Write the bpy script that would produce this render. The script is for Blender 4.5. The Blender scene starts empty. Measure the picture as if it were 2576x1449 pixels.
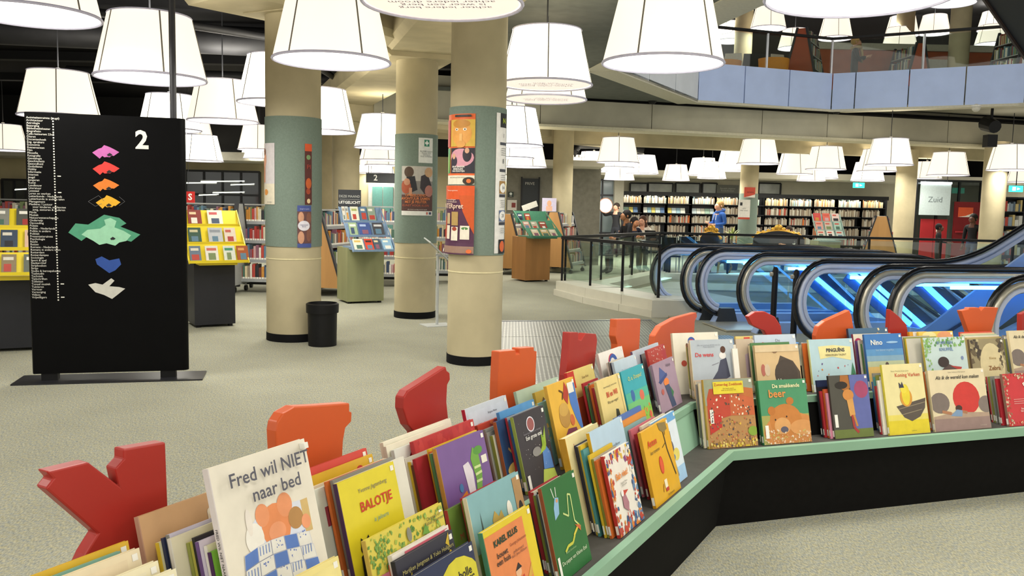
import bpy, bmesh, math, random
from mathutils import Vector, Matrix
from mathutils.geometry import tessellate_polygon
random.seed(7)
SC = bpy.context.scene
COL = SC.collection
# ---------------------------------------------------------------- camera
FPX, CX, CY, HEYE = 2150.0, 1288.0, 724.5, 1.5
TILT, ROLL = math.atan((CY - 515.0) / FPX), math.radians(1.25)
_r = Vector((1, 0, 0)); _u = Vector((0, math.sin(TILT), math.cos(TILT))); _f = Vector((0, math.cos(TILT), -math.sin(TILT)))
EYE = Vector((0, 0, HEYE))
cam = bpy.data.cameras.new('camera'); cam.sensor_fit = 'HORIZONTAL'; cam.sensor_width = 36.0
cam.lens = 36.0 * FPX / 2576.0; cam.clip_start = 0.05; cam.clip_end = 200
camo = bpy.data.objects.new('camera', cam); COL.objects.link(camo)
_cx = _r * math.cos(ROLL) + _u * math.sin(ROLL); _cy = -_r * math.sin(ROLL) + _u * math.cos(ROLL)
camo.matrix_world = Matrix((( _cx.x, _cy.x, -_f.x, 0), (_cx.y, _cy.y, -_f.y, 0), (_cx.z, _cy.z, -_f.z, HEYE), (0, 0, 0, 1)))
SC.camera = camo
# ---------------------------------------------------------------- light of the place and exposure
W = bpy.data.worlds.new('world'); SC.world = W; W.use_nodes = True
W.node_tree.nodes['Background'].inputs[0].default_value = (1.0, 0.96, 0.88, 1)
W.node_tree.nodes['Background'].inputs[1].default_value = 0.65
SC.view_settings.view_transform = 'Standard'; SC.view_settings.look = 'None'
SC.view_settings.gamma = 1.0; SC.view_settings.use_curve_mapping = False
SC.view_settings.exposure = 0.82
SC.cycles.use_adaptive_sampling = True; SC.cycles.adaptive_threshold = 0.025; SC.cycles.max_bounces = 6; SC.cycles.diffuse_bounces = 2; SC.cycles.glossy_bounces = 2; SC.cycles.transmission_bounces = 4; SC.cycles.transparent_max_bounces = 16
LAMP_E, DIFF_E, LAMP_W = .55, 3.0, 13.5

# ---------------------------------------------------------------- pixel rays
def ray(x, y):
    u = (x - CX) / FPX; v = (CY - y) / FPX
    return _cx * u + _cy * v + _f
def zp(x, y, z=0.0):
    d = ray(x, y); return EYE + d * ((z - HEYE) / d.z)
def yp(x, y, Y):
    d = ray(x, y); return EYE + d * (Y / d.y)
def pp(x, y, P, N):
    d = ray(x, y); return EYE + d * ((P - EYE).dot(N) / d.dot(N))
def hor(x): return 515.0 + (x - CX) * math.tan(ROLL)
# ---------------------------------------------------------------- materials
_mc = {}
def lin(h):
    if not isinstance(h, str): return h
    h = h.lstrip('#'); o = []
    for i in (0, 2, 4):
        c = int(h[i:i+2], 16) / 255.0
        o.append(c / 12.92 if c <= .04045 else ((c + .055) / 1.055) ** 2.4)
    return tuple(o)
def M(hexc, rough=.6, metal=0.0, amt=.06, scale=25.0, bump=0.0, emit=0.0, spec=.4, stretch=None):
    key = (hexc, rough, metal, amt, scale, bump, emit, spec, stretch)
    if key in _mc: return _mc[key]
    m = bpy.data.materials.new('mat_' + str(hexc).lstrip('#')); m.use_nodes = True
    nt = m.node_tree; N = nt.nodes; L = nt.links; b = N['Principled BSDF']
    b.inputs['Roughness'].default_value = rough; b.inputs['Metallic'].default_value = metal
    b.inputs['Specular IOR Level'].default_value = spec
    c = lin(hexc)
    tc = N.new('ShaderNodeTexCoord'); mp = N.new('ShaderNodeMapping'); no = N.new('ShaderNodeTexNoise')
    no.inputs['Scale'].default_value = scale; no.inputs['Detail'].default_value = 4
    if stretch: mp.inputs['Scale'].default_value = stretch
    L.new(tc.outputs['Object'], mp.inputs['Vector']); L.new(mp.outputs['Vector'], no.inputs['Vector'])
    rp = N.new('ShaderNodeValToRGB'); rp.color_ramp.elements[0].position = .3; rp.color_ramp.elements[1].position = .7
    rp.color_ramp.elements[0].color = (*[max(0, x * (1 - amt)) for x in c], 1); rp.color_ramp.elements[1].color = (*[min(1, x * (1 + amt)) for x in c], 1)
    L.new(no.outputs['Fac'], rp.inputs['Fac']); L.new(rp.outputs['Color'], b.inputs['Base Color'])
    if bump:
        bp = N.new('ShaderNodeBump'); bp.inputs['Strength'].default_value = bump; bp.inputs['Distance'].default_value = .01
        L.new(no.outputs['Fac'], bp.inputs['Height']); L.new(bp.outputs['Normal'], b.inputs['Normal'])
    if emit:
        m.cycles.emission_sampling = 'NONE' if emit < 2 else 'FRONT'
        L.new(rp.outputs['Color'], b.inputs['Emission Color']); b.inputs['Emission Strength'].default_value = emit
    _mc[key] = m; return m
def glass_mat(name, tint, fac=.10, rough=.02):
    if name in _mc: return _mc[name]
    m = bpy.data.materials.new(name); m.use_nodes = True; nt = m.node_tree; N = nt.nodes; L = nt.links
    N.remove(N['Principled BSDF'])
    t = N.new('ShaderNodeBsdfTransparent'); t.inputs[0].default_value = (*tint, 1)
    g = N.new('ShaderNodeBsdfGlossy'); g.inputs['Roughness'].default_value = rough
    lw = N.new('ShaderNodeLayerWeight'); lw.inputs[0].default_value = .5
    pw = N.new('ShaderNodeMath'); pw.operation = 'POWER'; pw.inputs[1].default_value = 4.0; L.new(lw.outputs['Facing'], pw.inputs[0])
    fr = N.new('ShaderNodeMath'); fr.operation = 'MULTIPLY_ADD'; fr.inputs[1].default_value = .6; fr.inputs[2].default_value = .035; L.new(pw.outputs[0], fr.inputs[0])
    no = N.new('ShaderNodeTexNoise'); no.inputs['Scale'].default_value = 3
    ma = N.new('ShaderNodeMath'); ma.operation = 'MULTIPLY_ADD'; ma.inputs[1].default_value = .02; L.new(no.outputs['Fac'], ma.inputs[0]); L.new(fr.outputs[0], ma.inputs[2])
    mx = N.new('ShaderNodeMixShader'); L.new(ma.outputs[0], mx.inputs[0]); L.new(t.outputs[0], mx.inputs[1]); L.new(g.outputs[0], mx.inputs[2])
    L.new(mx.outputs[0], N['Material Output'].inputs[0]); _mc[name] = m; return m
GLASS = glass_mat('glass_clear', (.90, .96, .93))
GLASSB = glass_mat('glass_blue', (.88, .95, .99))
GLASSD = glass_mat('glass_dark', (.30, .33, .34))
def carpet():
    m = bpy.data.materials.new('carpet'); m.use_nodes = True; nt = m.node_tree; N = nt.nodes; L = nt.links; b = N['Principled BSDF']
    b.inputs['Roughness'].default_value = .95; b.inputs['Specular IOR Level'].default_value = .1
    tc = N.new('ShaderNodeTexCoord')
    def noise(sc, stretch, det=3):
        mp = N.new('ShaderNodeMapping'); mp.inputs['Scale'].default_value = stretch; mp.inputs['Rotation'].default_value = (0, 0, .5)
        n = N.new('ShaderNodeTexNoise'); n.inputs['Scale'].default_value = sc; n.inputs['Detail'].default_value = det
        L.new(tc.outputs['Object'], mp.inputs[0]); L.new(mp.outputs[0], n.inputs['Vector']); return n
    n1 = noise(150, (1, .35, 1)); n2 = noise(45, (1, 1, 1)); n3 = noise(2.0, (1, 1, 1), 2)
    r1 = N.new('ShaderNodeValToRGB'); e = r1.color_ramp.elements
    e[0].position = .30; e[0].color = (*lin('6f7670'), 1); e[1].position = .68; e[1].color = (*lin('c9c2a4'), 1)
    k = e.new(.5); k.color = (*lin('a3a28b'), 1)
    r2 = N.new('ShaderNodeValToRGB'); e = r2.color_ramp.elements
    e[0].position = .35; e[0].color = (*lin('8d97a0'), 1); e[1].position = .66; e[1].color = (*lin('b5ab86'), 1)
    L.new(n1.outputs['Fac'], r1.inputs[0]); L.new(n2.outputs['Fac'], r2.inputs[0])
    mx = N.new('ShaderNodeMix'); mx.data_type = 'RGBA'; mx.inputs[0].default_value = .4
    L.new(r1.outputs[0], mx.inputs[6]); L.new(r2.outputs[0], mx.inputs[7])
    hs = N.new('ShaderNodeHueSaturation'); ma = N.new('ShaderNodeMath'); ma.operation = 'MULTIPLY_ADD'; ma.inputs[1].default_value = .25; ma.inputs[2].default_value = .86
    L.new(n3.outputs['Fac'], ma.inputs[0]); L.new(ma.outputs[0], hs.inputs['Value']); L.new(mx.outputs[2], hs.inputs['Color']); L.new(hs.outputs[0], b.inputs['Base Color'])
    bp = N.new('ShaderNodeBump'); bp.inputs['Strength'].default_value = .35; bp.inputs['Distance'].default_value = .004
    L.new(n1.outputs['Fac'], bp.inputs['Height']); L.new(bp.outputs[0], b.inputs['Normal']); return m
def wood(hexc, sc=6.0):
    return M(hexc, .55, 0, .12, sc, .05, stretch=(1, 1, .15))
CONC = M('c3b795', .85, 0, .10, 3.0, .12, spec=.2)
CONC2 = M('b5ac8c', .88, 0, .10, 2.0, .12, spec=.2)
BLACK = M('0f0f11', .5, 0, .15, 12, spec=.3)
BLACKM = M('101012', .8, 0, .2, 8, spec=.2)
DARK = M('2b2c2f', .5)
WHITE = M('e9e6db', .5)
STEEL = M('b9bcc0', .3, .9, .05, 8)
GREY = M('9a9b98', .5)
# ---------------------------------------------------------------- mesh builder
class MB:
    def __init__(s): s.v = []; s.f = []; s.mi = []; s.mats = []
    def _m(s, m):
        if m not in s.mats: s.mats.append(m)
        return s.mats.index(m)
    def add(s, vs, fs, m):
        b = len(s.v); i = s._m(m); s.v += [tuple(v) for v in vs]
        for f in fs: s.f.append([b + k for k in f]); s.mi.append(i)
        return s
    def box(s, x0, x1, y0, y1, z0, z1, m):
        vs = [(x, y, z) for z in (z0, z1) for y in (y0, y1) for x in (x0, x1)]
        return s.add(vs, [(0, 2, 3, 1), (4, 5, 7, 6), (0, 1, 5, 4), (2, 6, 7, 3), (0, 4, 6, 2), (1, 3, 7, 5)], m)
    def obox(s, mat4, sx, sy, sz, m):
        vs = [mat4 @ Vector((x * sx / 2, y * sy / 2, z * sz / 2)) for z in (-1, 1) for y in (-1, 1) for x in (-1, 1)]
        return s.add(vs, [(0, 2, 3, 1), (4, 5, 7, 6), (0, 1, 5, 4), (2, 6, 7, 3), (0, 4, 6, 2), (1, 3, 7, 5)], m)
    def bar(s, a, b, w, h, m):
        a = Vector(a); b = Vector(b); d = b - a; q = d.to_track_quat('Y', 'Z').to_matrix().to_4x4(); q.translation = (a + b) / 2
        return s.obox(q, w, d.length, h, m)
    def prism(s, pts, vec, m, caps=True):
        n = len(pts); vec = Vector(vec); pts = [Vector(p) for p in pts]
        nrm = Vector((0, 0, 0))
        for i in range(n): nrm += pts[i].cross(pts[(i + 1) % n])
        fl = nrm.dot(vec) > 0
        vs = pts + [p + vec for p in pts]
        tri = tessellate_polygon([pts]) if n > 4 else [tuple(range(n))]
        fs = []
        for t in tri:
            t = list(t)
            tn = sum((pts[t[i]].cross(pts[t[(i + 1) % len(t)]]) for i in range(len(t))), Vector((0, 0, 0)))
            if tn.dot(vec) > 0: t.reverse()
            fs.append(t); fs.append([k + n for k in reversed(t)])
        for i in range(n):
            j = (i + 1) % n; q = [i, j, j + n, i + n]
            if not fl: q.reverse()
            fs.append(q)
        return s.add(vs, fs, m)
    def poly(s, pts, m):
        return s.add(pts, [tuple(range(len(pts)))], m)
    def tube(s, path, r, m, n=8, closed=False, flat=1.0, up=None):
        path = [Vector(p) for p in path]; k = len(path); vs = []; ref = Vector(up) if up else Vector((0, 0, 1))
        for i, p in enumerate(path):
            if closed: t = path[(i + 1) % k] - path[i - 1]
            else: t = path[min(i + 1, k - 1)] - path[max(i - 1, 0)]
            t.normalize(); x = t.cross(ref)
            if x.length < 1e-3: x = t.cross(Vector((1, .3, 0)))
            x.normalize(); y = x.cross(t); rr = r[i] if isinstance(r, (list, tuple)) else r
            for j in range(n):
                a = 2 * math.pi * j / n; vs.append(p + x * math.cos(a) * rr + y * math.sin(a) * rr * flat)
        fs = []
        for i in range(k if closed else k - 1):
            for j in range(n):
                a = i * n + j; b = i * n + (j + 1) % n; i2 = (i + 1) % k
                fs.append((a, b, i2 * n + (j + 1) % n, i2 * n + j))
        if not closed: fs.append(tuple(reversed(range(n)))); fs.append(tuple(range((k - 1) * n, k * n)))
        return s.add(vs, fs, m)
    def lathe(s, prof, m, n=24, c=(0, 0, 0), cap0=True, cap1=True):
        vs = []; c = Vector(c)
        for r, z in prof:
            for j in range(n):
                a = 2 * math.pi * j / n; vs.append(c + Vector((r * math.cos(a), r * math.sin(a), z)))
        fs = []
        for i in range(len(prof) - 1):
            for j in range(n): fs.append((i * n + j, i * n + (j + 1) % n, (i + 1) * n + (j + 1) % n, (i + 1) * n + j))
        if cap0: fs.append(tuple(reversed(range(n))))
        if cap1: fs.append(tuple(range((len(prof) - 1) * n, len(prof) * n)))
        return s.add(vs, fs, m)
    def cyl(s, a, b, r, m, n=12, r2=None):
        return s.tube([a, b], [r, r if r2 is None else r2], m, n)
    def ball(s, c, rx, ry, rz, m, n=10, k=6):
        vs = []; c = Vector(c)
        for i in range(1, k):
            t = math.pi * i / k
            for j in range(n):
                a = 2 * math.pi * j / n; vs.append(c + Vector((rx * math.sin(t) * math.cos(a), ry * math.sin(t) * math.sin(a), -rz * math.cos(t))))
        vs.append(c + Vector((0, 0, -rz))); vs.append(c + Vector((0, 0, rz))); fs = []
        for i in range(k - 2):
            for j in range(n): fs.append((i * n + j, i * n + (j + 1) % n, (i + 1) * n + (j + 1) % n, (i + 1) * n + j))
        A = (k - 1) * n
        for j in range(n): fs.append((A, (j + 1) % n, j)); fs.append((A + 1, (k - 2) * n + j, (k - 2) * n + (j + 1) % n))
        return s.add(vs, fs, m)
    def mesh(s, name, smooth=None):
        me = bpy.data.meshes.new(name); me.from_pydata(s.v, [], s.f)
        for m in s.mats: me.materials.append(m)
        me.polygons.foreach_set('material_index', s.mi); me.update()
        if smooth:
            me.shade_smooth(); me.set_sharp_from_angle(angle=math.radians(smooth))
        return me
    def build(s, name, parent=None, loc=None, mat4=None, smooth=None):
        return obj(name, s.mesh(name, smooth), parent, loc, mat4)
def obj(name, me, parent=None, loc=None, mat4=None):
    o = bpy.data.objects.new(name, me); COL.objects.link(o); o.parent = parent
    if loc is not None: o.location = loc
    if mat4 is not None: o.matrix_basis = mat4
    return o
def empty(name, loc=(0, 0, 0), rz=0.0, mat4=None):
    o = bpy.data.objects.new(name, None); COL.objects.link(o); o.empty_display_size = .1
    o.location = loc; o.rotation_euler = (0, 0, rz)
    if mat4 is not None: o.matrix_basis = mat4
    return o
def tag(o, label, cat, group=None, kind=None):
    o['label'] = label; o['category'] = cat
    if group: o['group'] = group
    if kind: o['kind'] = kind
    return o
def struct(o, label=None):
    o['kind'] = 'structure'
    if label: o['label'] = label
    return o
def text_mesh(s, size, m, align='CENTER', spacing=1.0, bold=0.0, ext=0.0, shear=0.0):
    cu = bpy.data.curves.new('lettering', 'FONT'); cu.body = s; cu.size = size; cu.align_x = align; cu.align_y = 'CENTER'
    cu.space_line = spacing; cu.offset = bold; cu.extrude = ext; cu.shear = shear; cu.resolution_u = 2
    o = bpy.data.objects.new('lettering', cu); COL.objects.link(o)
    dg = bpy.context.evaluated_depsgraph_get(); me = bpy.data.meshes.new_from_object(o.evaluated_get(dg))
    bpy.data.objects.remove(o); bpy.data.curves.remove(cu)
    me.materials.clear(); me.materials.append(m); return me
def text_on(name, s, size, m, parent, mat4, **k):
    """lettering in the local xz plane facing -y"""
    me = text_mesh(s, size, m, **k); me.transform(mat4 @ Matrix.Rotation(math.pi / 2, 4, 'X'))
    return obj(name, me, parent)
def T(x, y, z): return Matrix.Translation((x, y, z))
def frame(P, s, w):
    """matrix with x=s, z=w, y=away from viewer"""
    s = Vector(s).normalized(); w = Vector(w).normalized(); y = w.cross(s)
    return Matrix(((s.x, y.x, w.x, P[0]), (s.y, y.y, w.y, P[1]), (s.z, y.z, w.z, P[2]), (0, 0, 0, 1)))
def copy_tree(o, parent=None):
    c = o.copy(); COL.objects.link(c); c.parent = parent
    for ch in list(o.children):
        if ch is not c: copy_tree(ch, c)
    return c
# ================================================================ STRUCTURE
CARPET = carpet()
GCEIL = M('6b6e66', .9, 0, .1, 6, spec=.1); KCEIL = M('0d0d0f', .9, 0, .2, 5, spec=.1)
def flat(name, outer, holes, z, m, thick=-.05):
    polys = [[Vector((p[0], p[1], 0)) for p in outer]] + [[Vector((p[0], p[1], 0)) for p in h] for h in holes]
    tri = tessellate_polygon(polys); pts = [p for q in polys for p in q]
    b = MB(); n = len(pts); vs = [(p.x, p.y, z) for p in pts] + [(p.x, p.y, z + thick) for p in pts]; fs = []
    for t in tri:
        a, c, d = [pts[k] for k in t]
        if (c - a).cross(d - a).z < 0: t = tuple(reversed(t))
        fs.append(t if thick < 0 else tuple(k + n for k in t)); fs.append(tuple(k + n for k in reversed(t)) if thick < 0 else tuple(reversed(t)))
    base = 0
    for q in polys:
        k = len(q)
        for i in range(k): fs.append((base + i, base + (i + 1) % k, n + base + (i + 1) % k, n + base + i))
        base += k
    b.add(vs, fs, m); return struct(b.build(name))
HOLE = [(4.35, 12.95), (13.5, 14.4), (13.5, 9.6), (5.0, 9.75), (4.6, 10.2)]
flat('floor', [(-16, -4), (14, -4), (14, 34), (-16, 34)], [HOLE], 0.0, CARPET)
flat('floor_lower', [(-2, 6), (16, 6), (16, 22), (-2, 22)], [], -3.4, M('8d9183', .9, 0, .1, 6))
# studded steel floor plates in front of the escalators
def stud_mat():
    m = bpy.data.materials.new('studded_steel'); m.use_nodes = True; nt = m.node_tree; N = nt.nodes; L = nt.links; b = N['Principled BSDF']
    b.inputs['Metallic'].default_value = .85; b.inputs['Roughness'].default_value = .42
    tc = N.new('ShaderNodeTexCoord'); mp = N.new('ShaderNodeMapping'); mp.inputs['Scale'].default_value = (26, 26, 26)
    vo = N.new('ShaderNodeTexVoronoi'); vo.inputs['Randomness'].default_value = 0.0; vo.inputs['Scale'].default_value = 1.0
    L.new(tc.outputs['Object'], mp.inputs[0]); L.new(mp.outputs[0], vo.inputs['Vector'])
    r = N.new('ShaderNodeValToRGB'); r.color_ramp.elements[0].position = .22; r.color_ramp.elements[1].position = .34
    r.color_ramp.elements[0].color = (*lin('e4e4dc'), 1); r.color_ramp.elements[1].color = (*lin('83847e'), 1)
    L.new(vo.outputs['Distance'], r.inputs[0]); L.new(r.outputs[0], b.inputs['Base Color'])
    bp = N.new('ShaderNodeBump'); bp.invert = True; bp.inputs['Strength'].default_value = .6; bp.inputs['Distance'].default_value = .004
    L.new(r.outputs[0], bp.inputs['Height']); bp.invert = False; L.new(bp.outputs[0], b.inputs['Normal']); return m
STUD = stud_mat()
tr = struct(empty('trim_1', (0, 0, 0)), 'studded steel floor plates in front of the escalators')
gx = [(-.12, 10.9), (1.9, 11.35), (2.9, 8.6), (3.4, 7.2), (2.0, 6.2), (.25, 6.9), (-.1, 8.3)]
rows = [((-.12, 10.86), (1.86, 11.3), (2.05, 10.0), (-.11, 9.6)), ((-.11, 9.585), (2.05, 9.985), (2.5, 8.7), (-.1, 8.3)), ((-.1, 8.285), (2.5, 8.685), (3.1, 7.3), (.27, 6.9)), ((2.07, 10.0), (2.6, 10.1), (3.0, 8.8), (2.52, 8.7))]
for q in rows:
    MB().prism([(x, y, .001) for x, y in q], (0, 0, .006), STUD).build('steel_plate', tr)
MB().bar((-.13, 10.885, .008), (1.87, 11.33, .008), .03, .012, STEEL).build('edge_strip', tr)
MB().bar((-.115, 8.3, .008), (.26, 6.88, .008), .03, .012, STEEL).build('edge_strip', tr)
# white kerb around the void
kerb = struct(empty('trim_2', (0, 0, 0)), 'white stone kerb around the escalator void')
KW = M('dcd8c6', .45, 0, .05, 4)
kp = [(.70, 14.35), (1.10, 13.2), (1.55, 12.3), (1.92, 11.62), (2.55, 11.75), (2.75, 12.7), (2.45, 12.95), (1.45, 14.2), (3.2, 18.05), (2.95, 18.25)]
for i in range(3):
    a = Vector((*kp[i], 0)); b = Vector((*kp[i + 1], 0)); d = (b - a).normalized(); n = Vector((-d.y, d.x, 0))
    MB().prism([a + d * .006, b - d * .006, b + n * .75 - d * .006, a + n * .75 + d * .006], (0, 0, .10), KW).build('kerb_stone', kerb)
    a2 = a + n * .04; b2 = b + n * .04
    MB().prism([a2 + d * .006 + Vector((0, 0, .1)), b2 - d * .006 + Vector((0, 0, .1)), b2 + n * .7 - d * .006 + Vector((0, 0, .1)), a2 + n * .7 + d * .006 + Vector((0, 0, .1))], (0, 0, .14), KW).build('kerb_stone', kerb)
MB().prism([(1.92, 11.62, 0), (2.6, 11.8, 0), (2.75, 12.6, 0), (2.1, 12.9, 0)], (0, 0, .235), KW).build('kerb_stone', kerb)
MB().prism([(.95, 14.35, 0), (1.35, 14.2, 0), (3.25, 18.1, 0), (3.0, 18.3, 0)], (0, 0, .16), KW).build('kerb_stone', kerb)
MB().prism([(3.15, 18.05, 0), (13.5, 17.3, 0), (13.5, 17.6, 0), (3.15, 18.35, 0)], (0, 0, .12), KW).build('kerb_stone', kerb)
# lower landing slabs seen through the glass
low = struct(empty('trim_3', (0, 0, 0)), 'pale landing slabs below the railing')
for q in ([(1.5, 14.1), (2.5, 13.0), (4.2, 13.1), (3.3, 15.6), (2.3, 15.6)], [(2.35, 15.65), (3.3, 15.65), (13.2, 15.2), (13.2, 15.6), (3.2, 17.2)]):
    MB().prism([(x, y, .004) for x, y in q], (0, 0, .02), M('c6c8b4', .45)).build('landing_slab', low)
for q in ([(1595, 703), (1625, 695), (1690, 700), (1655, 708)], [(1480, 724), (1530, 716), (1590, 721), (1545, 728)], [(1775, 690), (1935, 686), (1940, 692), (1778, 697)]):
    f_ = [zp(x, y, .03) for x, y in q]; MB().prism(f_, (0, 0, .012), M('d6f2e2', .4, emit=.5)).build('floor_glow_strip', low)  # last strip is the white kerb line, given the same glow

# ---------------- ceilings
P0, P1, P2, P3 = [zp(x, y, 3.66) for x, y in ((1556, 178), (1755, 256), (2090, 279), (2576, 263))]
Q1 = zp(1930, 5, 3.66); Q1 = P0 + (Q1 - P0) * 1.5
P4 = P3 + (P3 - P2) * 1.2
SB = (Vector((1.65, 17.6, 0)), Vector((9.2, 19.6, 0)))
sd = (SB[1] - SB[0]).normalized(); sa = SB[0] - sd * 4.5; sb2 = SB[0] + sd * 14
flat('ceiling', [(-.45, -4), (14, -4), (14, Q1.y - 6), (Q1.x, Q1.y), (P0.x, P0.y), (P1.x, P1.y), (P1.x, 18.12), (sa.x, sa.y), (-.45, 16.8)], [], 3.66, GCEIL, .06)
flat('ceiling_left', [(-16, -4), (-.45, -4), (-.45, 34), (-16, 34)], [], 4.05, KCEIL, .06)
MB().box(-.5, -.44, -4, 17, 3.6, 4.08, KCEIL).build('trim_4')['kind'] = 'structure'
flat('ceiling_back', [(-.45, 17), (14, 20.5), (14, 34), (-.45, 34)], [], 3.62, KCEIL, .06)
flat('ceiling_upper', [(-3, -2), (16, -2), (16, 34), (-3, 34)], [], 8.0, M('3a3a3c', .9, 0, .15, 4, spec=.1), .06)
# ducts and pipes under the black ceiling
DUCT = M('232325', .6, 0, .2, 5)
def pipe(name, pts, r, label, m=DUCT, n=10):
    o = MB().tube(pts, r, m, n).build(name, smooth=50); tag(o, label, 'pipe'); return o
pipe('ceiling_duct', [(-9, 6.2, 3.75), (-2.9, 6.9, 3.75), (-2.9, 14, 3.75)], .16, 'thick black air duct turning under the black ceiling')
pipe('ceiling_duct', [(-9, 8.6, 3.82), (-3.2, 9.2, 3.82)], .12, 'straight black air duct beside the first concrete column')
pipe('ceiling_duct', [(-9, 11.5, 3.7), (-1.6, 12.6, 3.7)], .2, 'widest black air duct crossing behind the concrete columns')
pipe('ceiling_pipe', [(-7, 10.5, 3.86), (-4.5, 10.3, 3.6), (-3.2, 11.4, 3.6), (-3.1, 16, 3.6)], .05, 'thin bent black pipe under the black ceiling')
pipe('ceiling_pipe', [(-8, 15.5, 3.7), (-2, 16, 3.7)], .09, 'black pipe running beside the far concrete column')
for i, yy in enumerate((5.2, 7.6, 10, 12.8, 15.6, 18.4)):
    struct(MB().box(-16, -.5, yy, yy + .22, 3.9, 4.05, M('161618', .9)).build('trim_%d' % (10 + i)))

# ---------------- concrete beams
def beam(idx, a, b, w, z0, z1, ext=.35, m=CONC):
    a = Vector((*a, 0)); b = Vector((*b, 0)); d = (b - a).normalized(); a -= d * ext; b += d * ext; n = Vector((-d.y, d.x, 0)) * w / 2
    c = n * .82; zc = z0 + .07
    o = MB()
    o.prism([a - c + Vector((0, 0, z0)), a + c + Vector((0, 0, z0)), a + n + Vector((0, 0, zc)), a + n + Vector((0, 0, z1)), a - n + Vector((0, 0, z1)), a - n + Vector((0, 0, zc))], b - a, m)
    return struct(o.build('trim_%d' % idx), 'concrete ceiling beam resting on the columns')
C1, C2, C3, C4 = (-2.36, 9.2), (-1.28, 11.22), (-.35, 8.08), (-3.25, 16.6)
beam(20, C1, C2, .85, 3.40, 3.70); beam(21, C2, C3, .95, 3.36, 3.66); beam(22, C4, C2, 1.0, 3.30, 3.62); beam(23, C1, (-2.75, 8.75), 1.0, 3.41, 3.95)
beam(25, C4, (2.2, 21.5), .9, 3.0, 3.5)
# long beam below the gallery with ledge and cast joints
def along(t): return SB[0] + sd * t
sn = Vector((sd.y, -sd.x, 0))
bm_ = struct(empty('trim_30', (0, 0, 0)), 'long cast concrete beam below the gallery')
CONC3 = M('c2bda6', .88, 0, .1, 2.0, .1, spec=.2)
js = [-4.5, -1.2, 1.2, 3.75, 5.35, 6.25, 8.5, 11, 14]
for i in range(len(js) - 1):
    a = along(js[i] + .008); b = along(js[i + 1] - .008)
    MB().prism([a + Vector((0, 0, 3.10)), b + Vector((0, 0, 3.10)), b + Vector((0, 0, 3.95)), a + Vector((0, 0, 3.95))], -sn * .4, CONC3).build('cast_panel', bm_)
MB().prism([along(-4.5) + sn * .1 + Vector((0, 0, 3.06)), along(14) + sn * .1 + Vector((0, 0, 3.06)), along(14) - sn * .5 + Vector((0, 0, 3.06)), along(-4.5) - sn * .5 + Vector((0, 0, 3.06))], (0, 0, .05), M('d8d1b4', .8)).build('ledge', bm_)
b2 = struct(MB().prism([along(-4.5) - sn * 2.2 + Vector((0, 0, 2.93)), along(14) - sn * 2.2 + Vector((0, 0, 2.93)), along(14) - sn * 2.6 + Vector((0, 0, 2.93)), along(-4.5) - sn * 2.6 + Vector((0, 0, 2.93))], (0, 0, .6), CONC).build('trim_31'), 'second concrete beam behind the long beam')
lk = struct(MB().prism([along(-4.5) - sn * .4 + Vector((0, 0, 3.3)), along(14) - sn * .4 + Vector((0, 0, 3.3)), along(14) - sn * 2.3 + Vector((0, 0, 3.3)), along(-4.5) - sn * 2.3 + Vector((0, 0, 3.3))], (0, 0, .1), CONC2).build('trim_32'))
pp1 = [along(-1) + sn * .10 + Vector((0, 0, 3.92)), along(6) + sn * .10 + Vector((0, 0, 3.86)), along(11) + sn * .10 + Vector((0, 0, 3.80))]
tag(MB().tube(pp1, .07, BLACK, 8).build('cable_pipe', smooth=50), 'long black pipe along the top of the cast beam', 'pipe')
for k, t in enumerate((1.1, 5.4)):
    c = along(t) + sn * .22
    o = empty('spotlight', (c.x, c.y, 3.62)); tag(o, ['small black spotlight under the pipe by the soffit corner', 'black spotlight under the pipe below the blue gallery panels'][k], 'spotlight')
    MB().lathe([(.05, -.02), (.10, .04), (.10, .14), (.04, .18)], BLACK, 12).build('housing', o); MB().cyl((0, 0, .18), (0, 0, .3), .02, BLACK, 6).build('bracket', o)
# ---------------- columns
GREEN = M('7d8c80', .85, 0, .07, 60, .05, spec=.15)
def column(x, y, D, z1, band=None, base=True, label='', m=CONC, n=32, seam=None):
    o = empty('concrete_column', (x, y, 0)); tag(o, label, 'column'); r = D / 2
    MB().lathe([(r, 0), (r, z1)], m, n).build('shaft', o, smooth=40)
    if base: MB().lathe([(r + .004, 0), (r + .004, .085)], BLACKM, n).build('base_band', o, smooth=40)
    if band: MB().lathe([(r + .008, band[0]), (r + .008, band[1])], GREEN, n).build('felt_band', o, smooth=40)
    if seam: MB().lathe([(r + .004, seam - .006), (r + .004, seam + .006)], M('e4d9ae', .8), n, cap0=True).build('seam', o, smooth=40)
    return o
def zat(x, y, Y): return yp(x, y, Y).z
column(*C1, .575, 3.45, (1.01, 2.36), True, 'concrete column with green felt band, two posters and bin beside it', seam=.88)
column(*C2, .54, 3.42, (.98, 2.37), True, 'concrete column whose green felt band carries the first aid notice', seam=.79)
column(*C3, .52, 3.42, (1.03, 2.38), True, 'concrete column nearest the steel plates, wrapped in several posters', seam=.87)
column(*C4, .52, 3.35, None, False, 'plain concrete column behind the slanted display cabinet')
column(-3.85, 17.6, .5, 3.35, None, False, 'plain concrete column half hidden behind its twin')
column(1.1, 19.6, .46, 3.2, None, False, 'slim square-shadowed concrete column beside the grey brick wall')
pc = yp(1878, 600, 22.3); column(pc.x, 22.3, .46, 3.1, (.4, 1.92), False, 'concrete column with grey band beside the blue-hooded person')
pc = yp(2270, 600, 22.0); column(pc.x, 22.0, .50, 3.1, None, False, 'concrete column beside the hanging grey direction banner')
pc = yp(2491, 600, 19.6); column(pc.x, 19.6, .50, 3.15, None, False, 'concrete column behind the rising escalator handrail')
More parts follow.
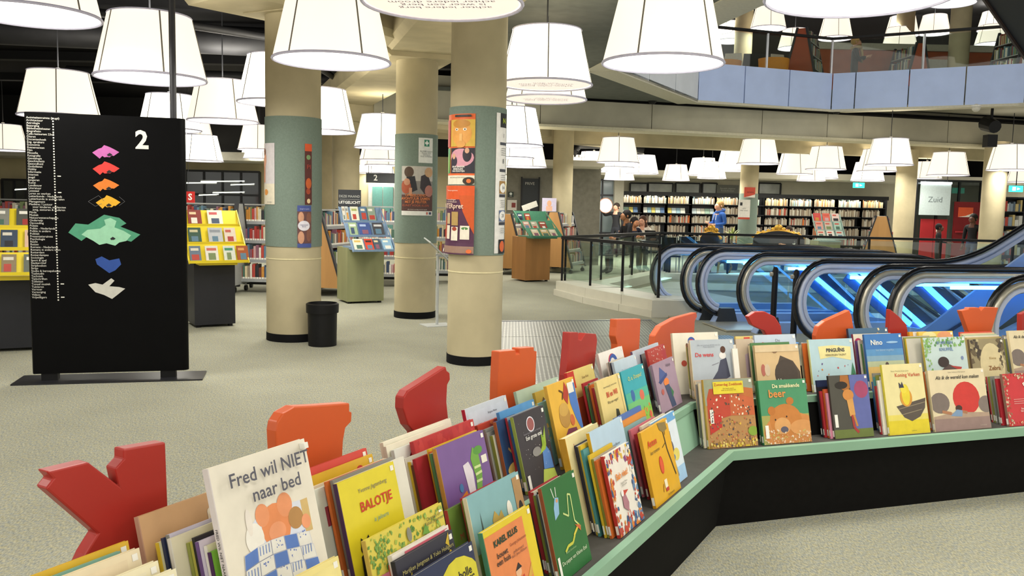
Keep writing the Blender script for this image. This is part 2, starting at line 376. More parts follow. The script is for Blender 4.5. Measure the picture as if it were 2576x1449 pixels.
# ================================================================ GALLERY (upper floor) around the void
PBLUE = M('bfd2fa', .5, 0, .04, 3)  # cool light from above is put into the panel blue
PWH = M('dde2e6', .5, 0, .04, 3)
gal = struct(empty('wall_gallery', (0, 0, 0)), 'blue panelled gallery edge of the upper floor')
def panel_run(a, b, n, z0, z1, m, off=.0):
    d = (b - a) / n; L = d.length; u = d.normalized(); nr = Vector((u.y, -u.x, 0))
    for i in range(n):
        p = a + d * i + u * .012; q = a + d * (i + 1) - u * .012
        MB().prism([Vector((p.x, p.y, z0)), Vector((q.x, q.y, z0)), Vector((q.x, q.y, z1)), Vector((p.x, p.y, z1))], -nr * .06, m).build('panel', gal)
panel_run(P0, P1, 3, 3.69, 4.45, PWH); panel_run(P1, P2, 3, 3.69, 4.45, PBLUE)
q_ = P2 + (P3 - P2) * .13
panel_run(P2, q_, 1, 3.69, 4.45, PBLUE); panel_run(q_, P3, 3, 3.69, 4.45, PBLUE); panel_run(P3, P4, 3, 3.69, 4.45, PBLUE)
panel_run(Q1, P0, 7, 3.69, 4.45, PWH)
def strip(a, b, w, z, m, nm='soffit_strip'):
    u = (b - a).normalized(); nr = Vector((-u.y, u.x, 0))
    a = a - u * .1; b = b + u * .1
    MB().prism([Vector((a.x, a.y, z)), Vector((b.x, b.y, z)), Vector((b.x, b.y, z)) + nr * w, Vector((a.x, a.y, z)) + nr * w], (0, 0, .05), m).build(nm, gal)
SOF = M('cfcab4', .7)
strip(P0, P1, .45, 3.64, SOF); strip(P1, P2, .3, 3.645, SOF); strip(P2, P3, .3, 3.64, SOF); strip(P3, P4, .3, 3.645, SOF); strip(Q1, P0, .5, 3.645, SOF)
# upper floor slab
flat('floor_upper', [(P1.x - .3, P1.y + .05), (P2.x, P2.y + .08), (P3.x, P3.y + .08), (P4.x, P4.y + .08), (16, 33), (-1, 33), (-1, 19), (P1.x - .3, 18.6)], [], 4.12, M('8b8878', .9), -.35)
# glass balustrade with black rail
def glass_rail(name, pts, zb, zt, label, every=1.25, post=BLACK, grp=None):
    o = empty(name, (0, 0, 0)); tag(o, label, 'railing', grp)
    for i in range(len(pts) - 1):
        a, b = Vector(pts[i]), Vector(pts[i + 1]); a.z = b.z = 0; d = b - a; n = max(1, round(d.length / every)); u = d.normalized()
        MB().bar(a + Vector((0, 0, zt)), b + Vector((0, 0, zt)), .07, .05, BLACK).build('handrail', o)
        for k in range(n):
            p = a + d * (k / n); q = a + d * ((k + 1) / n)
            MB().prism([p + u * .03 + Vector((0, 0, zb + .05)), q - u * .03 + Vector((0, 0, zb + .05)), q - u * .03 + Vector((0, 0, zt - .06)), p + u * .03 + Vector((0, 0, zt - .06))], Vector((-u.y, u.x, 0)) * .012, GLASS).build('glass_pane', o)
        for k in range(n + (1 if i == len(pts) - 2 else 0)):
            p = a + d * (k / n); MB().bar(p + Vector((0, 0, zb)), p + Vector((0, 0, zt)), .035, .05, post).build('post', o)
    return o
inn = Vector((0, .12, 0))
glass_rail('gallery_railing', [P0 + Vector((.1, .1, 0)), P1 + inn, P2 + inn, P3 + inn, P4 + inn], 4.40, 5.2, 'glass railing with black handrail along the upper gallery edge', 1.9, STEEL)
# gallery furnishings
GB = M('bf6238', .6, 0, .1, 4)
wl = struct(MB().box(yp(2040, 100, 23.2).x, 15.8, 23.2, 23.35, 4.12, 5.78, GB).build('wall_upper'), 'red brown back wall of the upper floor')
struct(MB().box(yp(2040, 100, 23.2).x, 15.8, 23.1, 23.4, 5.78, 5.95, M('d6d0bc', .6)).build('trim_40'))
struct(MB().box(2, 15.8, 28.8, 28.9, 6.0, 8.0, M('2a2a2c', .8)).build('wall_upper_back'))
for x, y, d, l in ((2412, 130, 21.5, 'concrete column on the upper floor beside the brown shelf frames'), (2278, 60, 24.5, 'concrete column on the upper floor behind the gallery lamps'), (1872, 60, 24.2, 'concrete column on the upper floor above the orange chairs')):
    p = yp(x, y, d); o = empty('concrete_column', (p.x, d, 4.12)); tag(o, l, 'column'); MB().lathe([(.24, 0), (.24, 3.88)], CONC, 20).build('shaft', o, smooth=40); MB().lathe([(.244, 0), (.244, .08)], BLACKM, 20).build('base_band', o, smooth=40)
ORG = M('f0951d', .5); 
def tub_chair(x, Y, rz, label):
    p = yp(x, 150, Y); o = empty('tub_chair', (p.x, Y, 4.12), rz); tag(o, label, 'chair', 'orange tub chairs on the gallery')
    b = MB(); n = 14; vs = []
    for i in range(n + 1):
        a = math.pi * (-.1 + 1.2 * i / n)
        for r, z in ((.30, .12), (.36, .80), (.31, .80), (.26, .12)): vs.append((r * math.cos(a), r * math.sin(a), z))
    fs = []
    for i in range(n):
        for k in range(4): fs.append((i * 4 + k, i * 4 + (k + 1) % 4, i * 4 + 4 + (k + 1) % 4, i * 4 + 4 + k))
    fs += [(3, 2, 1, 0), (n * 4, n * 4 + 1, n * 4 + 2, n * 4 + 3)]
    b.add(vs, fs, ORG).build('backrest', o, smooth=40)
    MB().lathe([(.25, .3), (.28, .34), (.28, .42), (.22, .45)], ORG, 16).build('seat', o, smooth=50)
    MB().lathe([(.2, 0), (.2, .02), (.03, .04), (.03, .3)], STEEL, 14).build('pedestal', o, smooth=40)
tub_chair(1826, 20.3, 2.6, 'orange tub chair on the gallery beside the brown counter')
tub_chair(1945, 19.9, 3.6, 'orange tub chair on the gallery beside the blue-edged book frame')
cn = empty('reading_counter', (0, 0, 4.12)); tag(cn, 'long red brown reading counter on the gallery', 'counter')
a = yp(1806, 110, 22.5); b = yp(1985, 118, 22.5)
MB().box(a.x, b.x, 22.5, 23.2, 0, .95, M('8c3d22', .5, 0, .1, 4)).build('body', cn); MB().box(a.x - .05, b.x + .05, 22.4, 23.3, .95, 1.0, M('d9823a', .5)).build('worktop', cn)
for k, (x, w, hx) in enumerate(((1848, .5, 'fff3df'), (1895, .45, '2c2f33'), (1925, .5, '2c2f33'), (1965, .45, 'f7ecd8'))):
    p = yp(x, 110, 22.7); o = empty('desk_monitor', (p.x, 22.8, 5.12), .2 * (k - 1.5)); tag(o, ['pale sheet holder at the end of the gallery counter', 'dark monitor with slanted back on the gallery counter', 'dark monitor beside the white sheet holder on the gallery counter', 'white sheet holder beside the book frame on the gallery counter'][k], 'monitor')
    MB().prism([(-w / 2, 0, .1), (w / 2, 0, .1), (w / 2 - .04, .08, .45), (-w / 2 + .04, .08, .45)], (0, .03, 0), M(hx, .5)).build('screen', o); MB().box(-.1, .1, .0, .14, 0, .02, DARK).build('foot', o); MB().box(-.02, .02, .05, .08, .02, .2, DARK).build('stem', o)
def aframe_red(x, Y, w, rz, label, books=True):
    p = yp(x, 170, Y); o = empty('sloped_bookshelf', (p.x, Y, 4.12), rz); tag(o, label, 'bookshelf')
    hw = w / 2
    for s in (-1, 1):
        MB().prism([(-.45, s * hw, 0), (.45, s * hw, 0), (.10, s * hw, 1.55), (-.10, s * hw, 1.55)], (0, s * .03, 0), M('b4532f', .5, 0, .1, 3)).build('side_panel', o)
        MB().bar((-.45, s * (hw + .02), 0), (-.1, s * (hw + .02), 1.57), .05, .05, DARK).build('edge_bar', o); MB().bar((.45, s * (hw + .02), 0), (.1, s * (hw + .02), 1.57), .05, .05, DARK).build('edge_bar', o)
    for z in (.3, .62, .94, 1.26):
        e = .45 - z * .226
        MB().box(-e - .04, e + .04, -hw, hw, z - .02, z, GREY).build('shelf', o)
    b = MB()
    for z in (.3, .62, .94, 1.26):
        e = .45 - z * .226
        for s in (-1, 1):
            yy = -hw + .05
            while yy < hw - .06:
                t = random.uniform(.02, .045); h = random.uniform(.18, .26)
                b.box(s * e - (.12 if s > 0 else -.0), s * e + (.0 if s > 0 else .12), yy, yy + t * .9, z, z + h, M(random.choice(['d8d2c0', '5f7f86', '8b3c32', '3c4a5c', 'c2b280', '6a7a55']), .6)); yy += t
    k = b.build('book_row', o); k['kind'] = 'stuff'
aframe_red(2025, 20.5, .9, -.55, 'sloped book frame on the gallery beside the orange chair')
aframe_red(2285, 22.0, .9, .12, 'brown sloped book frame on the gallery behind the walking visitor')
aframe_red(2553, 19.8, .9, .1, 'brown sloped book frame at the gallery end under the dark escalator')
p = yp(2364, 158, 23.0); o = empty('white_board', (p.x, 23.12, 4.95)); tag(o, 'white board standing against the brown gallery wall', 'board'); MB().box(-.42, .42, 0, .04, -.2, .62, M('dcdcd2', .5)).build('panel', o); MB().box(-.45, .45, -.01, .05, -.25, -.2, DARK).build('frame_rail', o)
for s_ in (-.35, .35): MB().box(s_ - .02, s_ + .02, .0, .04, -.83, -.25, DARK).build('leg', o)
# overhead escalator underside (dark triangle)
tr_ = empty('escalator_truss', (0, 0, 0)); tag(tr_, 'dark sloping underside of the overhead escalator', 'escalator')
A = yp(2462, -30, 10.2); B = yp(2640, 225, 10.2)
MB().prism([A, B, B + Vector((1.2, 0, .9)), A + Vector((1.2, 0, .9))], (0, -1.1, 0), M('1b1b1d', .5)).build('soffit_panel', tr_)
MB().bar(A + Vector((0, .02, 0)), B + Vector((0, .02, 0)), .04, .05, M('3c302c', .5)).build('edge_trim', tr_)
for x, y, lab in ((2442, 277, 'small white dome camera under the blue gallery panels'),):
    p = zp(x, y - 4, 3.6); o = empty('dome_camera', (p.x, p.y - .2, 3.62)); tag(o, lab, 'camera'); MB().ball((0, 0, -.03), .08, .08, .08, M('d7d3c4', .3), 12, 8).build('dome', o, smooth=60); MB().lathe([(.09, -.01), (.09, .02)], WHITE, 14).build('ring', o)
p = yp(2515, 300, 17.6); o = empty('stage_projector', (p.x, 17.9, 3.2)); tag(o, 'black stage lantern hanging from the pipe beside the gallery end', 'spotlight')
MB().tube([(0, -.15, .1), (0, .2, .2)], [.13, .16], BLACK, 12).build('housing', o); MB().box(-.02, .02, -.02, .02, .2, .6, BLACK).build('bracket', o); MB().box(-.1, .1, -.1, .1, -.3, -.05, BLACK).build('ballast', o)
# ================================================================ LAMPS
LD, LH = .94, .54
SHADE = M('fff3e0', .8, 0, .02, 3, emit=LAMP_E); SHADE2 = M('fff6e2', .8, 0, .02, 3, emit=LAMP_E * 3.2)
DIFF = M('fffdf6', .8, 0, .01, 3, emit=1.9); RING = M('c4c0cf', .5, emit=.12); SEAM = M('8f8a80', .6)  # rings glow slightly by themselves, in place of light reaching them
DIFFT = M('efe2d3', .8, 0, .02, 3, emit=.55)
R0, R1 = LD / 2, LD * .37
def shade_me(m):
    b = MB(); b.lathe([(R0, 0), (R1, LH), (R1 - .006, LH), (R0 - .006, 0)], m, 40, cap0=False, cap1=False); return b.mesh('lamp_shade', 40)
me_sh = [shade_me(SHADE), shade_me(SHADE2)]
def ring_me(r, t, z): return MB().tube([(r * math.cos(2 * math.pi * k / 40), r * math.sin(2 * math.pi * k / 40), z) for k in range(40)], t, RING, 6, True).mesh('ring', 50)
me_r0, me_r1 = ring_me(R0, .011, 0), ring_me(R1, .008, LH)
me_d = MB().lathe([(R0 - .02, .012), (R0 - .02, .018)], DIFF, 40).mesh('diffuser'); me_dt = MB().lathe([(R0 - .02, .004), (R0 - .02, .012)], DIFFT, 40).mesh('diffuser')
def seam_me(a):
    b = MB(); ca, sa_ = math.cos(a), math.sin(a); t = Vector((-sa_, ca, 0)) * .006
    p = Vector((ca * (R0 + .002), sa_ * (R0 + .002), 0)); q = Vector((ca * (R1 + .002), sa_ * (R1 + .002), LH)); n = Vector((ca, sa_, 0)) * .004
    return b.add([p - t, p + t, q + t, q - t, p - t + n, p + t + n, q + t + n, q - t + n], [(4, 5, 6, 7), (0, 4, 7, 3), (1, 2, 6, 5), (0, 1, 5, 4), (3, 7, 6, 2)], SEAM).mesh('seam')
me_s = [seam_me(2 * math.pi * k / 5) for k in range(5)]
me_c = MB().cyl((0, 0, LH - .02), (0, 0, 1.0), .008, DARK, 6).mesh('cable')
me_f = MB().bar((-R1, 0, LH), (R1, 0, LH), .012, .008, GREY).bar((0, -R1, LH), (0, R1, LH), .012, .008, GREY).lathe([(.03, LH - .02), (.03, LH + .05)], GREY, 10).mesh('spider_frame')
li = bpy.data.lights.new('lamp_glow', 'AREA'); li.shape = 'DISK'; li.size = .78; li.energy = LAMP_W; li.color = (1, .955, .87)
G5 = G6 = ''
G1 = 'white drum lamps over the reading area on the left'
G1b = 'white drum lamps crowded behind the first column'
G2 = 'white drum lamps behind the last poster column'; G3 = 'white drum lamps over the far reading area'; G4 = 'white drum lamps on the upper gallery'
lu = bpy.data.lights.new('lamp_uplight', 'AREA'); lu.shape = 'DISK'; lu.size = .6; lu.energy = LAMP_W * .9; lu.color = (1, .955, .87)
LAMPS = []; CAP = [0]
def lamp(xc, yb, w, ceil, label, group, bright=0, seam=0.0, printed=None, light=True):
    v = ray(xc, yb)
    for _ in range(40 if (group not in (G5, G6)) else 1):
        d = FPX * LD / w; P = EYE + v * d
        if all((P - q).xy.length > LD * 1.02 or abs(P.z - q.z) > LH + .08 for q in LAMPS): break
        w *= .985
    if group not in (G5, G6): LAMPS.append(P)
    sc = 1.0
    if group == G3 and d > 25.2:
        CAP[0] = (CAP[0] + 1) % 4; dn = 25.2 - 1.0 * CAP[0]; sc = dn / d; P = EYE + v * dn
    if group == G3 and (P - SB[0]).dot(sn) > -.4: ceil = 3.72
    o = empty('pendant_lamp', P, seam); tag(o, label, 'lamp', group); o.scale = (sc, sc, sc)
    obj('lamp_shade', me_sh[bright], o); obj('bottom_ring', me_r0, o); obj('top_ring', me_r1, o); obj('diffuser', me_dt if printed else me_d, o)
    for k in range(5): obj('seam', me_s[k], o)
    obj('spider_frame', me_f, o); c = obj('cable', me_c, o)
    hl = max(.1, (ceil - P.z) / sc - LH); c.scale = (1, 1, 1); me2 = MB().cyl((0, 0, LH + .03), (0, 0, LH + hl), .008, DARK, 6).mesh('cable'); c.data = me2
    if printed:
        t = text_mesh(printed, .075, M('9d94ac', .8), spacing=.95); t.transform(Matrix.Rotation(math.pi, 4, 'X') @ Matrix.Rotation(seam + .1 + math.pi, 4, 'Z')); t.transform(T(0, 0, .0)); obj('printed_poem', t, o)
    elif light:
        l = bpy.data.objects.new('lamp_glow', li); COL.objects.link(l); l.parent = o; l.location = (0, 0, -.012)
        if group in (G1, G1b, G2, G3, G5): return o
        l2 = bpy.data.objects.new('lamp_uplight', lu); COL.objects.link(l2); l2.parent = o; l2.location = (0, 0, LH + .012); l2.rotation_euler = (math.pi, 0, 0)
    return o
BIG = [(75, 38, 330, 'white drum lamp overhead beside the black directory sign', 0, .9), (380, 198, 265, 'white drum lamp crossed by the pole of the directory sign', 0, .3),
       (150, 293, 190, 'white drum lamp just above the list on the directory sign', 0, .1), (428, 327, 150, 'white drum lamp showing above the directory sign beside its pole', 1, .5),
       (561, 305, 172, 'white drum lamp hanging between the directory sign and the first column', 0, .38), (700, 259, 199, 'white drum lamp half hidden behind the first green-banded column', 1, .2),
       (835, 154, 291, 'large creased white drum lamp hanging in front of the concrete beam', 0, .4), (802, 331, 180, 'white drum lamp just behind the first column and its posters', 1, .9),
       (1667, 160, 302, 'large white drum lamp in front of the gallery corner', 0, .38), (2160, -8, 455, 'largest white drum lamp, below the ceiling near the gallery', 1, .3)]
for x, y, w, l, br, sm in BIG: lamp(x, y, w, 4.02 if x < 1200 else 3.66, l, None, br, sm)
lamp(1113, 8, 404, 3.66, 'white drum lamp with printed poem under its disc, by the poster column', None, 0, .2, 'achter iedere berg\nis weer een berg\nachter iedere droom\neen droom')
lamp(1373, 213, 232, 3.66, 'bright white drum lamp with poem print, higher of the stacked pair', None, 1, .95, 'achter ieder boek\nis weer een boek\nachter iedere deur\neen deur')
lamp(1373, 250, 204, 3.66, 'white drum lamp with poem print just below and behind its twin', None, 0, .3, 'achter ieder huis\nis weer een huis\nachter iedere zee\neen zee')
for x, y, w, br in ((768, 408, 115, 1), (10, 378, 110, 0), (455, 338, 100, 0), (490, 362, 95, 0), (504, 405, 110, 1), (580, 416, 82, 1), (652, 377, 104, 0), (655, 400, 96, 1)):
    lamp(x, y, w, 4.02, 'white drum pendant lamp in the crowd between directory sign and first column', G1, br, random.uniform(0, 1.2))
for x, y, w, br in ((962, 372, 140, 1), (960, 403, 110, 0), (968, 416, 100, 0), (945, 436, 92, 1)):
    lamp(x, y, w, 4.02, 'white drum pendant lamp seen between the plain column and first aid column', G1b, br, random.uniform(0, 1.2))
for x, y, w, br in ((1270, 312, 120, 0), (1265, 343, 85, 0), (1286, 366, 160, 1), (1319, 420, 112, 0), (1283, 397, 120, 1), (1310, 432, 84, 1), (1285, 441, 90, 0)):
    lamp(x, y, w, 3.66, 'white drum pendant lamp in the cluster beside the poster column', G2, br, random.uniform(0, 1.2))
for x, y, w, br in ((1554, 409, 106, 0), (1493, 431, 84, 1), (1549, 421, 92, 1), (1558, 452, 76, 0), (1616, 437, 80, 1), (1455, 441, 76, 1), (1440, 425, 60, 0), (1700, 454, 68, 0), (1768, 441, 74, 1), (1790, 449, 76, 1), (1846, 430, 88, 1), (1906, 412, 104, 0), (1998, 438, 88, 0), (2077, 426, 97, 0), (2066, 449, 80, 1), (2040, 455, 70, 0), (2182, 455, 80, 1), (2205, 431, 94, 0), (2237, 415, 112, 0), (2330, 449, 72, 0), (2384, 441, 98, 0), (2541, 428, 108, 0), (2575, 458, 78, 0)):
    lamp(x, y, w, 3.62, 'white drum pendant lamp over the far reading area by the wall shelves', G3, br, random.uniform(0, 1.2))
for x, y, w, br in ((1932, 72, 88, 0), (1800, 78, 84, 1), (1838, 104, 80, 1), (1998, 122, 80, 0), (2101, 97, 83, 0), (2268, 90, 80, 0), (2262, 121, 84, 0), (2349, 84, 76, 0), (2495, 112, 80, 0), (2500, 76, 78, 0), (2395, 8, 112, 1)):
    lamp(x, y, w, 7.98, 'white drum pendant lamp on the upper gallery behind the glass railing', G4, br, random.uniform(0, 1.2), light=True)

G5 = 'unseen added drum lamps over the book display and behind it'  # out-of-view lamps added so that light reaches the display
for X, Y, Z in ((-3.4, 2.2, 2.75), (-1.2, 3.3, 2.95), (1.3, 2.6, 2.95), (3.4, 3.4, 2.9), (-2.3, -.6, 2.8), (.3, -.4, 2.85), (2.8, .2, 2.8), (-4.6, 4.6, 2.85), (-.8, -2.8, 2.7), (2.2, -2.6, 2.8), (5.2, 2.0, 2.8), (-6, .6, 2.8)):
    o = lamp(1288, 500, 200, 3.66 if X > -.45 else 4.02, 'unseen white drum pendant lamp added above the picture book display', G5, 0, random.uniform(0, 1.2)); o.location = (X, Y, Z)
    for c in o.children:
        if c.name.startswith('cable'): c.data = MB().cyl((0, 0, LH + .03), (0, 0, (3.66 if X > -.45 else 4.02) - Z), .008, DARK, 6).mesh('cable')

G6 = 'unseen added drum lamps high in the escalator void'  # out-of-view lamps added to light the gallery panels
for X, Y, Z in ((3.6, 10.0, 5.6), (6.2, 9.2, 5.4), (8.6, 11.5, 5.9), (5.2, 12.8, 6.3), (7.4, 14.2, 6.4), (4.4, 15.0, 6.7), (9.4, 8.0, 5.2)):
    o = lamp(1288, 500, 200, 7.98, 'unseen white drum pendant lamp added high in the escalator void', G6, 0, random.uniform(0, 1.2)); o.location = (X, Y, Z)
    for c in o.children:
        if c.name.startswith('cable'): c.data = MB().cyl((0, 0, LH + .03), (0, 0, 7.98 - Z), .008, DARK, 6).mesh('cable')
# ================================================================ BOOK DISPLAY (two runs meeting in a corner)
MINT = M('8fb79b', .5, 0, .04, 6); DBLK = M('0f0e0d', .8, 0, .15, 30, spec=.12); SHELFG = M('4d4a45', .7, 0, .12, 20)
D0 = Vector((1.045, 3.873, 0)); AL, AR = math.radians(29.6), math.radians(71.6)
SEC = {}
for k, a in (('L', AL), ('R', AR)):
    s = Vector((math.sin(a), math.cos(a), 0)); SEC[k] = (s, Vector((s.y, -s.x, 0)))
LEAN = math.radians(15); Z1, Z2, ZL = .375, .565, .385
half = (AR - AL) / 2
def dpt(k, u, o, z):
    s, n = SEC[k]; p = D0 + s * u - n * o; return Vector((p.x, p.y, z))
def corner(o, z):          # point on the corner bisector at depth o behind the lip
    b = (SEC['L'][1] + SEC['R'][1]).normalized(); p = D0 - b * (o / math.cos(half)); return Vector((p.x, p.y, z))
disp = empty('book_display', (1.045, 3.873, 0)); tag(disp, 'low black two-tier picture book display with mint green edges bending round a corner', 'book display')
UL, UR = -3.9, 3.4
def run(name, k, o0, o1, z0, z1, m, gap=0.0):
    e = UL if k == 'L' else UR
    a, b, c, d = corner(o0, z0), dpt(k, e, o0, z0), dpt(k, e, o1, z0), corner(o1, z0)
    q = MB().prism([a, b, c, d], (0, 0, z1 - z0), m); o = q.build(name, disp); o.matrix_basis = T(-1.045, -3.873, 0); return o
def slope_run(name, k, o_top, z_top, o_bot, z_bot, th, m):
    e = UL if k == 'L' else UR
    a, b, c, d = corner(o_top, z_top), dpt(k, e, o_top, z_top), dpt(k, e, o_bot, z_bot), corner(o_bot, z_bot)
    n = SEC[k][1]; o = MB().prism([a, b, c, d], -n * th, m).build(name, disp); o.matrix_basis = T(-1.045, -3.873, 0)
for k in 'LR':
    slope_run('front_panel', k, .03, ZL - .045, .075, 0.0, .03, DBLK)
    run('edge_strip', k, 0, .028, ZL - .045, ZL, MINT)
    run('lower_tier', k, .028, .185, Z1 - .02, Z1, SHELFG)
    slope_run('riser', k, .228, Z2 - .03, .182, Z1, .015, MINT if k == 'L' else DBLK)
    run('upper_edge', k, .222, .245, Z2 - .03, Z2 + .003, MINT)
    run('upper_tier', k, .245, .49, Z2 - .02, Z2, SHELFG)
    slope_run('back_rest', k, .515, .66, .488, Z2, .015, DBLK)
    run('back_panel', k, .64, .66, 0.0, .60, DBLK)
    run('letter_ledge', k, .535, .66, .60, .62, DBLK)
# ---------------------------------------------------------------- cut-out letters behind the books
LRED, LORG = M('b0332b', .35, 0, .04, 5), M('d9602f', .35, 0, .04, 5)
def letter(k, o, pts, m, label, thick=.035):
    s, n = SEC[k]; P = dpt(k, 0, o, 0)
    q = [pp(x, y, P, n) for x, y in pts]
    zmin = min(p.z for p in q); q = [Vector((p.x, p.y, max(p.z, .622) if p.z < .9 and p.z <= zmin + .03 else p.z)) for p in q]
    for p in q:
        if p.z <= zmin + .03: p.z = .622
    c = sum(q, Vector((0, 0, 0))) / len(q); base = Vector((c.x, c.y, .622))
    b = MB().prism([p - base for p in q], -n * thick, m); me = b.mesh('cutout_letter')
    ob = obj('cutout_letter', me, None, base); md = ob.modifiers.new('bevel', 'BEVEL'); md.width = .004; md.segments = 2; md.limit_method = 'ANGLE'
    tag(ob, label, 'letter'); return ob
letter('L', .565, [(118, 1187), (222, 1162), (300, 1222), (291, 1180), (312, 1157), (312, 1130), (417, 1112), (423, 1275), (432, 1420), (380, 1560), (140, 1560), (215, 1395), (247, 1343), (116, 1230), (135, 1206)], LRED, 'red cut-out letter with two spread arms behind the cream books')
letter('L', .565, [(694, 1085), (698, 1062), (712, 1040), (742, 1023), (800, 1020), (880, 1014), (880, 1035), (886, 1037), (885, 1060), (870, 1076), (864, 1110), (862, 1150), (850, 1330), (720, 1330), (700, 1200)], LORG, 'orange cut-out letter with rounded shoulder behind the bear-in-bed book')
letter('L', .565, [(1015, 1028), (1016, 1000), (1026, 983), (1050, 968), (1122, 922), (1125, 933), (1132, 938), (1133, 955), (1126, 968), (1124, 1010), (1128, 1050), (1128, 1180), (1040, 1180), (1045, 1090), (1028, 1070)], LRED, 'red cut-out letter shaped like a hook behind the white and red books')
letter('L', .565, [(1256, 884), (1298, 880), (1298, 891), (1307, 890), (1307, 876), (1344, 873), (1344, 882), (1351, 884), (1349, 925), (1346, 1060), (1250, 1060), (1252, 960)], LORG, 'orange cut-out letter with a deep slot behind the mint green book')
letter('L', .565, [(1433, 836), (1455, 836), (1455, 853), (1462, 856), (1473, 838), (1500, 840), (1503, 856), (1495, 935), (1480, 1000), (1422, 1000), (1424, 945), (1430, 880)], LRED, 'red cut-out letter with a V notch in front of the steel plates')
letter('L', .565, [(1551, 803), (1612, 802), (1610, 850), (1607, 900), (1604, 960), (1545, 960), (1553, 900), (1553, 866), (1548, 846), (1550, 823)], LORG, 'orange cut-out letter, upright with a stepped left edge')
letter('L', .565, [(1645, 872), (1648, 845), (1664, 820), (1700, 800), (1752, 786), (1754, 796), (1748, 808), (1747, 835), (1752, 930), (1690, 930), (1650, 900)], LORG, 'orange curved cut-out letter at the corner of the display')
letter('R', .565, [(1882, 797), (1900, 785), (1925, 784), (1950, 797), (1965, 820), (1970, 860), (1972, 920), (1930, 920), (1932, 850), (1922, 832), (1905, 825), (1892, 818)], LRED, 'red round-topped cut-out letter behind the knight book')
letter('R', .565, [(2052, 845), (2058, 822), (2075, 808), (2137, 780), (2143, 795), (2148, 830), (2150, 915), (2055, 915)], LORG, 'orange cut-out letter with a slanting top behind the flag book')
letter('R', .565, [(2240, 778), (2262, 796), (2280, 815), (2285, 840), (2290, 915), (2232, 915)], LRED, 'red pointed cut-out letter behind the blue beach book')
letter('R', .565, [(2418, 782), (2437, 778), (2438, 774), (2463, 774), (2468, 781), (2476, 773), (2512, 774), (2500, 815), (2492, 840), (2490, 915), (2440, 915), (2437, 835)], LORG, 'orange cut-out letter with small notch behind the zebra book')
letter('R', .565, [(2570, 790), (2620, 770), (2622, 915), (2568, 915)], LRED, 'red cut-out letter at the end of the display')
# ---------------------------------------------------------------- books
PAGE = M('f1ead0', .8, 0, .05, 60, stretch=(1, 40, 1)); LAB = M('f2efe4', .6); INK = M('2a2830', .6)
def sub(o, lst, w, h, name='cover_print'):
    """flat print on the front cover; coordinates are fractions of the cover"""
    b = MB(); y = -.0006
    def put(pts, c, yy):
        pts = clip01(pts)
        if pts: b.poly([(px * w, yy, py * h) for px, py in pts], M(c, .45))
    for it in lst:
        t = it[0]; y -= .00012
        if t == 'e':
            _, cx, cy, rx, ry, c = it[:6]; n = 20
            put([(cx + rx * math.cos(2 * math.pi * k / n), cy + ry * math.sin(2 * math.pi * k / n)) for k in range(n)], c, y)
        elif t == 'p': put(it[1], it[2], y)
        elif t == 'r':
            _, x0, y0, x1, y1, c = it; put([(x0, y0), (x1, y0), (x1, y1), (x0, y1)], c, y)
        elif t == 's':      # scattered little shapes
            _, x0, y0, x1, y1, n, r, cs = it; rg = random.Random(n * 7 + int(x0 * 100))
            for _k in range(n):
                cx, cy = rg.uniform(x0, x1), rg.uniform(y0, y1); q = r * rg.uniform(.5, 1.2); a = rg.uniform(0, 6); y -= .00001
                put([(cx + q * math.cos(a + j * 1.57) * (1 if j % 2 else .6), cy + q * w / h * math.sin(a + j * 1.57)) for j in range(4)], rg.choice(cs), y)
        elif t == 'l':      # polyline
            _, pts, wd, c = it
            for i in range(len(pts) - 1):
                a = Vector((pts[i][0] * w, pts[i][1] * h)); q = Vector((pts[i + 1][0] * w, pts[i + 1][1] * h)); d = (q - a).normalized(); nn = Vector((-d.y, d.x)) * wd * w / 2; y -= .00001
                put([(v.x / w, v.y / h) for v in (a - nn, q - nn, q + nn, a + nn)], c, y)
    if b.f:
        me = b.mesh(name); k = obj(name, me, o); k['kind'] = 'stuff'
    for it in lst:
        if it[0] == 't':
            _, s, cx, cy, sz, c = it[:6]; kw = it[6] if len(it) > 6 else {}
            rot = kw.get('rot', 0); me = text_mesh(s, sz * h, M(c, .5), spacing=kw.get('sp', .85), bold=kw.get('b', 0) * sz * h, shear=kw.get('sh', 0))
            xs = [v.co.x for v in me.vertices] or [0]; room = 2 * min(cx, 1 - cx) * w * .93; fit = min(1, room / max(1e-5, (max(xs) - min(xs)) * kw.get('sx', 1)))
            me.transform(T(cx * w, y - .0004, cy * h) @ Matrix.Rotation(-rot, 4, 'Y') @ Matrix.Diagonal((kw.get('sx', 1) * fit, max(1, .6 + .4 * fit) if fit == 1 else 1, max(fit, .75), 1)) @ Matrix.Rotation(math.pi / 2, 4, 'X'))
            k = obj('title_print' if sz > .05 else 'small_print', me, o); k['kind'] = 'stuff'
def clip01(pts):
    for ax, lo in ((0, True), (0, False), (1, True), (1, False)):
        out = []; n = len(pts)
        for i in range(n):
            a, b = pts[i], pts[(i + 1) % n]; ia = a[ax] >= .004 if lo else a[ax] <= .996; ib = b[ax] >= .004 if lo else b[ax] <= .996; e = .004 if lo else .996
            if ia: out.append(a)
            if ia != ib:
                t = (e - a[ax]) / (b[ax] - a[ax]); out.append((a[0] + (b[0] - a[0]) * t, a[1] + (b[1] - a[1]) * t))
        pts = out
        if len(pts) < 3: return []
    return pts
NB = [0]
def solve(k, tier, o, x, y):
    s, n = SEC[k]; z0 = Z1 if tier == 1 else Z2
    P = dpt(k, 0, o, z0); w = Vector((0, 0, 1)) * math.cos(LEAN) - n * math.sin(LEAN); N = n * math.cos(LEAN) + Vector((0, 0, 1)) * math.sin(LEAN)
    q = pp(x, y, P, N) - P; return q.dot(s), q.dot(w)
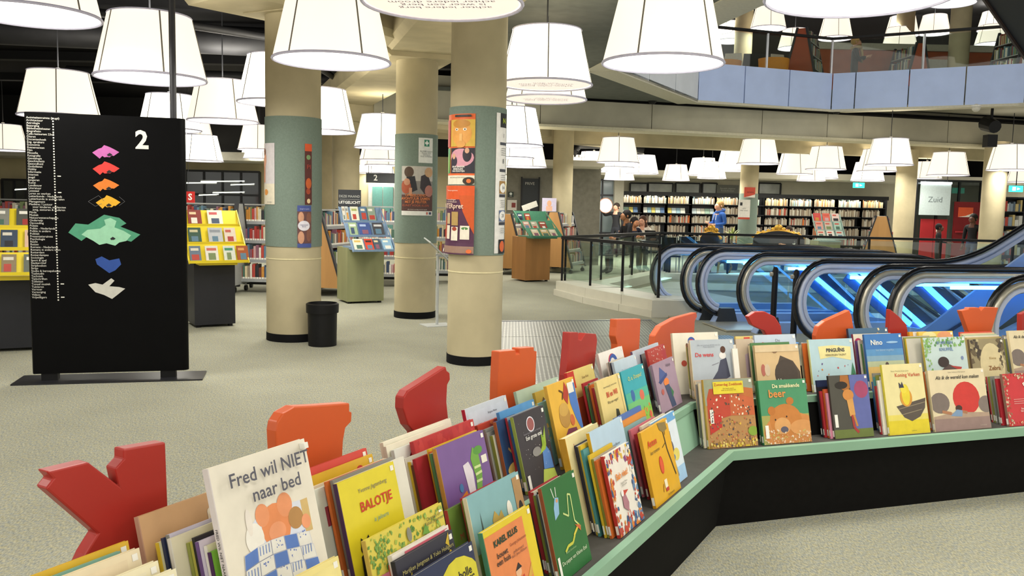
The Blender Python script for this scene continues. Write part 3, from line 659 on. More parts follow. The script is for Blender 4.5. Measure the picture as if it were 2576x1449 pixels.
def book_at(k, tier, o, u, w, h, t, cover, spine, label, art=None, group=None, spine_txt=None, sticker=True, dv=0.0):
    if tier == 1: o = min(o, .178 - t)
    else: o = min(o, .484 - t)
    s, n = SEC[k]; z0 = Z1 if tier == 1 else Z2
    wv = Vector((0, 0, 1)) * math.cos(LEAN) - n * math.sin(LEAN)
    ob = empty('picture_book', mat4=frame(dpt(k, u, o, z0 + .002), s, wv)); tag(ob, label, 'book', group)
    cm = M(cover, .35, 0, .05, 15, spec=.5); sm = M(spine, .45, 0, .05, 30)
    c = .0022
    b = MB(); b.box(0, w, 0, c, 0, h, cm); b.box(0, w, t - c, t, 0, h, cm); b.box(-.0012, .0012, -.0003, t + .0003, 0, h, sm); b.build('cover', ob)
    MB().box(.001, w - .004, c, t - c, .003, h - .003, PAGE).build('page_block', ob)
    if t > .006:
        MB().box(-.0019, -.0013, t * .1, t * .9, .012, .042, LAB).build('spine_label', ob)
    if sticker and art is not None: MB().box(w - .019, w - .007, -.0011 - .00012 * len(art), -.0006, h - .021, h - .008, LAB).build('age_sticker', ob)
    if spine_txt:
        me = text_mesh(spine_txt, min(t * .62, .016), INK); me.transform(T(-.0022, t / 2, h * .55) @ Matrix.Rotation(-math.pi / 2, 4, 'Z') @ Matrix.Rotation(math.pi / 2, 4, 'X') @ Matrix.Rotation(-math.pi / 2, 4, 'Z'))
        kk = obj('spine_lettering', me, ob); kk['kind'] = 'stuff'
    if art: sub(ob, art, w, h)
    NB[0] += 1; return ob
def book(k, tier, o, tl, tr, cover, spine, label, art=None, w=None, t=.012, **kw):
    if tl and tr:
        a, b = solve(k, tier, o, *tl), solve(k, tier, o, *tr); u = a[0]; w = b[0] - a[0]; h = (a[1] + b[1]) / 2
    elif tl:
        a = solve(k, tier, o, *tl); u = a[0]; h = a[1]
    else:
        b = solve(k, tier, o, *tr); u = b[0] - w; h = b[1]
    return book_at(k, tier, o, u, w, h, t, cover, spine, label, art, **kw)
ORD = ['first', 'second', 'third', 'fourth', 'fifth', 'sixth', 'seventh', 'eighth', 'ninth', 'tenth', 'eleventh']
PAL = {'red': 'b03038', 'orange': 'cf6a2c', 'yellow': 'dcb92f', 'olive': '8b9040', 'green': '4f7d4a', 'teal': '4f9394', 'blue': '3f6da8', 'navy': '27304f', 'purple': '6d4f86', 'white': 'e8e3d4', 'cream': 'e2d2a6', 'grey': '8c8a82', 'brown': '6e4531', 'black': '25232a', 'pink': 'd98aa0'}
def fill(k, tier, tl, o0, cols, near, w=.24, do=.0105, dh=.02, du=.012, t=None):
    """thin books standing behind a facing one: only spines and top edges show"""
    oe = min(o0 + (len(cols) - 1) * do, .170 if tier == 1 else .475); u0, h0 = solve(k, tier, oe, *tl); o = o0
    for i, c in enumerate(cols):
        tt = t or random.uniform(.006, .0105); ww = w + random.uniform(-.03, .03); h = h0 + random.uniform(-dh, dh * .6)
        cov = random.choice(['d8d0bc', 'c9c4b4', 'b8b0a0', 'a89a84', 'e2dac8', '9aa4a8'])
        book_at(k, tier, o, u0 + random.uniform(-du, du), ww, h, tt, cov if random.random() < .5 else PAL[c], PAL[c], '%s spined picture book, %s behind the %s' % (c, ORD[i], near), spine_txt=None)
        o += max(do, tt / math.cos(LEAN) + .0006)
# ---------------- left run, upper tier
B = book
B('L', 2, .400, None, (322, 1362), 'e2b630', 'e2b630', 'bright yellow thick board book, rearmost of the pale stack by the red letter', [('r', .0, .0, .9, .86, 'e0b02c')], w=.30, t=.012)
B('L', 2, .380, None, (302, 1388), '7fae9c', '7fae9c', 'teal green picture book between yellow and cream board books', None, w=.28, t=.010)
B('L', 2, .350, None, (350, 1380), 'ead9b4', 'e8d6ae', 'large cream board book with a tiny corner sticker', [('r', .02, .02, .9, .95, 'ead7b2')], w=.30, t=.016)
B('L', 2, .315, None, (397, 1412), 'eee4bf', 'eee4bf', 'pale ivory board book in front of the large cream one', [('r', .02, .02, .9, .95, 'efe6c6')], w=.30, t=.016)
B('L', 2, .285, None, (442, 1432), 'efe6c2', 'efe6c2', 'pale ivory board book, frontmost of the pale stack', [('r', .02, .02, .9, .95, 'f0e8ca')], w=.30, t=.016)
B('L', 2, .425, (347, 1303), None, 'cda377', 'b98f76', 'tan picture book with a white candle on its cover', [('r', .62, .55, .88, .86, 'efdcc2'), ('e', .75, .86, .13, .05, 'f6ead2'), ('p', [(.67, .92), (.70, .91), (.72, .96), (.69, 1.0)], 'f3b94a')], w=.27, t=.012)
for i, (x, y, o, c, s) in enumerate(((398, 1368, .392, 'e6dfae', 'yellow'), (412, 1356, .382, '26304f', 'navy'), (424, 1348, .371, 'c9c4d6', 'grey'), (428, 1358, .36, 'e7dfc0', 'white'), (476, 1368, .345, 'cfc65a', 'olive'), (490, 1355, .334, '26232a', 'black'), (498, 1366, .322, 'd9cfdf', 'purple'), (520, 1376, .310, 'ddd9b4', 'white'))):
    B('L', 2, o, (x, y), None, c, PAL[s], '%s spined picture book, %s of the row left of the bear-in-bed book' % (s, ORD[i]), w=.22, t=.0085)
B('L', 2, .297, (530, 1392), None, '79b53c', '4b2a55', 'green leaf-printed picture book with dark purple spine label', [('s', .1, .3, .95, .95, 30, .08, ['5fae3a', '9fd04a', '2f6f35', 'd0623a'])], w=.20, t=.009)
quilt = []
for r in range(6):
    for q in range(5):
        gc = lambda a, b: (.17 + a * (.135 + b * .006) - b * .018, .52 - b * .075 + .022 * math.sin(a * .8))
        x0, y0 = gc(q, r); c = [('5d7fc4' if (r + q) % 3 == 0 else 'e9e6dc')][0]
        quilt.append(('p', [gc(q, r), gc(q + 1, r), gc(q + 1, r + 1), gc(q, r + 1)], 'c9cddd')); quilt.append(('p', [tuple(.95 * v + .05 * m for v, m in zip(g, (x0 + .06, y0 - .035))) for g in (gc(q, r), gc(q + 1, r), gc(q + 1, r + 1), gc(q, r + 1))], c))
        if c != '5d7fc4' and (r + q) % 2:
            for z in range(4): quilt.append(('l', [(x0 + .02 + .03 * z, y0 - .005), (x0 + .012 + .03 * z, y0 - .05)], .010, '7d93c6'))
        elif c != '5d7fc4': quilt.append(('s', x0 + .02, y0 - .05, x0 + .11, y0, 7, .008, ['5672b8']))
B('L', 2, .245, (522, 1180), (765, 1107), 'ece4d2', 'd9d0cc', 'large cream picture book with pencil-lettered title and blue patchwork quilt', [('p', [(.26, .64), (.40, .70), (.86, .68), (.90, .50), (.24, .46)], 'dfe3ee'), ('r', .82, .5, .90, .68, 'd8b878'), ('e', .53, .60, .15, .12, 'e8905a'), ('e', .41, .68, .07, .06, 'eb9a6a'), ('e', .65, .69, .08, .065, 'eb9a6a'), ('e', .53, .57, .09, .05, 'ee9f72'), ('e', .74, .60, .08, .06, 'b98a52'), ('e', .30, .58, .09, .08, 'f2ede2'), ('e', .27, .67, .03, .07, 'efe6da'), ('e', .84, .56, .05, .04, 'ee9f72')] + quilt +
  [('t', 'Fred wil NIET', .53, .905, .10, '5d5c66', {'rot': .0, 'b': .012}), ('t', 'naar bed', .56, .80, .10, '5d5c66', {'b': .012}), ('t', 'Mick Inkpen', .60, .06, .05, '6d6a70'), ('r', .06, .12, .13, .30, 'f4f0e6'), ('s', .07, .13, .12, .29, 26, .012, ['3a3a40'])], t=.016, spine_txt='FRED WIL NIET NAAR BED')
for i, (x, y, o, c, n) in enumerate(((921, 1128, .415, 'd6493c', 'red'), (936, 1143, .400, 'e0b32e', 'golden yellow'), (972, 1154, .365, 'e9d6b6', 'pale peach'))):
    B('L', 2, o, None, (x, y), c, c, '%s picture book whose top shows behind the yellow black-cat book' % n, [('r', .05, .05, .9, .9, c), ('e', .8, .9, .04, .03, 'c93c35')] if i == 1 else [('r', .05, .05, .9, .93, c)], w=.30, t=.010)
B('L', 2, .335, (785, 1238), None, 'dfe3d6', 'e4dccb', 'pale mint picture book between the bear-in-bed book and the yellow one', [('r', .1, .05, .9, .3, 'cfd9c4'), ('r', .12, .6, .4, .8, 'a84650')], w=.25, t=.012)
fill('L', 2, (826, 1212), .284, ['cream', 'white', 'grey', 'orange'], 'yellow black-cat book', w=.25, dh=.006)
B('L', 2, .262, (845, 1213), (990, 1168), 'e4d22c', '4d3350', 'bright yellow picture book with red hand-lettered title and black cat', [('t', 'Yvonne Jagtenberg', .55, .86, .055, '77736a', {'sh': .2}), ('t', 'BALOTJE', .57, .71, .125, 'd0402f', {'sx': .95, 'b': .015}), ('t', 'is jaloers', .60, .56, .06, '6fa6a0', {'sh': .2}), ('p', [(.14, .08), (.36, .08), (.34, .30), (.26, .34), (.16, .30)], '1d1b20'), ('e', .27, .36, .10, .06, '1d1b20'), ('p', [(.18, .38), (.20, .46), (.26, .41), (.33, .46), (.36, .38)], '1d1b20'), ('e', .55, .2, .09, .07, 'd2402e'), ('r', 0, 0, 1, .07, 'b4a69a')], t=.011)
B('L', 2, .430, (963, 1113), (1133, 1055), 'f0e9d2', 'e7dcc4', 'wide ivory picture book, tallest behind the purple crocodile book', None, t=.013)
B('L', 2, .412, (970, 1122), (1120, 1072), 'efe7cf', 'd9ccb8', 'ivory picture book directly in front of the tallest ivory one', None, t=.010)
B('L', 2, .395, (990, 1132), (1085, 1100), 'e5e6dc', 'cfd0c8', 'white picture book with brick red patch and dark title on the spine', [('e', .6, .85, .25, .08, '9b3434')], t=.011, spine_txt='Zweef')
fill('L', 2, (1016, 1150), .330, ['red', 'brown', 'yellow', 'white', 'orange'], 'red leather-look book', w=.2, dh=.02)
B('L', 2, .372, (1038, 1110), (1190, 1058), 'c23a3c', 'b03034', 'red leather-look picture book above the purple crocodile book', [('r', .0, .0, 1, 1, 'c13d3d'), ('s', 0, .5, 1, 1, 40, .06, ['b8353a', 'cb4744'])], t=.012)
fill('L', 2, (1075, 1130), .281, ['olive', 'green', 'orange', 'yellow'], 'purple crocodile book', w=.24, dh=.012)
B('L', 2, .265, (1095, 1125), (1215, 1088), '7d5c98', 'c08a3c', 'purple picture book with a green striped crocodile figure and green hill', [('e', .62, -.02, .52, .33, '8db34a'), ('p', [(.62, .30), (.72, .30), (.80, .52), (.80, .74), (.70, .86), (.62, .74), (.66, .5)], '79ac4a'), ('p', [(.48, .28), (.60, .30), (.62, .6), (.56, .72), (.44, .7), (.46, .5)], 'e9dfe4'), ('e', .80, .80, .10, .05, '5f9a44'), ('r', .84, .63, .96, .72, 'f0ead8'), ('p', [(.30, .24), (.46, .28), (.42, .42), (.26, .36)], 'd7832c'), ('e', .33, .47, .04, .05, '4f7fb0'), ('l', [(.66, .62), (.80, .62)], .03, 'd6e5a0'), ('l', [(.66, .54), (.80, .55)], .03, 'd6e5a0'), ('l', [(.65, .46), (.78, .46)], .03, 'd6e5a0'), ('r', .06, .06, .14, .2, 'f2efe4')], t=.012)
B('L', 2, .430, (1168, 1032), (1272, 995), 'cfd5dc', 'c63246', 'red-backed picture book with pale sky and a red title', [('r', .04, .0, 1, .94, 'd3d8e0'), ('t', 'Wacht op mij, wacht!', .55, .74, .075, 'cc3b3a', {'b': .01}), ('r', .04, 0, 1, .5, 'b8453a'), ('t', 'Brigitte Minne', .6, .86, .04, '6a6a70')], t=.012)
B('L', 2, .385, (1200, 1070), (1268, 1048), 'c2452f', 'b23b2c', 'dark orange picture book below the wait-for-me book', [('s', 0, .3, 1, 1, 20, .1, ['8d2c22', 'd96b35'])], t=.012)
fill('L', 2, (1210, 1082), .325, ['olive', 'grey', 'grey', 'black'], 'night-blue tree book', w=.13, dh=.02)
B('L', 2, .345, (1255, 1042), (1342, 1003), '5b9bd0', '4a88c0', 'sky blue picture book above the black donkey book', [('r', 0, 0, 1, 1, '5d9dd2')], t=.010)
B('L', 2, .310, (1247, 1063), (1300, 1042), '2f4a72', 'a05a34', 'night-blue picture book with a golden bare tree', [('l', [(.6, .1), (.55, .45), (.62, .8)], .10, 'c8a05a'), ('l', [(.55, .45), (.3, .6)], .06, 'c8a05a'), ('e', .5, .3, .4, .1, 'e6c26a'), ('r', 0, 0, 1, .22, 'd88a3c')], t=.011)
fill('L', 2, (1272, 1055), .279, ['olive', 'blue', 'red'], 'black donkey book', w=.2, dh=.008)
B('L', 2, .263, (1290, 1052), (1365, 1020), '3a363c', '8fa04a', 'black picture book with a green donkey and a red moon', [('e', .48, .83, .13, .10, 'e9e6ee'), ('e', .48, .83, .11, .085, '9b5a58'), ('t', 'Een grote ezel', .50, .67, .075, 'f2f0ea', {'b': .012}), ('t', 'Rindert Kromhout & A. van Haeringen', .48, .73, .03, '9a98a0'), ('p', [(.60, .20), (.95, .15), (1.0, .02), (.5, .02)], 'b8c65a'), ('p', [(.62, .20), (.70, .50), (.78, .52), (.92, .38), (.94, .16)], '5b86c4'), ('p', [(.56, .40), (.70, .50), (.90, .74), (.84, .50), (.80, .44)], '9ab53c'), ('p', [(.70, .48), (.74, .70), (.80, .52)], '8aa836'), ('e', .50, .46, .14, .06, '8d8a86'), ('s', .05, .2, .95, .95, 24, .008, ['f2f0ea']), ('r', .06, .03, .14, .22, 'efece4')], t=.011)
B('L', 2, .440, (1298, 988), (1403, 948), 'b9cdb6', 'a8bfa6', 'mint green picture book with a small purple bird', [('e', .72, .86, .04, .03, '5a4a7a'), ('t', 'Benno Barnard', .6, .84, .045, '66707a'), ('t', 'Een', .25, .66, .12, '6d6a3c')], t=.011)
B('L', 2, .400, (1345, 992), (1380, 975), 'c4a83e', 'b5983a', 'olive gold picture book with a brown star shape', [('p', [(.3, .8), (.5, .9), (.7, .8), (.6, .7), (.4, .7)], '5a4424')], t=.010)
fill('L', 2, (1368, 1012), .355, ['teal', 'yellow', 'orange', 'blue'], 'yellow king book', w=.10, dh=.015)
B('L', 2, .335, (1352, 1018), (1388, 1003), '7cc0d2', 'd0b040', 'light blue picture book with yellow spine beside the black donkey book', [('s', .1, .1, .9, .9, 10, .1, ['a8d8e2', 'e8d48a'])], t=.010)
B('L', 2, .285, (1375, 977), (1440, 945), 'e7b541', 'd2a23a', 'golden yellow picture book with a purple-robed crowned figure', [('p', [(.35, .0), (.25, .32), (.45, .42), (.75, .40), (.95, .0)], '7a3a52'), ('p', [(.72, .92), (.98, .95), (1.0, .25), (.80, .5), (.70, .7)], '4e7ac0'), ('e', .42, .58, .20, .14, 'b98d44'), ('e', .42, .66, .17, .08, 'cfa552'), ('p', [(.48, .80), (.62, .98), (.72, .85), (.60, .70)], 'b5402c'), ('e', .66, .50, .08, .07, 'cd6b3a'), ('l', [(.38, .9), (.5, .86), (.44, .78)], .03, '5a3a20'), ('p', [(.52, .12), (.60, .34), (.68, .12)], 'efe6da'), ('r', .70, .82, .92, .95, 'efeadb')], t=.012)
B('L', 2, .440, (1425, 940), (1490, 915), 'e4cf7c', 'c9302f', 'pale yellow picture book with a red corner block', [('r', 0, .72, .24, 1, 'c93a2e'), ('t', 'Slaap Kind', .62, .84, .06, '8a6a3a'), ('r', 0, .0, 1, .55, 'd0603c')], t=.012)
fill('L', 2, (1470, 968), .345, ['yellow', 'red', 'orange', 'green', 'green', 'red'], 'red-titled tightrope book', w=.16, dh=.01)
fill('L', 2, (1496, 965), .283, ['grey', 'cream', 'cream'], 'tightrope book among greens', w=.14, dh=.01)
B('L', 2, .455, (1505, 893), (1564, 870), 'f0ebe2', 'e2dcd2', 'white picture book with a red and blue ring', [('e', .5, .78, .18, .16, 'c23a46'), ('e', .53, .78, .17, .15, '3d5fa8'), ('e', .5, .76, .11, .11, 'f0ebe2'), ('t', 'Onderweg', .85, .70, .1, '54545c')], t=.014)
fill('L', 2, (1528, 910), .395, ['navy', 'grey', 'white'], 'pale blue flower book', w=.15, dh=.01)
B('L', 2, .375, (1543, 912), (1598, 893), 'c6d6e0', 'b4c4d0', 'pale blue picture book with faint lettering above the octopus book', [('t', 'De bijzondere', .5, .80, .08, '9fb0c4')], t=.011)
B('L', 2, .272, (1500, 964), (1557, 938), 'ead38a', 'd2bb74', 'straw yellow picture book with red title and a tightrope walker', [('t', 'Bil en Wil', .52, .74, .12, 'd34a35', {'b': .02, 'sx': .9}), ('t', 'Wat een wagen!', .5, .62, .065, '35302c'), ('t', 'Annet Huizing & J. van der Linden', .5, .87, .038, '4a443c'), ('l', [(.88, 1), (.92, .25)], .008, '6a6258'), ('p', [(.56, .48), (.42, .05), (.50, .05), (.60, .36), (.68, .05), (.76, .05), (.66, .46)], '3c4034'), ('e', .30, .12, .06, .08, '2e2a28'), ('e', .92, .3, .05, .06, '9a9280')], t=.011)
B('L', 2, .272, (1561, 939), (1616, 914), '35a8b4', '2f98a4', 'turquoise to green underwater picture book with yellow hand-lettered title', [('r', 0, 0, 1, .28, '8fc24e'), ('r', 0, .28, 1, .45, '74c07a'), ('r', 0, .45, 1, .62, '52b69c'), ('t', 'O, o, Octopus!', .52, .84, .10, 'e9dc6a', {'sh': .15}), ('e', .30, .55, .08, .10, '3f6ca8'), ('e', .68, .50, .10, .09, 'd8705a'), ('s', .1, .05, .95, .3, 24, .035, ['d4d84a', 'e58a4a', '6aa83c']), ('e', .5, .12, .1, .06, 'e8d24a'), ('e', .9, .12, .06, .06, 'dc6a4a')], t=.011)
fill('L', 2, (1600, 893), .425, ['grey', 'navy', 'white', 'brown'], 'red snow book', w=.18, dh=.012)
B('L', 2, .440, (1590, 886), (1655, 862), 'c8d4dc', '6d4c6a', 'pale grey-blue picture book at the back of the corner bundle', None, t=.010)
B('L', 2, .372, (1627, 884), (1670, 864), 'b5362f', 'a52e2a', 'red picture book with white dots and white shapes', [('s', .05, .6, .95, .98, 40, .015, ['f4ece0']), ('p', [(.1, .0), (.1, .45), (.35, .5), (.5, .25), (.65, .6), (.95, .5), (1, 0)], 'f0e4c8'), ('e', .6, .4, .1, .1, 'd25a44')], t=.011)
fill('L', 2, (1632, 925), .292, ['black', 'brown', 'grey', 'navy'], 'mauve witch book', w=.2, dh=.01)
B('L', 2, .275, (1640, 920), (1692, 897), 'a48a9c', '8f7888', 'mauve picture book with an orange-nosed witch in blue hat', [('t', 'Heksje', .68, .88, .10, '55485a'), ('p', [(.28, .90), (.16, .62), (.56, .70)], '4a5c94'), ('p', [(.12, .62), (.55, .74), (.56, .68), (.2, .56)], '3c4a80'), ('e', .46, .56, .12, .08, 'e8823c'), ('p', [(.36, .50), (.56, .50), (.70, .02), (.50, .02)], '43506e'), ('e', .22, .4, .06, .06, 'b8605a'), ('p', [(.58, .45), (.7, .3), (.6, .2)], '3f7a52')], t=.011)
# ---------------- left run, lower tier
B('L', 1, .075, (735, 1462), (850, 1398), 'eddc8e', 'e3d184', 'pale lemon picture book overlapping the bottom of the bear-in-bed book', [('r', .02, .02, .9, .97, 'efdf94')], t=.012)
B('L', 1, .135, (918, 1360), (1110, 1268), 'dccb52', 'c8a84a', 'lime yellow picture book with black and red party title and leaf border', [('s', .02, .80, .75, .99, 90, .02, ['7ea24a', '5f8a3c', 'a8b84a']), ('s', .0, .5, .2, .95, 60, .02, ['7ea24a', '5f8a3c']), ('s', .72, .7, .99, .99, 50, .02, ['7ea24a', 'a8b84a']), ('t', 'Het', .30, .74, .11, '2a2628', {'b': .03}), ('t', 'grote', .54, .75, .13, 'c2382e', {'b': .02}), ('t', 'feest', .82, .74, .11, '2a2628', {'b': .03}), ('t', 'Christian en\nFabian Jeremies', .84, .92, .035, '4c4838'), ('e', .50, .90, .03, .05, '8a8a7a'), ('r', .05, .3, .2, .74, 'd8788c'), ('r', .18, .35, .27, .78, 'c8602c'), ('p', [(.66, .85), (.72, .92), (.76, .84)], '6a9a3c')], t=.012)
B('L', 1, .118, (985, 1398), (1127, 1324), 'efe6d8', 'e6dcd0', 'white picture book with a pink band behind the night-sky book', [('r', .2, .93, .97, .98, 'd86a78')], t=.013)
B('L', 1, .100, (992, 1412), (1137, 1337), '35343f', '26262c', 'black night-sky picture book with golden birds and yellow hand lettering', [('t', 'Marijken Jongman & Yoko Heiligers', .52, .88, .055, 'cfc27a', {'sh': .15}), ('e', .52, .55, .40, .25, '6fc0b4'), ('p', [(.84, .92), (.92, 1.0), (.9, .88)], 'd8b83c'), ('p', [(.12, .74), (.22, .86), (.2, .7)], 'd8b83c'), ('e', .9, .8, .03, .05, 'd8b83c')], t=.012)
B('L', 1, .055, (1030, 1455), (1187, 1366), '2c3454', '232a44', 'navy picture book with a big yellow oval and black title', [('e', .70, .48, .42, .46, 'd6ca3a'), ('t', 'Tien bolle\nBIGGETJES', .68, .72, .11, '33302a', {'b': .02}), ('s', .02, .6, .3, .95, 14, .02, ['4a5a8c', '8d93b0'])], t=.013)
B('L', 1, .165, (1124, 1285), (1180, 1258), '6f8a3c', 'b03a34', 'olive green picture book between the party book and the Paris book', [('t', 'M', .4, .72, .08, 'b04a3a')], t=.010)
fill('L', 1, (1165, 1262), .118, ['brown', 'black', 'olive', 'red'], 'Paris skyline book', w=.2, dh=.02)
B('L', 1, .102, (1172, 1252), (1303, 1190), '86b3b8', 'd8cfae', 'pale blue picture book with a skyline of towers and a white dome', [('r', 0, 0, 1, .55, '7a9a5a'), ('p', [(.10, .30), (.15, .62), (.17, .85), (.19, .62), (.26, .30)], '4e5a58'), ('p', [(.36, .35), (.36, .74), (.42, .80), (.48, .74), (.54, .78), (.58, .70), (.60, .35)], 'c2a558'), ('p', [(.62, .40), (.66, .66), (.70, .78), (.74, .66), (.84, .62), (.86, .40)], 'e9e6da'), ('e', .70, .74, .05, .08, 'efece2'), ('r', .84, .12, 1.0, .97, 'b08a5c'), ('e', .92, .6, .06, .17, '2f2a26'), ('r', .3, .22, .84, .36, '9cbf7a'), ('l', [(.40, .30), (.56, .32)], .03, '2b2b2b'), ('e', .46, .28, .05, .03, '2b2b2b')], t=.012)
B('L', 1, .052, (1213, 1345), (1330, 1270), 'e3c92e', '4f8a6a', 'yellow and orange picture book with a builder in a red shirt', [('r', .0, .0, .80, .94, 'e58a52'), ('t', 'KAREL KLUS', .40, .84, .085, '2c4434', {'b': .04, 'rot': .03}), ('t', 'bouwt\neen huis', .28, .68, .08, '3a3430', {'b': .015}), ('t', 'George Johansson', .62, .74, .045, '8a4a3a'), ('t', 'geillustreerd\ndoor Jens Ahlbom', .6, .64, .042, '8a5a4a'), ('p', [(.44, .10), (.44, .36), (.62, .40), (.66, .12)], 'cc4a36'), ('e', .52, .45, .06, .05, 'e8b890'), ('p', [(.46, .47), (.60, .48), (.54, .54)], '2e2a2c'), ('r', .42, .0, .66, .14, '5a7fb4'), ('p', [(.16, .10), (.14, .34), (.34, .38), (.36, .12)], '6aa85a'), ('p', [(.64, .3), (.80, .46), (.78, .34)], 'd9a84a'), ('r', .7, .0, .86, .22, '6d7a80')], t=.014)
fill('L', 1, (1330, 1238), .078, ['brown', 'white', 'black', 'olive', 'red', 'red'], 'dark green string-puppet book', w=.2, dh=.008, do=.011)
B('L', 1, .060, (1360, 1228), (1443, 1186), '2f6e38', '9a5230', 'dark green picture book with a thin blue creature and chalk lines', [('p', [(.20, .62), (.34, .66), (.40, .82), (.30, .84), (.22, .74)], '8fb8d8'), ('l', [(.28, .84), (.24, .95)], .02, 'cfd8c8'), ('l', [(.34, .84), (.36, .94)], .02, 'cfd8c8'), ('e', .34, .80, .03, .02, 'd89a6a'), ('l', [(.44, .64), (.58, .58), (.66, .80), (.74, .78), (.72, .50), (.86, .40)], .025, 'c9d88a'), ('l', [(.30, .26), (.40, .30), (.55, .30), (.64, .36)], .04, 'c8c84a'), ('l', [(.62, .36), (.82, .44)], .04, 'd8c84a'), ('p', [(.70, .46), (.86, .42), (.84, .36)], 'cc6a3a'), ('t', 'De pappa van Kleine Ezel', .52, .17, .058, 'dfe8c8', {'rot': .0}), ('t', 'Rindert Kromhout', .45, .25, .032, '9fc08a'), ('r', .04, .03, .10, .26, 'efece2')], t=.011)
B('L', 1, .158, (1418, 1104), (1500, 1064), 'ecdca2', 'd49a2c', 'thick orange-spined picture book, rearmost behind the spring book', None, t=.024)
fill('L', 1, (1440, 1120), .112, ['teal', 'yellow', 'black', 'navy', 'red'], 'pale sky-blue spring book', w=.2, dh=.012)
fill('L', 1, (1486, 1150), .070, ['orange', 'olive', 'yellow'], 'white tiled-border book', w=.17, dh=.012)
B('L', 1, .100, (1481, 1090), (1563, 1050), 'b9d3e6', 'e0ae2a', 'pale sky-blue picture book with big red spring title', [('t', 'Leve de lente!', .52, .62, .105, 'd24a3c', {'b': .02}), ('t', 'kijk-uitzoekboek', .52, .48, .06, '7a8a94'), ('t', 'Rotraut Susanne Berner', .55, .76, .042, '66727c'), ('r', 0, 0, 1, .35, 'd8d2b4'), ('r', .0, .35, 1, .42, '9fbf6a'), ('s', .0, .0, 1, .36, 40, .05, ['c24a3a', '4a6a9a', 'e0b84a', 'efe6d6'])], t=.011)
B('L', 1, .048, (1518, 1150), (1580, 1112), 'efe8dc', 'c23a30', 'white picture book with tiled border and a striped big-beaked bird', [('s', .0, .82, 1, 1.0, 40, .06, ['c24a3a', '3f5a8a', 'e0b84a', '8a4a7a', 'efe6d6']), ('s', .82, 0, 1, 1.0, 50, .06, ['c24a3a', '3f5a8a', 'e08a3a', '6a8ab0', 'efe6d6']), ('s', .0, .0, 1, .16, 50, .06, ['c24a3a', '3f5a8a', 'e08a3a', '6a8ab0']), ('s', .0, .2, .14, .8, 30, .05, ['c24a3a', '3f5a8a', 'e08a3a']), ('t', 'Bah vies!', .48, .68, .105, 'e5893a', {'b': .03}), ('t', 'Brigitte Minne\n& Jan Jutte', .5, .57, .035, '6a6660'), ('p', [(.32, .30), (.34, .46), (.44, .48), (.54, .32), (.48, .22)], 'b07a86'), ('p', [(.36, .50), (.60, .47), (.42, .43)], 'c94a3c'), ('e', .36, .47, .05, .04, 'f4f0ea'), ('l', [(.42, .22), (.42, .12)], .02, 'c94a3c'), ('l', [(.5, .24), (.54, .14)], .02, 'c94a3c')], t=.012)
for i, (x, y, o, c, n) in enumerate(((1609, 1020, .172, '4f74b8', 'blue'), (1622, 1031, .158, 'e2913a', 'orange'), (1625, 1048, .145, '7fa8a8', 'teal'), (1647, 1048, .130, 'd0707c', 'pink'), (1672, 1040, .112, 'e9dfc4', 'cream'))):
    B('L', 1, o, None, (x, y), c, c, '%s picture book showing its top edge behind the orange-yellow wand book' % n, None, w=.27, t=.010)
fill('L', 1, (1600, 1090), .082, ['black', 'brown', 'red'], 'orange-yellow wand book', w=.2, dh=.008)
B('L', 1, .070, None, (1694, 1033), 'dfeaf2', 'c8d8e6', 'white to sky-blue picture book with a bee-like creature at the corner', [('r', 0, 0, 1, .22, 'a8cdec'), ('r', 0, .88, 1, 1, '6aa8dc'), ('e', .62, .52, .07, .10, '5c5a6a'), ('e', .74, .40, .13, .09, 'e2d26a'), ('e', .58, .38, .10, .05, '5a7fae'), ('l', [(.58, .60), (.54, .74)], .015, '44424c'), ('l', [(.64, .62), (.64, .76)], .015, '44424c'), ('l', [(.6, .3), (.66, .1)], .05, '9a948a'), ('t', 'Bij', .5, .82, .05, 'd88a7a')], w=.27, t=.010)
B('L', 1, .045, (1611, 1090), (1676, 1052), 'e5ad27', 'd29a22', 'orange-yellow picture book with red title, tall thin tree and red wand', [('t', 'Anton', .30, .80, .13, 'd8442c', {'b': .015}), ('t', 'kan toveren', .34, .68, .07, '3a3430'), ('l', [(.74, .96), (.78, .60), (.92, .22)], .03, '3a3226'), ('l', [(.76, .7), (.62, .66)], .012, '3a3226'), ('l', [(.85, .96), (.80, .8)], .015, '3a3226'), ('p', [(.60, 1.0), (.90, .96), (.92, .86), (.76, .84), (.64, .90)], '8d7a4a'), ('e', .47, .46, .07, .12, 'd2452c'), ('e', .47, .46, .045, .10, 'e0603a'), ('r', .44, .14, .54, .26, 'f1e3c2'), ('r', .45, .10, .56, .15, 'c2402c'), ('l', [(.36, .12), (.40, .22)], .02, 'b07a22'), ('t', 'Ole Konnecke', .6, .05, .04, '5a4a28')], t=.013)
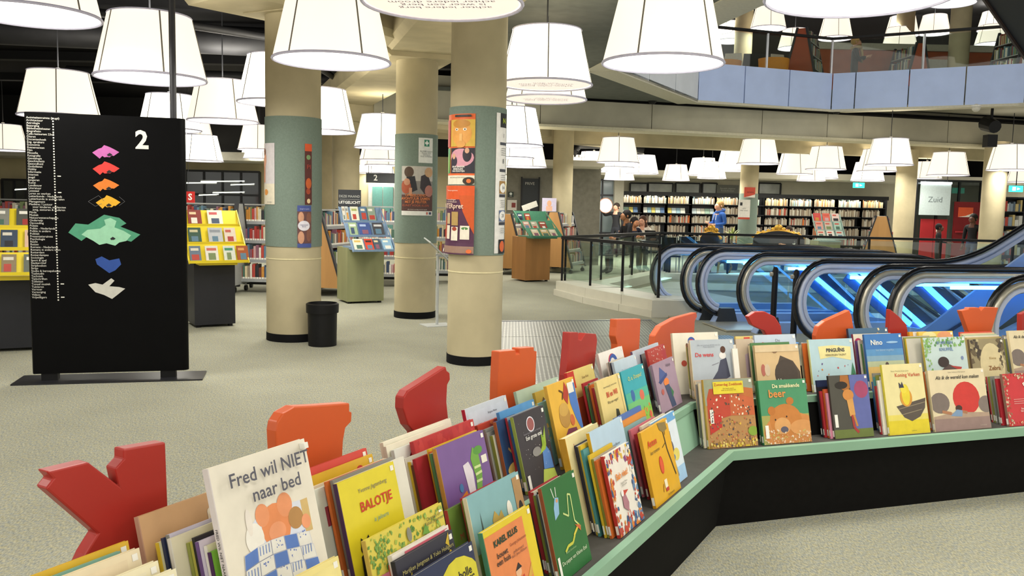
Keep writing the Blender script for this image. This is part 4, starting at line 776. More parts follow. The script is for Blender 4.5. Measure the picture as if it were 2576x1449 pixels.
# ---------------- right run, lower tier
fill('R', 1, (1748, 963), .100, ['cream', 'white', 'grey', 'olive', 'cream'], 'busy red-town book', w=.25, dh=.012, du=.008)
B('R', 1, .080, (1768, 956), (1890, 951), 'b98a52', 'c8a440', 'busy picture book of a red town square with a yellow title box', [('r', 0, .62, 1, 1, '9aa08a'), ('p', [(.04, .38), (.04, .72), (.50, .78), (.50, .46)], 'c24a34'), ('p', [(.50, .46), (.50, .80), (1.0, .70), (1.0, .45)], 'c8663c'), ('p', [(.04, .72), (.10, .86), (.48, .88), (.5, .78)], 'b8502e'), ('p', [(.5, .80), (.55, .90), (1, .84), (1, .70)], 'c2703a'), ('p', [(.05, .2), (.05, .46), (.3, .5), (.3, .3)], 'c4382c'), ('s', .08, .44, .95, .76, 40, .025, ['efe6c8', '5a4a3a', 'f4ecd0']), ('s', .05, .02, .98, .42, 110, .022, ['7a4a34', 'e0b84a', '8a6a4a', 'd8a060', '4a4a5a', 'c86a4a']), ('e', .92, .22, .1, .07, '8aa83c'), ('s', .0, .0, 1, .10, 50, .03, ['d8b83c', 'e8d27a', '9a7a2a']), ('r', .18, .78, .80, .96, 'e6d23a'), ('t', 'Zomerdag Zoekboek', .49, .915, .055, 'c2402c', {'b': .01}), ('t', 'Een boek waarin\nniets te verzinnen valt', .49, .845, .028, '8a6a2a'), ('r', .07, .36, .14, .56, 'f2efe4'), ('s', .08, .37, .13, .55, 18, .012, ['44424a'])], t=.014)
fill('R', 1, (1900, 960), .096, ['green'], 'green bear book', w=.25, dh=.004, du=.004)
B('R', 1, .072, (1906, 959), (2025, 953), '4d9468', '2f7a4a', 'green picture book with a big sleepy orange bear and cream title', [('r', 0, 0, 1, .45, 'a9a55a'), ('e', .62, .18, .60, .30, 'd08a4a'), ('e', .50, .36, .34, .26, 'c9803c'), ('e', .22, .52, .08, .07, 'c07634'), ('e', .62, .66, .08, .06, 'c07634'), ('e', .42, .28, .17, .13, 'dca264'), ('e', .45, .22, .08, .05, '5d5866'), ('e', .28, .38, .015, .015, '2a2628'), ('e', .52, .42, .015, .015, '2a2628'), ('e', .82, .24, .25, .12, 'd9995a'), ('s', .0, .0, 1, .22, 120, .02, ['e8c9a0', 'd8a070', 'c8b86a', 'f0dcc0']), ('t', 'De smakkende', .56, .90, .085, 'efe6b4', {'b': .02}), ('t', 'beer', .36, .78, .17, 'e2924a', {'b': .02}), ('r', .05, .1, .12, .3, 'f2efe4')], t=.013, sticker=True)
for i, (x, y, o, c, s) in enumerate(((2054, 958, .150, '27304f', 'navy'), (2056, 975, .135, '25232a', 'black'), (2063, 985, .12, 'b03038', 'red'), (2072, 980, .106, 'cf5a3c', 'orange'), (2078, 990, .093, 'd98aa0', 'pink'))):
    B('R', 1, o, (x, y), None, c, PAL[s], '%s spined picture book, %s behind the brown and violet giant book' % (s, ORD[4 - i]), w=.2, t=.010)
B('R', 1, .080, (2083, 947), (2180, 941), '4d4a40', '3a372f', 'brown and violet picture book with a tall thin orange-haired figure', [('p', [(.55, .0), (.52, 1.0), (1, 1.0), (1, .0)], '626aa6'), ('e', .80, .76, .18, .14, 'a4486a'), ('r', .0, .0, 1, .14, '6d7a3c'), ('p', [(.25, .80), (.30, 1.0), (.50, 1.0), (.52, .80), (.42, .72)], 'a86a30'), ('e', .45, .68, .14, .09, 'd08a44'), ('e', .30, .84, .16, .06, '2c2620'), ('p', [(.40, .60), (.56, .62), (.58, .36), (.44, .34)], 'd8a058'), ('l', [(.50, .36), (.52, .16), (.62, .08)], .06, 'a83a34'), ('l', [(.54, .36), (.60, .18)], .05, 'c2873c'), ('t', 'De reus', .78, .88, .04, 'b05a7a'), ('r', .04, .18, .12, .38, 'efece2')], t=.012)
fill('R', 1, (2200, 945), .115, ['white', 'olive', 'teal', 'grey'], 'lemon yellow boat book', w=.16, dh=.02)
for i, (x, y, o, c, s) in enumerate(((2192, 960, .178, '4f7fb4', 'blue'), (2208, 958, .088, 'e8e3d4', 'white'), (2203, 972, .100, 'b04038', 'red'))):
    B('R', 1, o, (x, y), None, c, PAL[s], '%s picture book squeezed in just left of the lemon yellow boat book' % s, w=.16, t=.010)
B('R', 1, .068, (2217, 918), (2318, 915), 'e9dca0', 'd8c83c', 'tall lemon yellow picture book with a crowned pig in a dark boat', [('r', 0, 0, 1, .20, 'e3cd2e'), ('r', 0, .20, 1, .28, 'e6d566'), ('t', 'Koning Varken', .60, .84, .075, 'c8563c', {'b': .008}), ('t', 'Bette Westera & Jan Jutte', .42, .90, .03, '9a9068'), ('p', [(.24, .40), (.98, .50), (.94, .36), (.80, .24), (.58, .18), (.40, .24)], '5c5248'), ('l', [(.28, .36), (.95, .44)], .012, '9a8c70'), ('l', [(.36, .28), (.86, .34)], .012, '9a8c70'), ('e', .50, .52, .15, .13, 'd99a3c'), ('e', .50, .56, .10, .15, 'e8d23a'), ('e', .46, .64, .08, .06, 'ecd848'), ('p', [(.36, .66), (.36, .74), (.41, .70), (.44, .75), (.48, .66)], '3a3a4c'), ('t', 'Lannoo', .6, .05, .03, '9a9048')], t=.012)
fill('R', 1, (2322, 935), .092, ['cream', 'orange', 'black'], 'red sun book on the lower tier', w=.28, dh=.004, du=.01)
SUN = [('e', .62, .52, .24, .27, 'cf3b33'), ('e', .14, .46, .17, .17, '7d7068'), ('e', .96, .40, .14, .14, '857870'), ('r', 0, 0, 1, .24, '9a8078'), ('p', [(0, .24), (.4, .30), (1, .26), (1, .2), (0, .2)], 'b49a84'), ('t', 'Als ik de wereld kon maken', .50, .87, .085, '33302e', {'sh': .35, 'sx': .95, 'b': .012}), ('t', 'Tjibbe Veldkamp & Mark Janssen', .5, .955, .028, '8a8270'), ('e', .46, .36, .06, .05, '4a3226'), ('p', [(.30, .24), (.42, .34), (.52, .32), (.50, .22)], '7f9ab8'), ('l', [(.52, .30), (.60, .28)], .04, 'b07a56'), ('l', [(.32, .28), (.16, .32)], .04, 'b07a56'), ('t', 'Lemniscaat', .86, .06, .03, 'c9b8a4')]
B('R', 1, .068, (2333, 933), (2473, 927), 'e3d3ac', 'd8c79c', 'wide beige picture book with a big red sun on the lower tier', SUN, t=.014)
fill('R', 1, (2482, 945), .090, ['red', 'grey', 'green', 'grey', 'olive', 'red'], 'red board book at the end', w=.14, dh=.012, do=.014)
B('R', 1, .062, (2520, 942), None, 'cc3034', '8d6a5a', 'red board book with floral frame at the end of the lower tier', [('s', .0, .0, .14, 1, 60, .03, ['9a7a5a', 'b04a3a', 'd8c0a0']), ('s', .0, .9, 1, 1, 40, .03, ['9a7a5a', 'b04a3a', 'd8c0a0']), ('s', .0, .0, 1, .10, 40, .03, ['9a7a5a', 'd8503a', 'd8c0a0']), ('t', 'Een groot feest in\nhet rode dierenhuis', .55, .30, .05, 'f0dcd0', {'b': .01}), ('s', .5, .6, .8, .85, 20, .04, ['f0d8c8']), ('r', .2, .42, .9, .43, 'e8a8a0'), ('r', .2, .46, .9, .47, 'e8a8a0'), ('r', .2, .50, .8, .51, 'e8a8a0')], w=.27, t=.014)
# ---------------- right run, upper tier
B('R', 2, .400, (1691, 840), (1805, 835), 'ece6d2', 'd8d2b8', 'white picture book with a red and blue ring at the corner of the upper tier', [('e', .40, .86, .08, .07, '3d5fa8'), ('e', .40, .85, .05, .045, 'c23a46'), ('e', .2, .5, .06, .05, 'c85a4a')], t=.018)
fill('R', 2, (1722, 866), .305, ['cream', 'grey', 'olive', 'brown', 'cream'], 'white-gowned wish book', w=.24, dh=.015)
B('R', 2, .285, (1735, 857), (1843, 853), 'b8c0c6', 'd8cda8', 'pale grey-blue picture book with a dark-cloaked flying figure and red title', [('r', 0, 0, 1, .18, 'd8a06a'), ('r', 0, .18, 1, .32, 'd0b49a'), ('t', 'De wens', .30, .74, .10, 'd24a4a', {'b': .02}), ('t', 'Elle van Lieshout & Erik van Os\nPaula Gerritsen', .42, .89, .035, '8a909a'), ('p', [(.66, .64), (.80, .68), (.86, .36), (.62, .26), (.44, .32), (.58, .46)], '4a4c5e'), ('e', .72, .72, .08, .06, 'e8e4de'), ('e', .74, .82, .06, .06, '5a3a2c'), ('l', [(.62, .6), (.46, .56)], .015, '8a8a94'), ('r', .05, .04, .1, .2, 'f0ede4')], t=.012)
B('R', 2, .255, (1842, 878), None, 'efe9dc', 'e6e0d2', 'narrow white picture book beside the white-gowned wish book', None, w=.03, t=.008)
B('R', 2, .400, (1850, 848), (1900, 845), 'd9c478', 'c8b060', 'yellow picture book with a small red mark behind the knight book', [('r', .4, .9, .7, .98, 'cc4a3c')], t=.012)
B('R', 2, .380, (1850, 855), (1900, 852), 'c8b49a', 'a89a84', 'sandy picture book with a pink figure behind the knight book', [('p', [(.4, .2), (.4, .7), (.7, .75), (.75, .2)], 'b8a0a8')], t=.012)
fill('R', 2, (1880, 864), .322, ['white', 'green', 'cream', 'grey'], 'shadow-giant book', w=.24, dh=.012)
B('R', 2, .372, (1897, 844), (2000, 841), 'c2cfdc', 'a8b8c8', 'pale blue picture book with spaced pink and grey knight title', [('t', 'De\nRidderprinses', .55, .86, .075, '8a8f98', {'sx': 1.1}), ('t', 'R', .20, .82, .13, 'd8808a')], t=.012)
B('R', 2, .285, (1897, 870), (2007, 866), 'd9b988', 'c2a878', 'sandy picture book with a huge dark shadow and a small striped figure', [('p', [(.40, .0), (.44, .5), (.56, .78), (.84, .66), (.98, .44), (1, 0)], '55483c'), ('e', .66, .40, .26, .30, '4a3f36'), ('l', [(.24, .98), (.44, .84), (.66, .98)], .04, '8a6a4c'), ('e', .15, .50, .05, .12, 'b86a5a'), ('e', .24, .50, .06, .12, 'd8c0a0'), ('t', 'Het\nland', .54, .22, .12, 'efe6d8', {'b': .01}), ('r', 0, .86, 1, 1, 'dcc49c')], t=.012)
fill('R', 2, (2012, 862), .320, ['orange', 'yellow', 'white', 'cream'], 'penguin flag book', w=.2, dh=.02)
B('R', 2, .285, (2033, 855), (2143, 852), 'b4cfd4', 'd8d28a', 'pale blue picture book with a yellow flag title and small fir tree', [('p', [(.22, .62), (.20, .86), (.54, .88), (.94, .84), (.92, .58), (.5, .66)], 'e9dd9a'), ('t', 'PINGUÏNS', .58, .78, .095, '3a3c48', {'b': .03}), ('t', 'VERBORGEN TALENT', .58, .69, .05, '7a6a50', {'b': .01}), ('p', [(.88, .30), (.94, .54), (1.0, .30)], '3f7a5a'), ('r', .93, .2, .95, .32, '4a3a30'), ('s', .1, .28, .85, .55, 8, .02, ['c24a4a', '6a5a8a', 'd8883a']), ('r', 0, 0, 1, .14, 'eef2f2'), ('s', .3, .16, .85, .24, 10, .04, ['c8503c', '6a6a7a', 'd89a5a', 'e0c080'])], t=.012)
B('R', 2, .440, (2133, 829), (2232, 823), '4a6a86', '2f3a4c', 'dark slate-blue picture book, rearmost behind the blue beach book', [('s', .7, .7, 1, .98, 8, .04, ['d8c8a0', 'b08a5a'])], t=.014)
B('R', 2, .395, (2145, 842), (2240, 838), 'e8dcc4', '8a3a52', 'cream picture book with a crimson figure behind the blue beach book', [('e', .12, .82, .1, .1, 'b83a5a'), ('r', .02, .5, .14, .75, 'c86a7a')], t=.012)
fill('R', 2, (2155, 858), .318, ['green', 'white', 'navy', 'olive', 'purple'], 'blue beach book', w=.22, dh=.015)
B('R', 2, .285, (2173, 843), (2266, 838), '3f78b8', '3468a4', 'blue picture book fading to sandy yellow with a white title', [('r', 0, 0, 1, .40, 'd8b46a'), ('r', 0, .40, 1, .50, 'b8c09a'), ('r', 0, .50, 1, .60, '86a8bc'), ('r', 0, .6, 1, .72, '5e94c2'), ('t', 'Nino', .30, .84, .13, 'f2efe2', {'b': .02}), ('t', 'het kleine vogeltje', .5, .70, .055, 'a8c4dc'), ('e', .72, .84, .16, .02, '9ac0e0'), ('e', .52, .42, .05, .06, '5a4a44'), ('p', [(.44, .3), (.6, .3), (.58, .38), (.46, .38)], 'c2622c'), ('r', .14, .02, .5, .28, 'efe6c8')], t=.012)
fill('R', 2, (2270, 845), .330, ['yellow', 'olive', 'cream', 'purple'], 'wreath-title hug book', w=.2, dh=.02)
B('R', 2, .415, (2287, 836), (2330, 834), 'e0a030', 'd08a20', 'orange picture book with white lettering behind the hug book', [('t', 'Di', .6, .4, .14, 'f4ead2', {'b': .02}), ('r', .2, .7, .9, 1, 'e0d8cc')], t=.014)
B('R', 2, .395, (2310, 836), (2396, 833), 'ecc95a', 'e0b83a', 'butter yellow picture book with peach shapes above the hug book', [('e', .75, .9, .22, .1, 'e8a070'), ('e', .3, .92, .2, .08, 'efdf9a')], t=.013)
B('R', 2, .285, (2320, 851), (2425, 847), 'c6d8d4', 'b8a84a', 'pale mint picture book with arched blue title and a dark cloaked bear', [('s', 0, .8, 1, 1, 70, .03, ['7fae5a', '9cc07a', '5f9450']), ('s', 0, .3, .16, 1, 40, .03, ['7fae5a', '9cc07a']), ('t', 'IK WIL EEN', .50, .88, .085, '6a86b0', {'b': .02}), ('t', 'KNUFFEL', .52, .74, .09, '6a86b0', {'b': .02}), ('p', [(.24, .0), (.34, .30), (.52, .44), (.74, .34), (.90, .0)], '5c4a44'), ('e', .42, .48, .13, .11, '3e322e'), ('p', [(.56, .40), (.84, .36), (.80, .28)], 'b8403a'), ('e', .88, .55, .03, .04, '7a8ab0')], t=.012)
for i in range(5):
    B('R', 2, .445 - i * .014, (2415 + i * 4, 837 + i * 3.2), (2495 + i * 6, 833 + i * 3.6), ['d8543c', 'e8c8a0', 'b8c8a8', 'e8e0cc', 'c8b47a'][i], ['c84a34', 'd8b890', 'a8b898', 'd8d0bc', 'b8a46a'][i], '%s picture book in the layered stack behind the zebra book' % ['orange-red', 'peach', 'sage', 'white', 'khaki'][i], None, t=.011)
B('R', 2, .285, (2437, 856), (2521, 850), '9a8c68', '6a5a4a', 'khaki picture book with an oval of cream and a brown zebra title', [('e', .60, .38, .36, .52, 'd8c89a'), ('s', .0, .5, .3, 1, 20, .08, ['6a5c44', '4a4034', 'c2b48a']), ('s', .8, .3, 1, 1, 20, .08, ['6a5c44', 'c2b48a', '4a4034']), ('t', 'Kleine', .62, .55, .08, 'a8864a'), ('t', 'Zebra', .64, .32, .14, '8a5a2c', {'b': .02})], t=.012)
fill('R', 2, (2518, 845), .33, ['olive', 'white', 'grey', 'black'], 'red sun book on the upper tier', w=.2, dh=.02)
B('R', 2, .285, (2536, 833), None, 'e3d3ac', 'd8c79c', 'wide beige picture book with a big red sun on the upper tier', SUN, w=.32, t=.014)
print('BOOKS', NB[0])
# ================================================================ DIRECTORY SIGN
class Face:
    """a flat face: pixel -> local (u, v)"""
    def __init__(s, P, d, w=(0, 0, 1)):
        s.P = Vector(P); s.s = Vector(d).normalized(); s.w = Vector(w).normalized(); s.N = s.s.cross(s.w); s.m = frame(s.P, s.s, s.w)
    def uv(s, x, y):
        q = pp(x, y, s.P, s.N) - s.P; return q.dot(s.s), q.dot(s.w)
tl_, tr_2 = zp(78, 963), zp(474, 952); tl_.z = tr_2.z = 0
tf = Face(tl_, tr_2 - tl_); TWd = (tr_2 - tl_).length
tot = empty('directory_sign', mat4=tf.m); tag(tot, 'tall black directory sign with coloured floor maps and a white figure two', 'sign')
zt_ = tf.uv(66, 281)[1]; TB = M('050506', .55, 0, .2, 6, spec=.1)
b = MB(); n = 10; r = .055
prof = [(0.02, 0), (TWd - r, 0)] + [(TWd - r + r * math.sin(math.pi * k / n), r - r * math.cos(math.pi * k / n)) for k in range(1, n + 1)] + [(.02, 2 * r), (0, r)]
b.prism([(x, y, .07) for x, y in prof], (0, 0, zt_ - .07), TB).build('panel', tot, smooth=40)
MB().box(-.12, TWd + .12, -.10, .26, 0, .012, M('26262a', .3)).build('base_plate', tot)
for x in (.13, TWd - .16): MB().box(x - .06, x + .06, .02, .09, .012, .08, BLACK).build('foot', tot)
MB().cyl((TWd - .09, .055, zt_), (TWd - .09, .055, 4.0), .026, M('3a3a3e', .4), 12).build('pole', tot, smooth=50)
def deco(name, parent, face, pts, c, y=-.001, emit=0):
    q = [face.uv(px, py) for px, py in pts]
    b = MB(); tri = tessellate_polygon([[Vector((u, v, 0)) for u, v in q]])
    vs = [(u, y, v) for u, v in q]
    fs = []
    for t in tri:
        a, c2, d = [Vector((q[k][0], q[k][1], 0)) for k in t]
        fs.append(t if (c2 - a).cross(d - a).z > 0 else tuple(reversed(t)))
    o = b.add(vs, fs, M(c, .5, emit=emit)).build(name, parent); o['kind'] = 'stuff'; return o
def diamond(cx, cy, w, h, c, nm, y=-.001):
    o = [(-1, .1), (-.55, -.45), (-.3, -.6), (-.12, -1), (.1, -.85), (.3, -.7), (.6, -.4), (1, .05), (.6, .6), (.45, .55), (.3, .8), (.1, .75), (-.1, .8), (-.25, .6), (-.45, 1.0), (-.75, .5)]
    return deco(nm, tot, tf, [(cx + a * w / 2, cy + b_ * h / 2) for a, b_ in o], c, y)
diamond(266, 382, 68, 34, 'c76ab0', 'floor_map'); diamond(267, 423, 68, 34, 'e2403a', 'floor_map'); diamond(267, 465, 66, 32, 'e8802c', 'floor_map'); diamond(272, 508, 62, 34, 'f0b429', 'floor_map')
deco('floor_map', tot, tf, [(172, 585), (190, 562), (222, 565), (262, 540), (285, 545), (300, 548), (318, 562), (303, 570), (353, 590), (330, 608), (300, 600), (240, 580), (205, 606)], '4f9d7a')
deco('floor_map', tot, tf, [(205, 590), (220, 578), (252, 575), (266, 566), (262, 553), (278, 548), (293, 556), (288, 572), (310, 580), (330, 592), (318, 606), (300, 610), (290, 618), (268, 612), (250, 616), (235, 606)], '9fd8b4', -.002)
deco('floor_map', tot, tf, [(240, 652), (256, 645), (275, 655), (300, 650), (305, 665), (290, 680), (275, 687), (258, 675), (244, 665)], '2b50a0')
deco('floor_map', tot, tf, [(222, 716), (240, 712), (258, 716), (280, 700), (288, 706), (275, 720), (300, 722), (315, 726), (300, 738), (282, 752), (262, 742), (240, 735)], 'd4d2c8')
for cx, cy in ((276, 389), (275, 432), (274, 474), (274, 516), (284, 600)): diamond(cx, cy, 14, 9, '1b1b1f', 'stair_mark', -.003)
for pts in ([(222, 507), (248, 492), (262, 505)], [(222, 507), (240, 519), (256, 512)], [(300, 495), (314, 507), (300, 517)]):
    for i in range(2):
        a, c_ = tf.uv(*pts[i]), tf.uv(*pts[i + 1]); MB().bar((a[0], -.001, a[1]), (c_[0], -.001, c_[1]), .003, .002, M('6d6d70', .5)).build('outline', tot)
u, v = tf.uv(357, 354); text_on('numeral', '2', .20, M('f4f2e4', .5), tot, T(u, -.002, v), bold=.006)
names = '''Activiteitenruimte (jeugd)|Architectuur|Astrologie|Bezorging|Bibliotheektheater|Biografieën|Café-restaurant 23e7|Dieren|Docentenhoek|Eng. sprekers|Economie|Evenementen|Film|Filosofie|Fotografie|Genealogie|Geschiedenis|Gezondheid|Godsdienst|Hobby|Informatie|Internet|Jeugd|Jongeren|Kunst|Landbouw|Literatuur|Leeszaal|Leren en werken|Letterkunde - Nederlands|Letterkunde in andere talen|Management|Mediene / Lectuur|    voor kinderen, adolescten|    jong, senioren & ouderen|Mode|Muziek|Natuurwetenschappen|Onderwijs|Opvoeding|Poëzie|Politie - Nederlands|Politie in andere|Politiek|Presentatieruimte|Psychologie|Recht|Reizen|Romans - Nederlands|Romans in andere talen|Rotterdam|Rotterdampas|Sociologie|Sport & spel|Stadsarchief|Stripboeken|Strips|Studie & beroepskeuze|Taalstudie|Techniek|Tijdschriften|Toiletten|Toneel muziek|Tuinieren|Vervoer|Verzorging|Videos|Vrijwilligers'''.split('|')
TXT = M('e9e7dc', .5)
me = text_mesh('\n'.join(names), .021, TXT, align='LEFT', spacing=.93)
u0, v0 = tf.uv(66, 292); u1, v1 = tf.uv(76, 752); zs = [q.co.y for q in me.vertices]; xs = [q.co.x for q in me.vertices]
sc_ = (v0 - v1) / (max(zs) - min(zs)); me.transform(Matrix.Diagonal((sc_, sc_, 1, 1))); zs = [q.co.y for q in me.vertices]
me.transform(T(.028, -.002, v0 - max(zs)) @ Matrix.Rotation(math.pi / 2, 4, 'X')); k = obj('directory_list', me, tot); k['kind'] = 'stuff'
b = MB(); ud = tf.uv(133, 292)[0]
for i in range(68):
    z = v0 - (v0 - v1) * i / 67 - .01; b.box(ud - .005, ud + .005, -.002, -.0005, z - .005, z + .005, TXT)
    if i in (21, 27, 61, 66): b.box(ud + .02, ud + .045, -.002, -.0005, z - .003, z + .005, TXT)
k = b.build('floor_dots', tot); k['kind'] = 'stuff'

# ================================================================ POSTERS ON COLUMNS
class Cyl:
    def __init__(s, c, D): s.c = Vector((c[0], c[1], 0)); s.r = D / 2 + .010
    def az(s, x, y):
        d = ray(x, y); o = Vector((0, 0)) - s.c.xy; dd = Vector((d.x, d.y)); a = dd.dot(dd); bb = 2 * o.dot(dd); cc = o.dot(o) - s.r ** 2
        disc = bb * bb - 4 * a * cc
        t = (-bb - math.sqrt(max(disc, 0))) / (2 * a); p = EYE + d * t; return math.atan2(p.y - s.c.y, p.x - s.c.x), p.z
    def poster(s, name, x0, y0, x1, y1, base, items, label, cat='poster', off=0.0, curl=0.0):
        xm, ym = (x0 + x1) / 2, (y0 + y1) / 2
        a0, _ = s.az(x0, ym); a1, _ = s.az(x1, ym); _, z1 = s.az(xm, y0); _, z0 = s.az(xm, y1)
        if a1 < a0: a1 += 2 * math.pi
        def pt(u, v, e):
            a = a0 + (a1 - a0) * u; rr = s.r + off + e + curl * max(0, .35 - v) ** 2
            return (rr * math.cos(a), rr * math.sin(a), z0 + (z1 - z0) * v)
        root = empty(name, (s.c.x, s.c.y, 0)); tag(root, label, cat)
        def rect(b, u0, v0, u1, v1, e, c):
            n = max(1, round((u1 - u0) * 10)); m = max(1, round((v1 - v0) * 6)) if curl else 1
            for i in range(n):
                for j in range(m):
                    ua, ub = u0 + (u1 - u0) * i / n, u0 + (u1 - u0) * (i + 1) / n; va, vb = v0 + (v1 - v0) * j / m, v0 + (v1 - v0) * (j + 1) / m
                    b.poly([pt(ua, va, e), pt(ub, va, e), pt(ub, vb, e), pt(ua, vb, e)], M(c, .5))
        b = MB(); n = 12; vs = []
        nv = 6
        for j in range(nv + 1):
            for i in range(n + 1): vs.append(pt(i / n, j / nv, .002)); vs.append(pt(i / n, j / nv, .0005))
        W2 = (n + 1) * 2; fs = []
        for j in range(nv):
            for i in range(n):
                p = j * W2 + i * 2; fs.append((p, p + 2, p + W2 + 2, p + W2)); fs.append((p + 1, p + W2 + 1, p + W2 + 3, p + 3))
        b.add(vs, fs, M(base, .5)).build('sheet', root)
        b = MB(); e = .003
        for it in items:
            e += .0004
            if it[0] == 'r': rect(b, it[1], it[2], it[3], it[4], e, it[5])
            elif it[0] == 'e':
                _, cx, cy, rx, ry, c = it; k = 18
                def ring(f): return [pt(max(0, min(1, cx + f * rx * math.cos(2 * math.pi * q / k))), max(0, min(1, cy + f * ry * math.sin(2 * math.pi * q / k))), e) for q in range(k)]
                nr = 5; vs2 = [pt(cx, cy, e)]
                for h_ in range(1, nr + 1): vs2 += ring(h_ / nr)
                fs2 = [(0, 1 + q, 1 + (q + 1) % k) for q in range(k)] + [(1 + (h_ - 1) * k + q, 1 + h_ * k + q, 1 + h_ * k + (q + 1) % k, 1 + (h_ - 1) * k + (q + 1) % k) for h_ in range(1, nr) for q in range(k)]
                b.add(vs2, fs2, M(c, .5))
            elif it[0] == 'p':
                pl = [Vector((q[0], q[1], 0)) for q in it[1]]; 
                tr3 = [[pl[i_] for i_ in t] for t in tessellate_polygon([pl])]
                for _ in range(3):
                    nx = []
                    for A_, B2, C_ in tr3:
                        m1, m2, m3 = (A_ + B2) / 2, (B2 + C_) / 2, (A_ + C_) / 2; nx += [[A_, m1, m3], [m1, B2, m2], [m3, m2, C_], [m1, m2, m3]]
                    tr3 = nx
                for t3 in tr3: b.add([pt(q.x, q.y, e) for q in t3], [(0, 1, 2)], M(it[2], .5))
        if b.f: k = b.build('print', root); k['kind'] = 'stuff'
        for it in items:
            if it[0] == 't':
                _, st, cx, cy, sz, c = it[:6]; me = text_mesh(st, sz * (z1 - z0), M(c, .5), spacing=.9, bold=(it[6] if len(it) > 6 else 0) * sz * (z1 - z0)); L_ = s.r * (a1 - a0)
                xs = [v.co.x for v in me.vertices] or [0]; f = min(1, 2 * min(cx, 1 - cx) * L_ * .98 / max(1e-5, max(xs) - min(xs)))
                for v in me.vertices:
                    v.co = pt(cx + v.co.x * f / L_, cy + v.co.y / (z1 - z0), .009)
                k = obj('lettering', me, root); k['kind'] = 'stuff'
        return root
K1, K2, K3 = Cyl(C1, .575), Cyl(C2, .54), Cyl(C3, .52)
K1.poster('poster', 655.5, 360, 691, 514, 'd9d2d2', [('r', 0, 0, 1, .34, 'e6dcc4'), ('e', .22, .74, .24, .14, 'e9a987'), ('e', .22, .86, .2, .06, '8a5a3c'), ('p', [(.12, .36), (.34, .36), (.36, .62), (.14, .62)], 'e2a07c'), ('e', .42, .20, .18, .05, 'e39a4c'), ('t', 'voor ieder', .7, .04, .03, '6a6a6a')], 'pale lilac poster with a person resting chin on hand')
K1.poster('poster', 767, 362, 784, 515, '5c2c26', [('r', 0, .88, 1, 1, 'dd5a2c'), ('e', .5, .78, .3, .04, '7fa06a'), ('t', 'PI', .5, .62, .1, 'b0483a'), ('e', .5, .35, .4, .09, 'c8602c'), ('e', .45, .22, .3, .05, 'a8482c'), ('e', .5, .06, .25, .04, 'e9cfa0')], 'dark red poster with orange top at the column edge')
K1.poster('poster', 748, 517, 782.5, 623, '4a5a9c', [('r', .0, .10, 1, .86, '6d4a48'), ('e', .25, .72, .2, .13, 'd8a080'), ('e', .25, .24, .22, .15, 'd8a080'), ('e', .8, .7, .18, .14, '8a5a4a'), ('e', .8, .3, .18, .16, '8a5a4a'), ('e', .45, .52, .42, .12, 'e9e6ee'), ('t', 'Interactief\nBrein', .45, .52, .045, '5a5a8c'), ('t', 'Jeugd en gezin', .5, .92, .04, 'cfd4ee')], 'blue poster with portraits of smiling people, hanging lowest on the column')
K2.poster('notice', 1053, 347, 1088, 410, 'e9ebe4', [('r', .36, .66, .72, .93, '3a8a6c'), ('r', .50, .70, .58, .89, 'f2f4ee'), ('r', .41, .76, .67, .83, 'f2f4ee'), ('t', 'Bij EHBO-ongeval\nDamien Kous\n(assistent)\nHulp inschakelen', .52, .36, .075, '5a625c')], 'white first aid notice with a green cross', 'notice')
K2.poster('poster', 1011, 418, 1087, 542, '8f8a84', [('r', 0, .0, 1, .09, 'f0efe8'), ('r', 0, .09, 1, .42, '5c3f3a'), ('r', 0, .7, 1, 1, 'c4beb4'), ('e', .24, .88, .15, .11, '5a4638'), ('p', [(.16, .78), (.42, .80), (.50, .52), (.30, .46)], '2b2b30'), ('e', .15, .58, .16, .14, 'b05a3c'), ('e', .18, .68, .10, .07, 'c89070'), ('p', [(.60, .80), (.80, .86), (.95, .62), (.74, .42), (.58, .56)], '3c3438'), ('e', .85, .88, .14, .1, 'c8a078'), ('e', .86, .50, .14, .12, 'b4786a'), ('r', .25, .40, .34, .56, 'c89070'), ('t', 'OP BEELDEND\nAVONTUUR SAMEN\nMET JE PEUTER', .45, .34, .075, 'd9824c', .02), ('t', 'KUNST VOOR KLEIN', .45, .20, .06, 'c86a4a'), ('t', 'elke derde zondag van de maand', .5, .12, .03, 'e0d8d0'), ('r', .78, .02, .82, .07, 'c8503c'), ('r', .86, .02, .95, .07, '4a4f68')], 'poster of children bending over craft work with orange capitals')
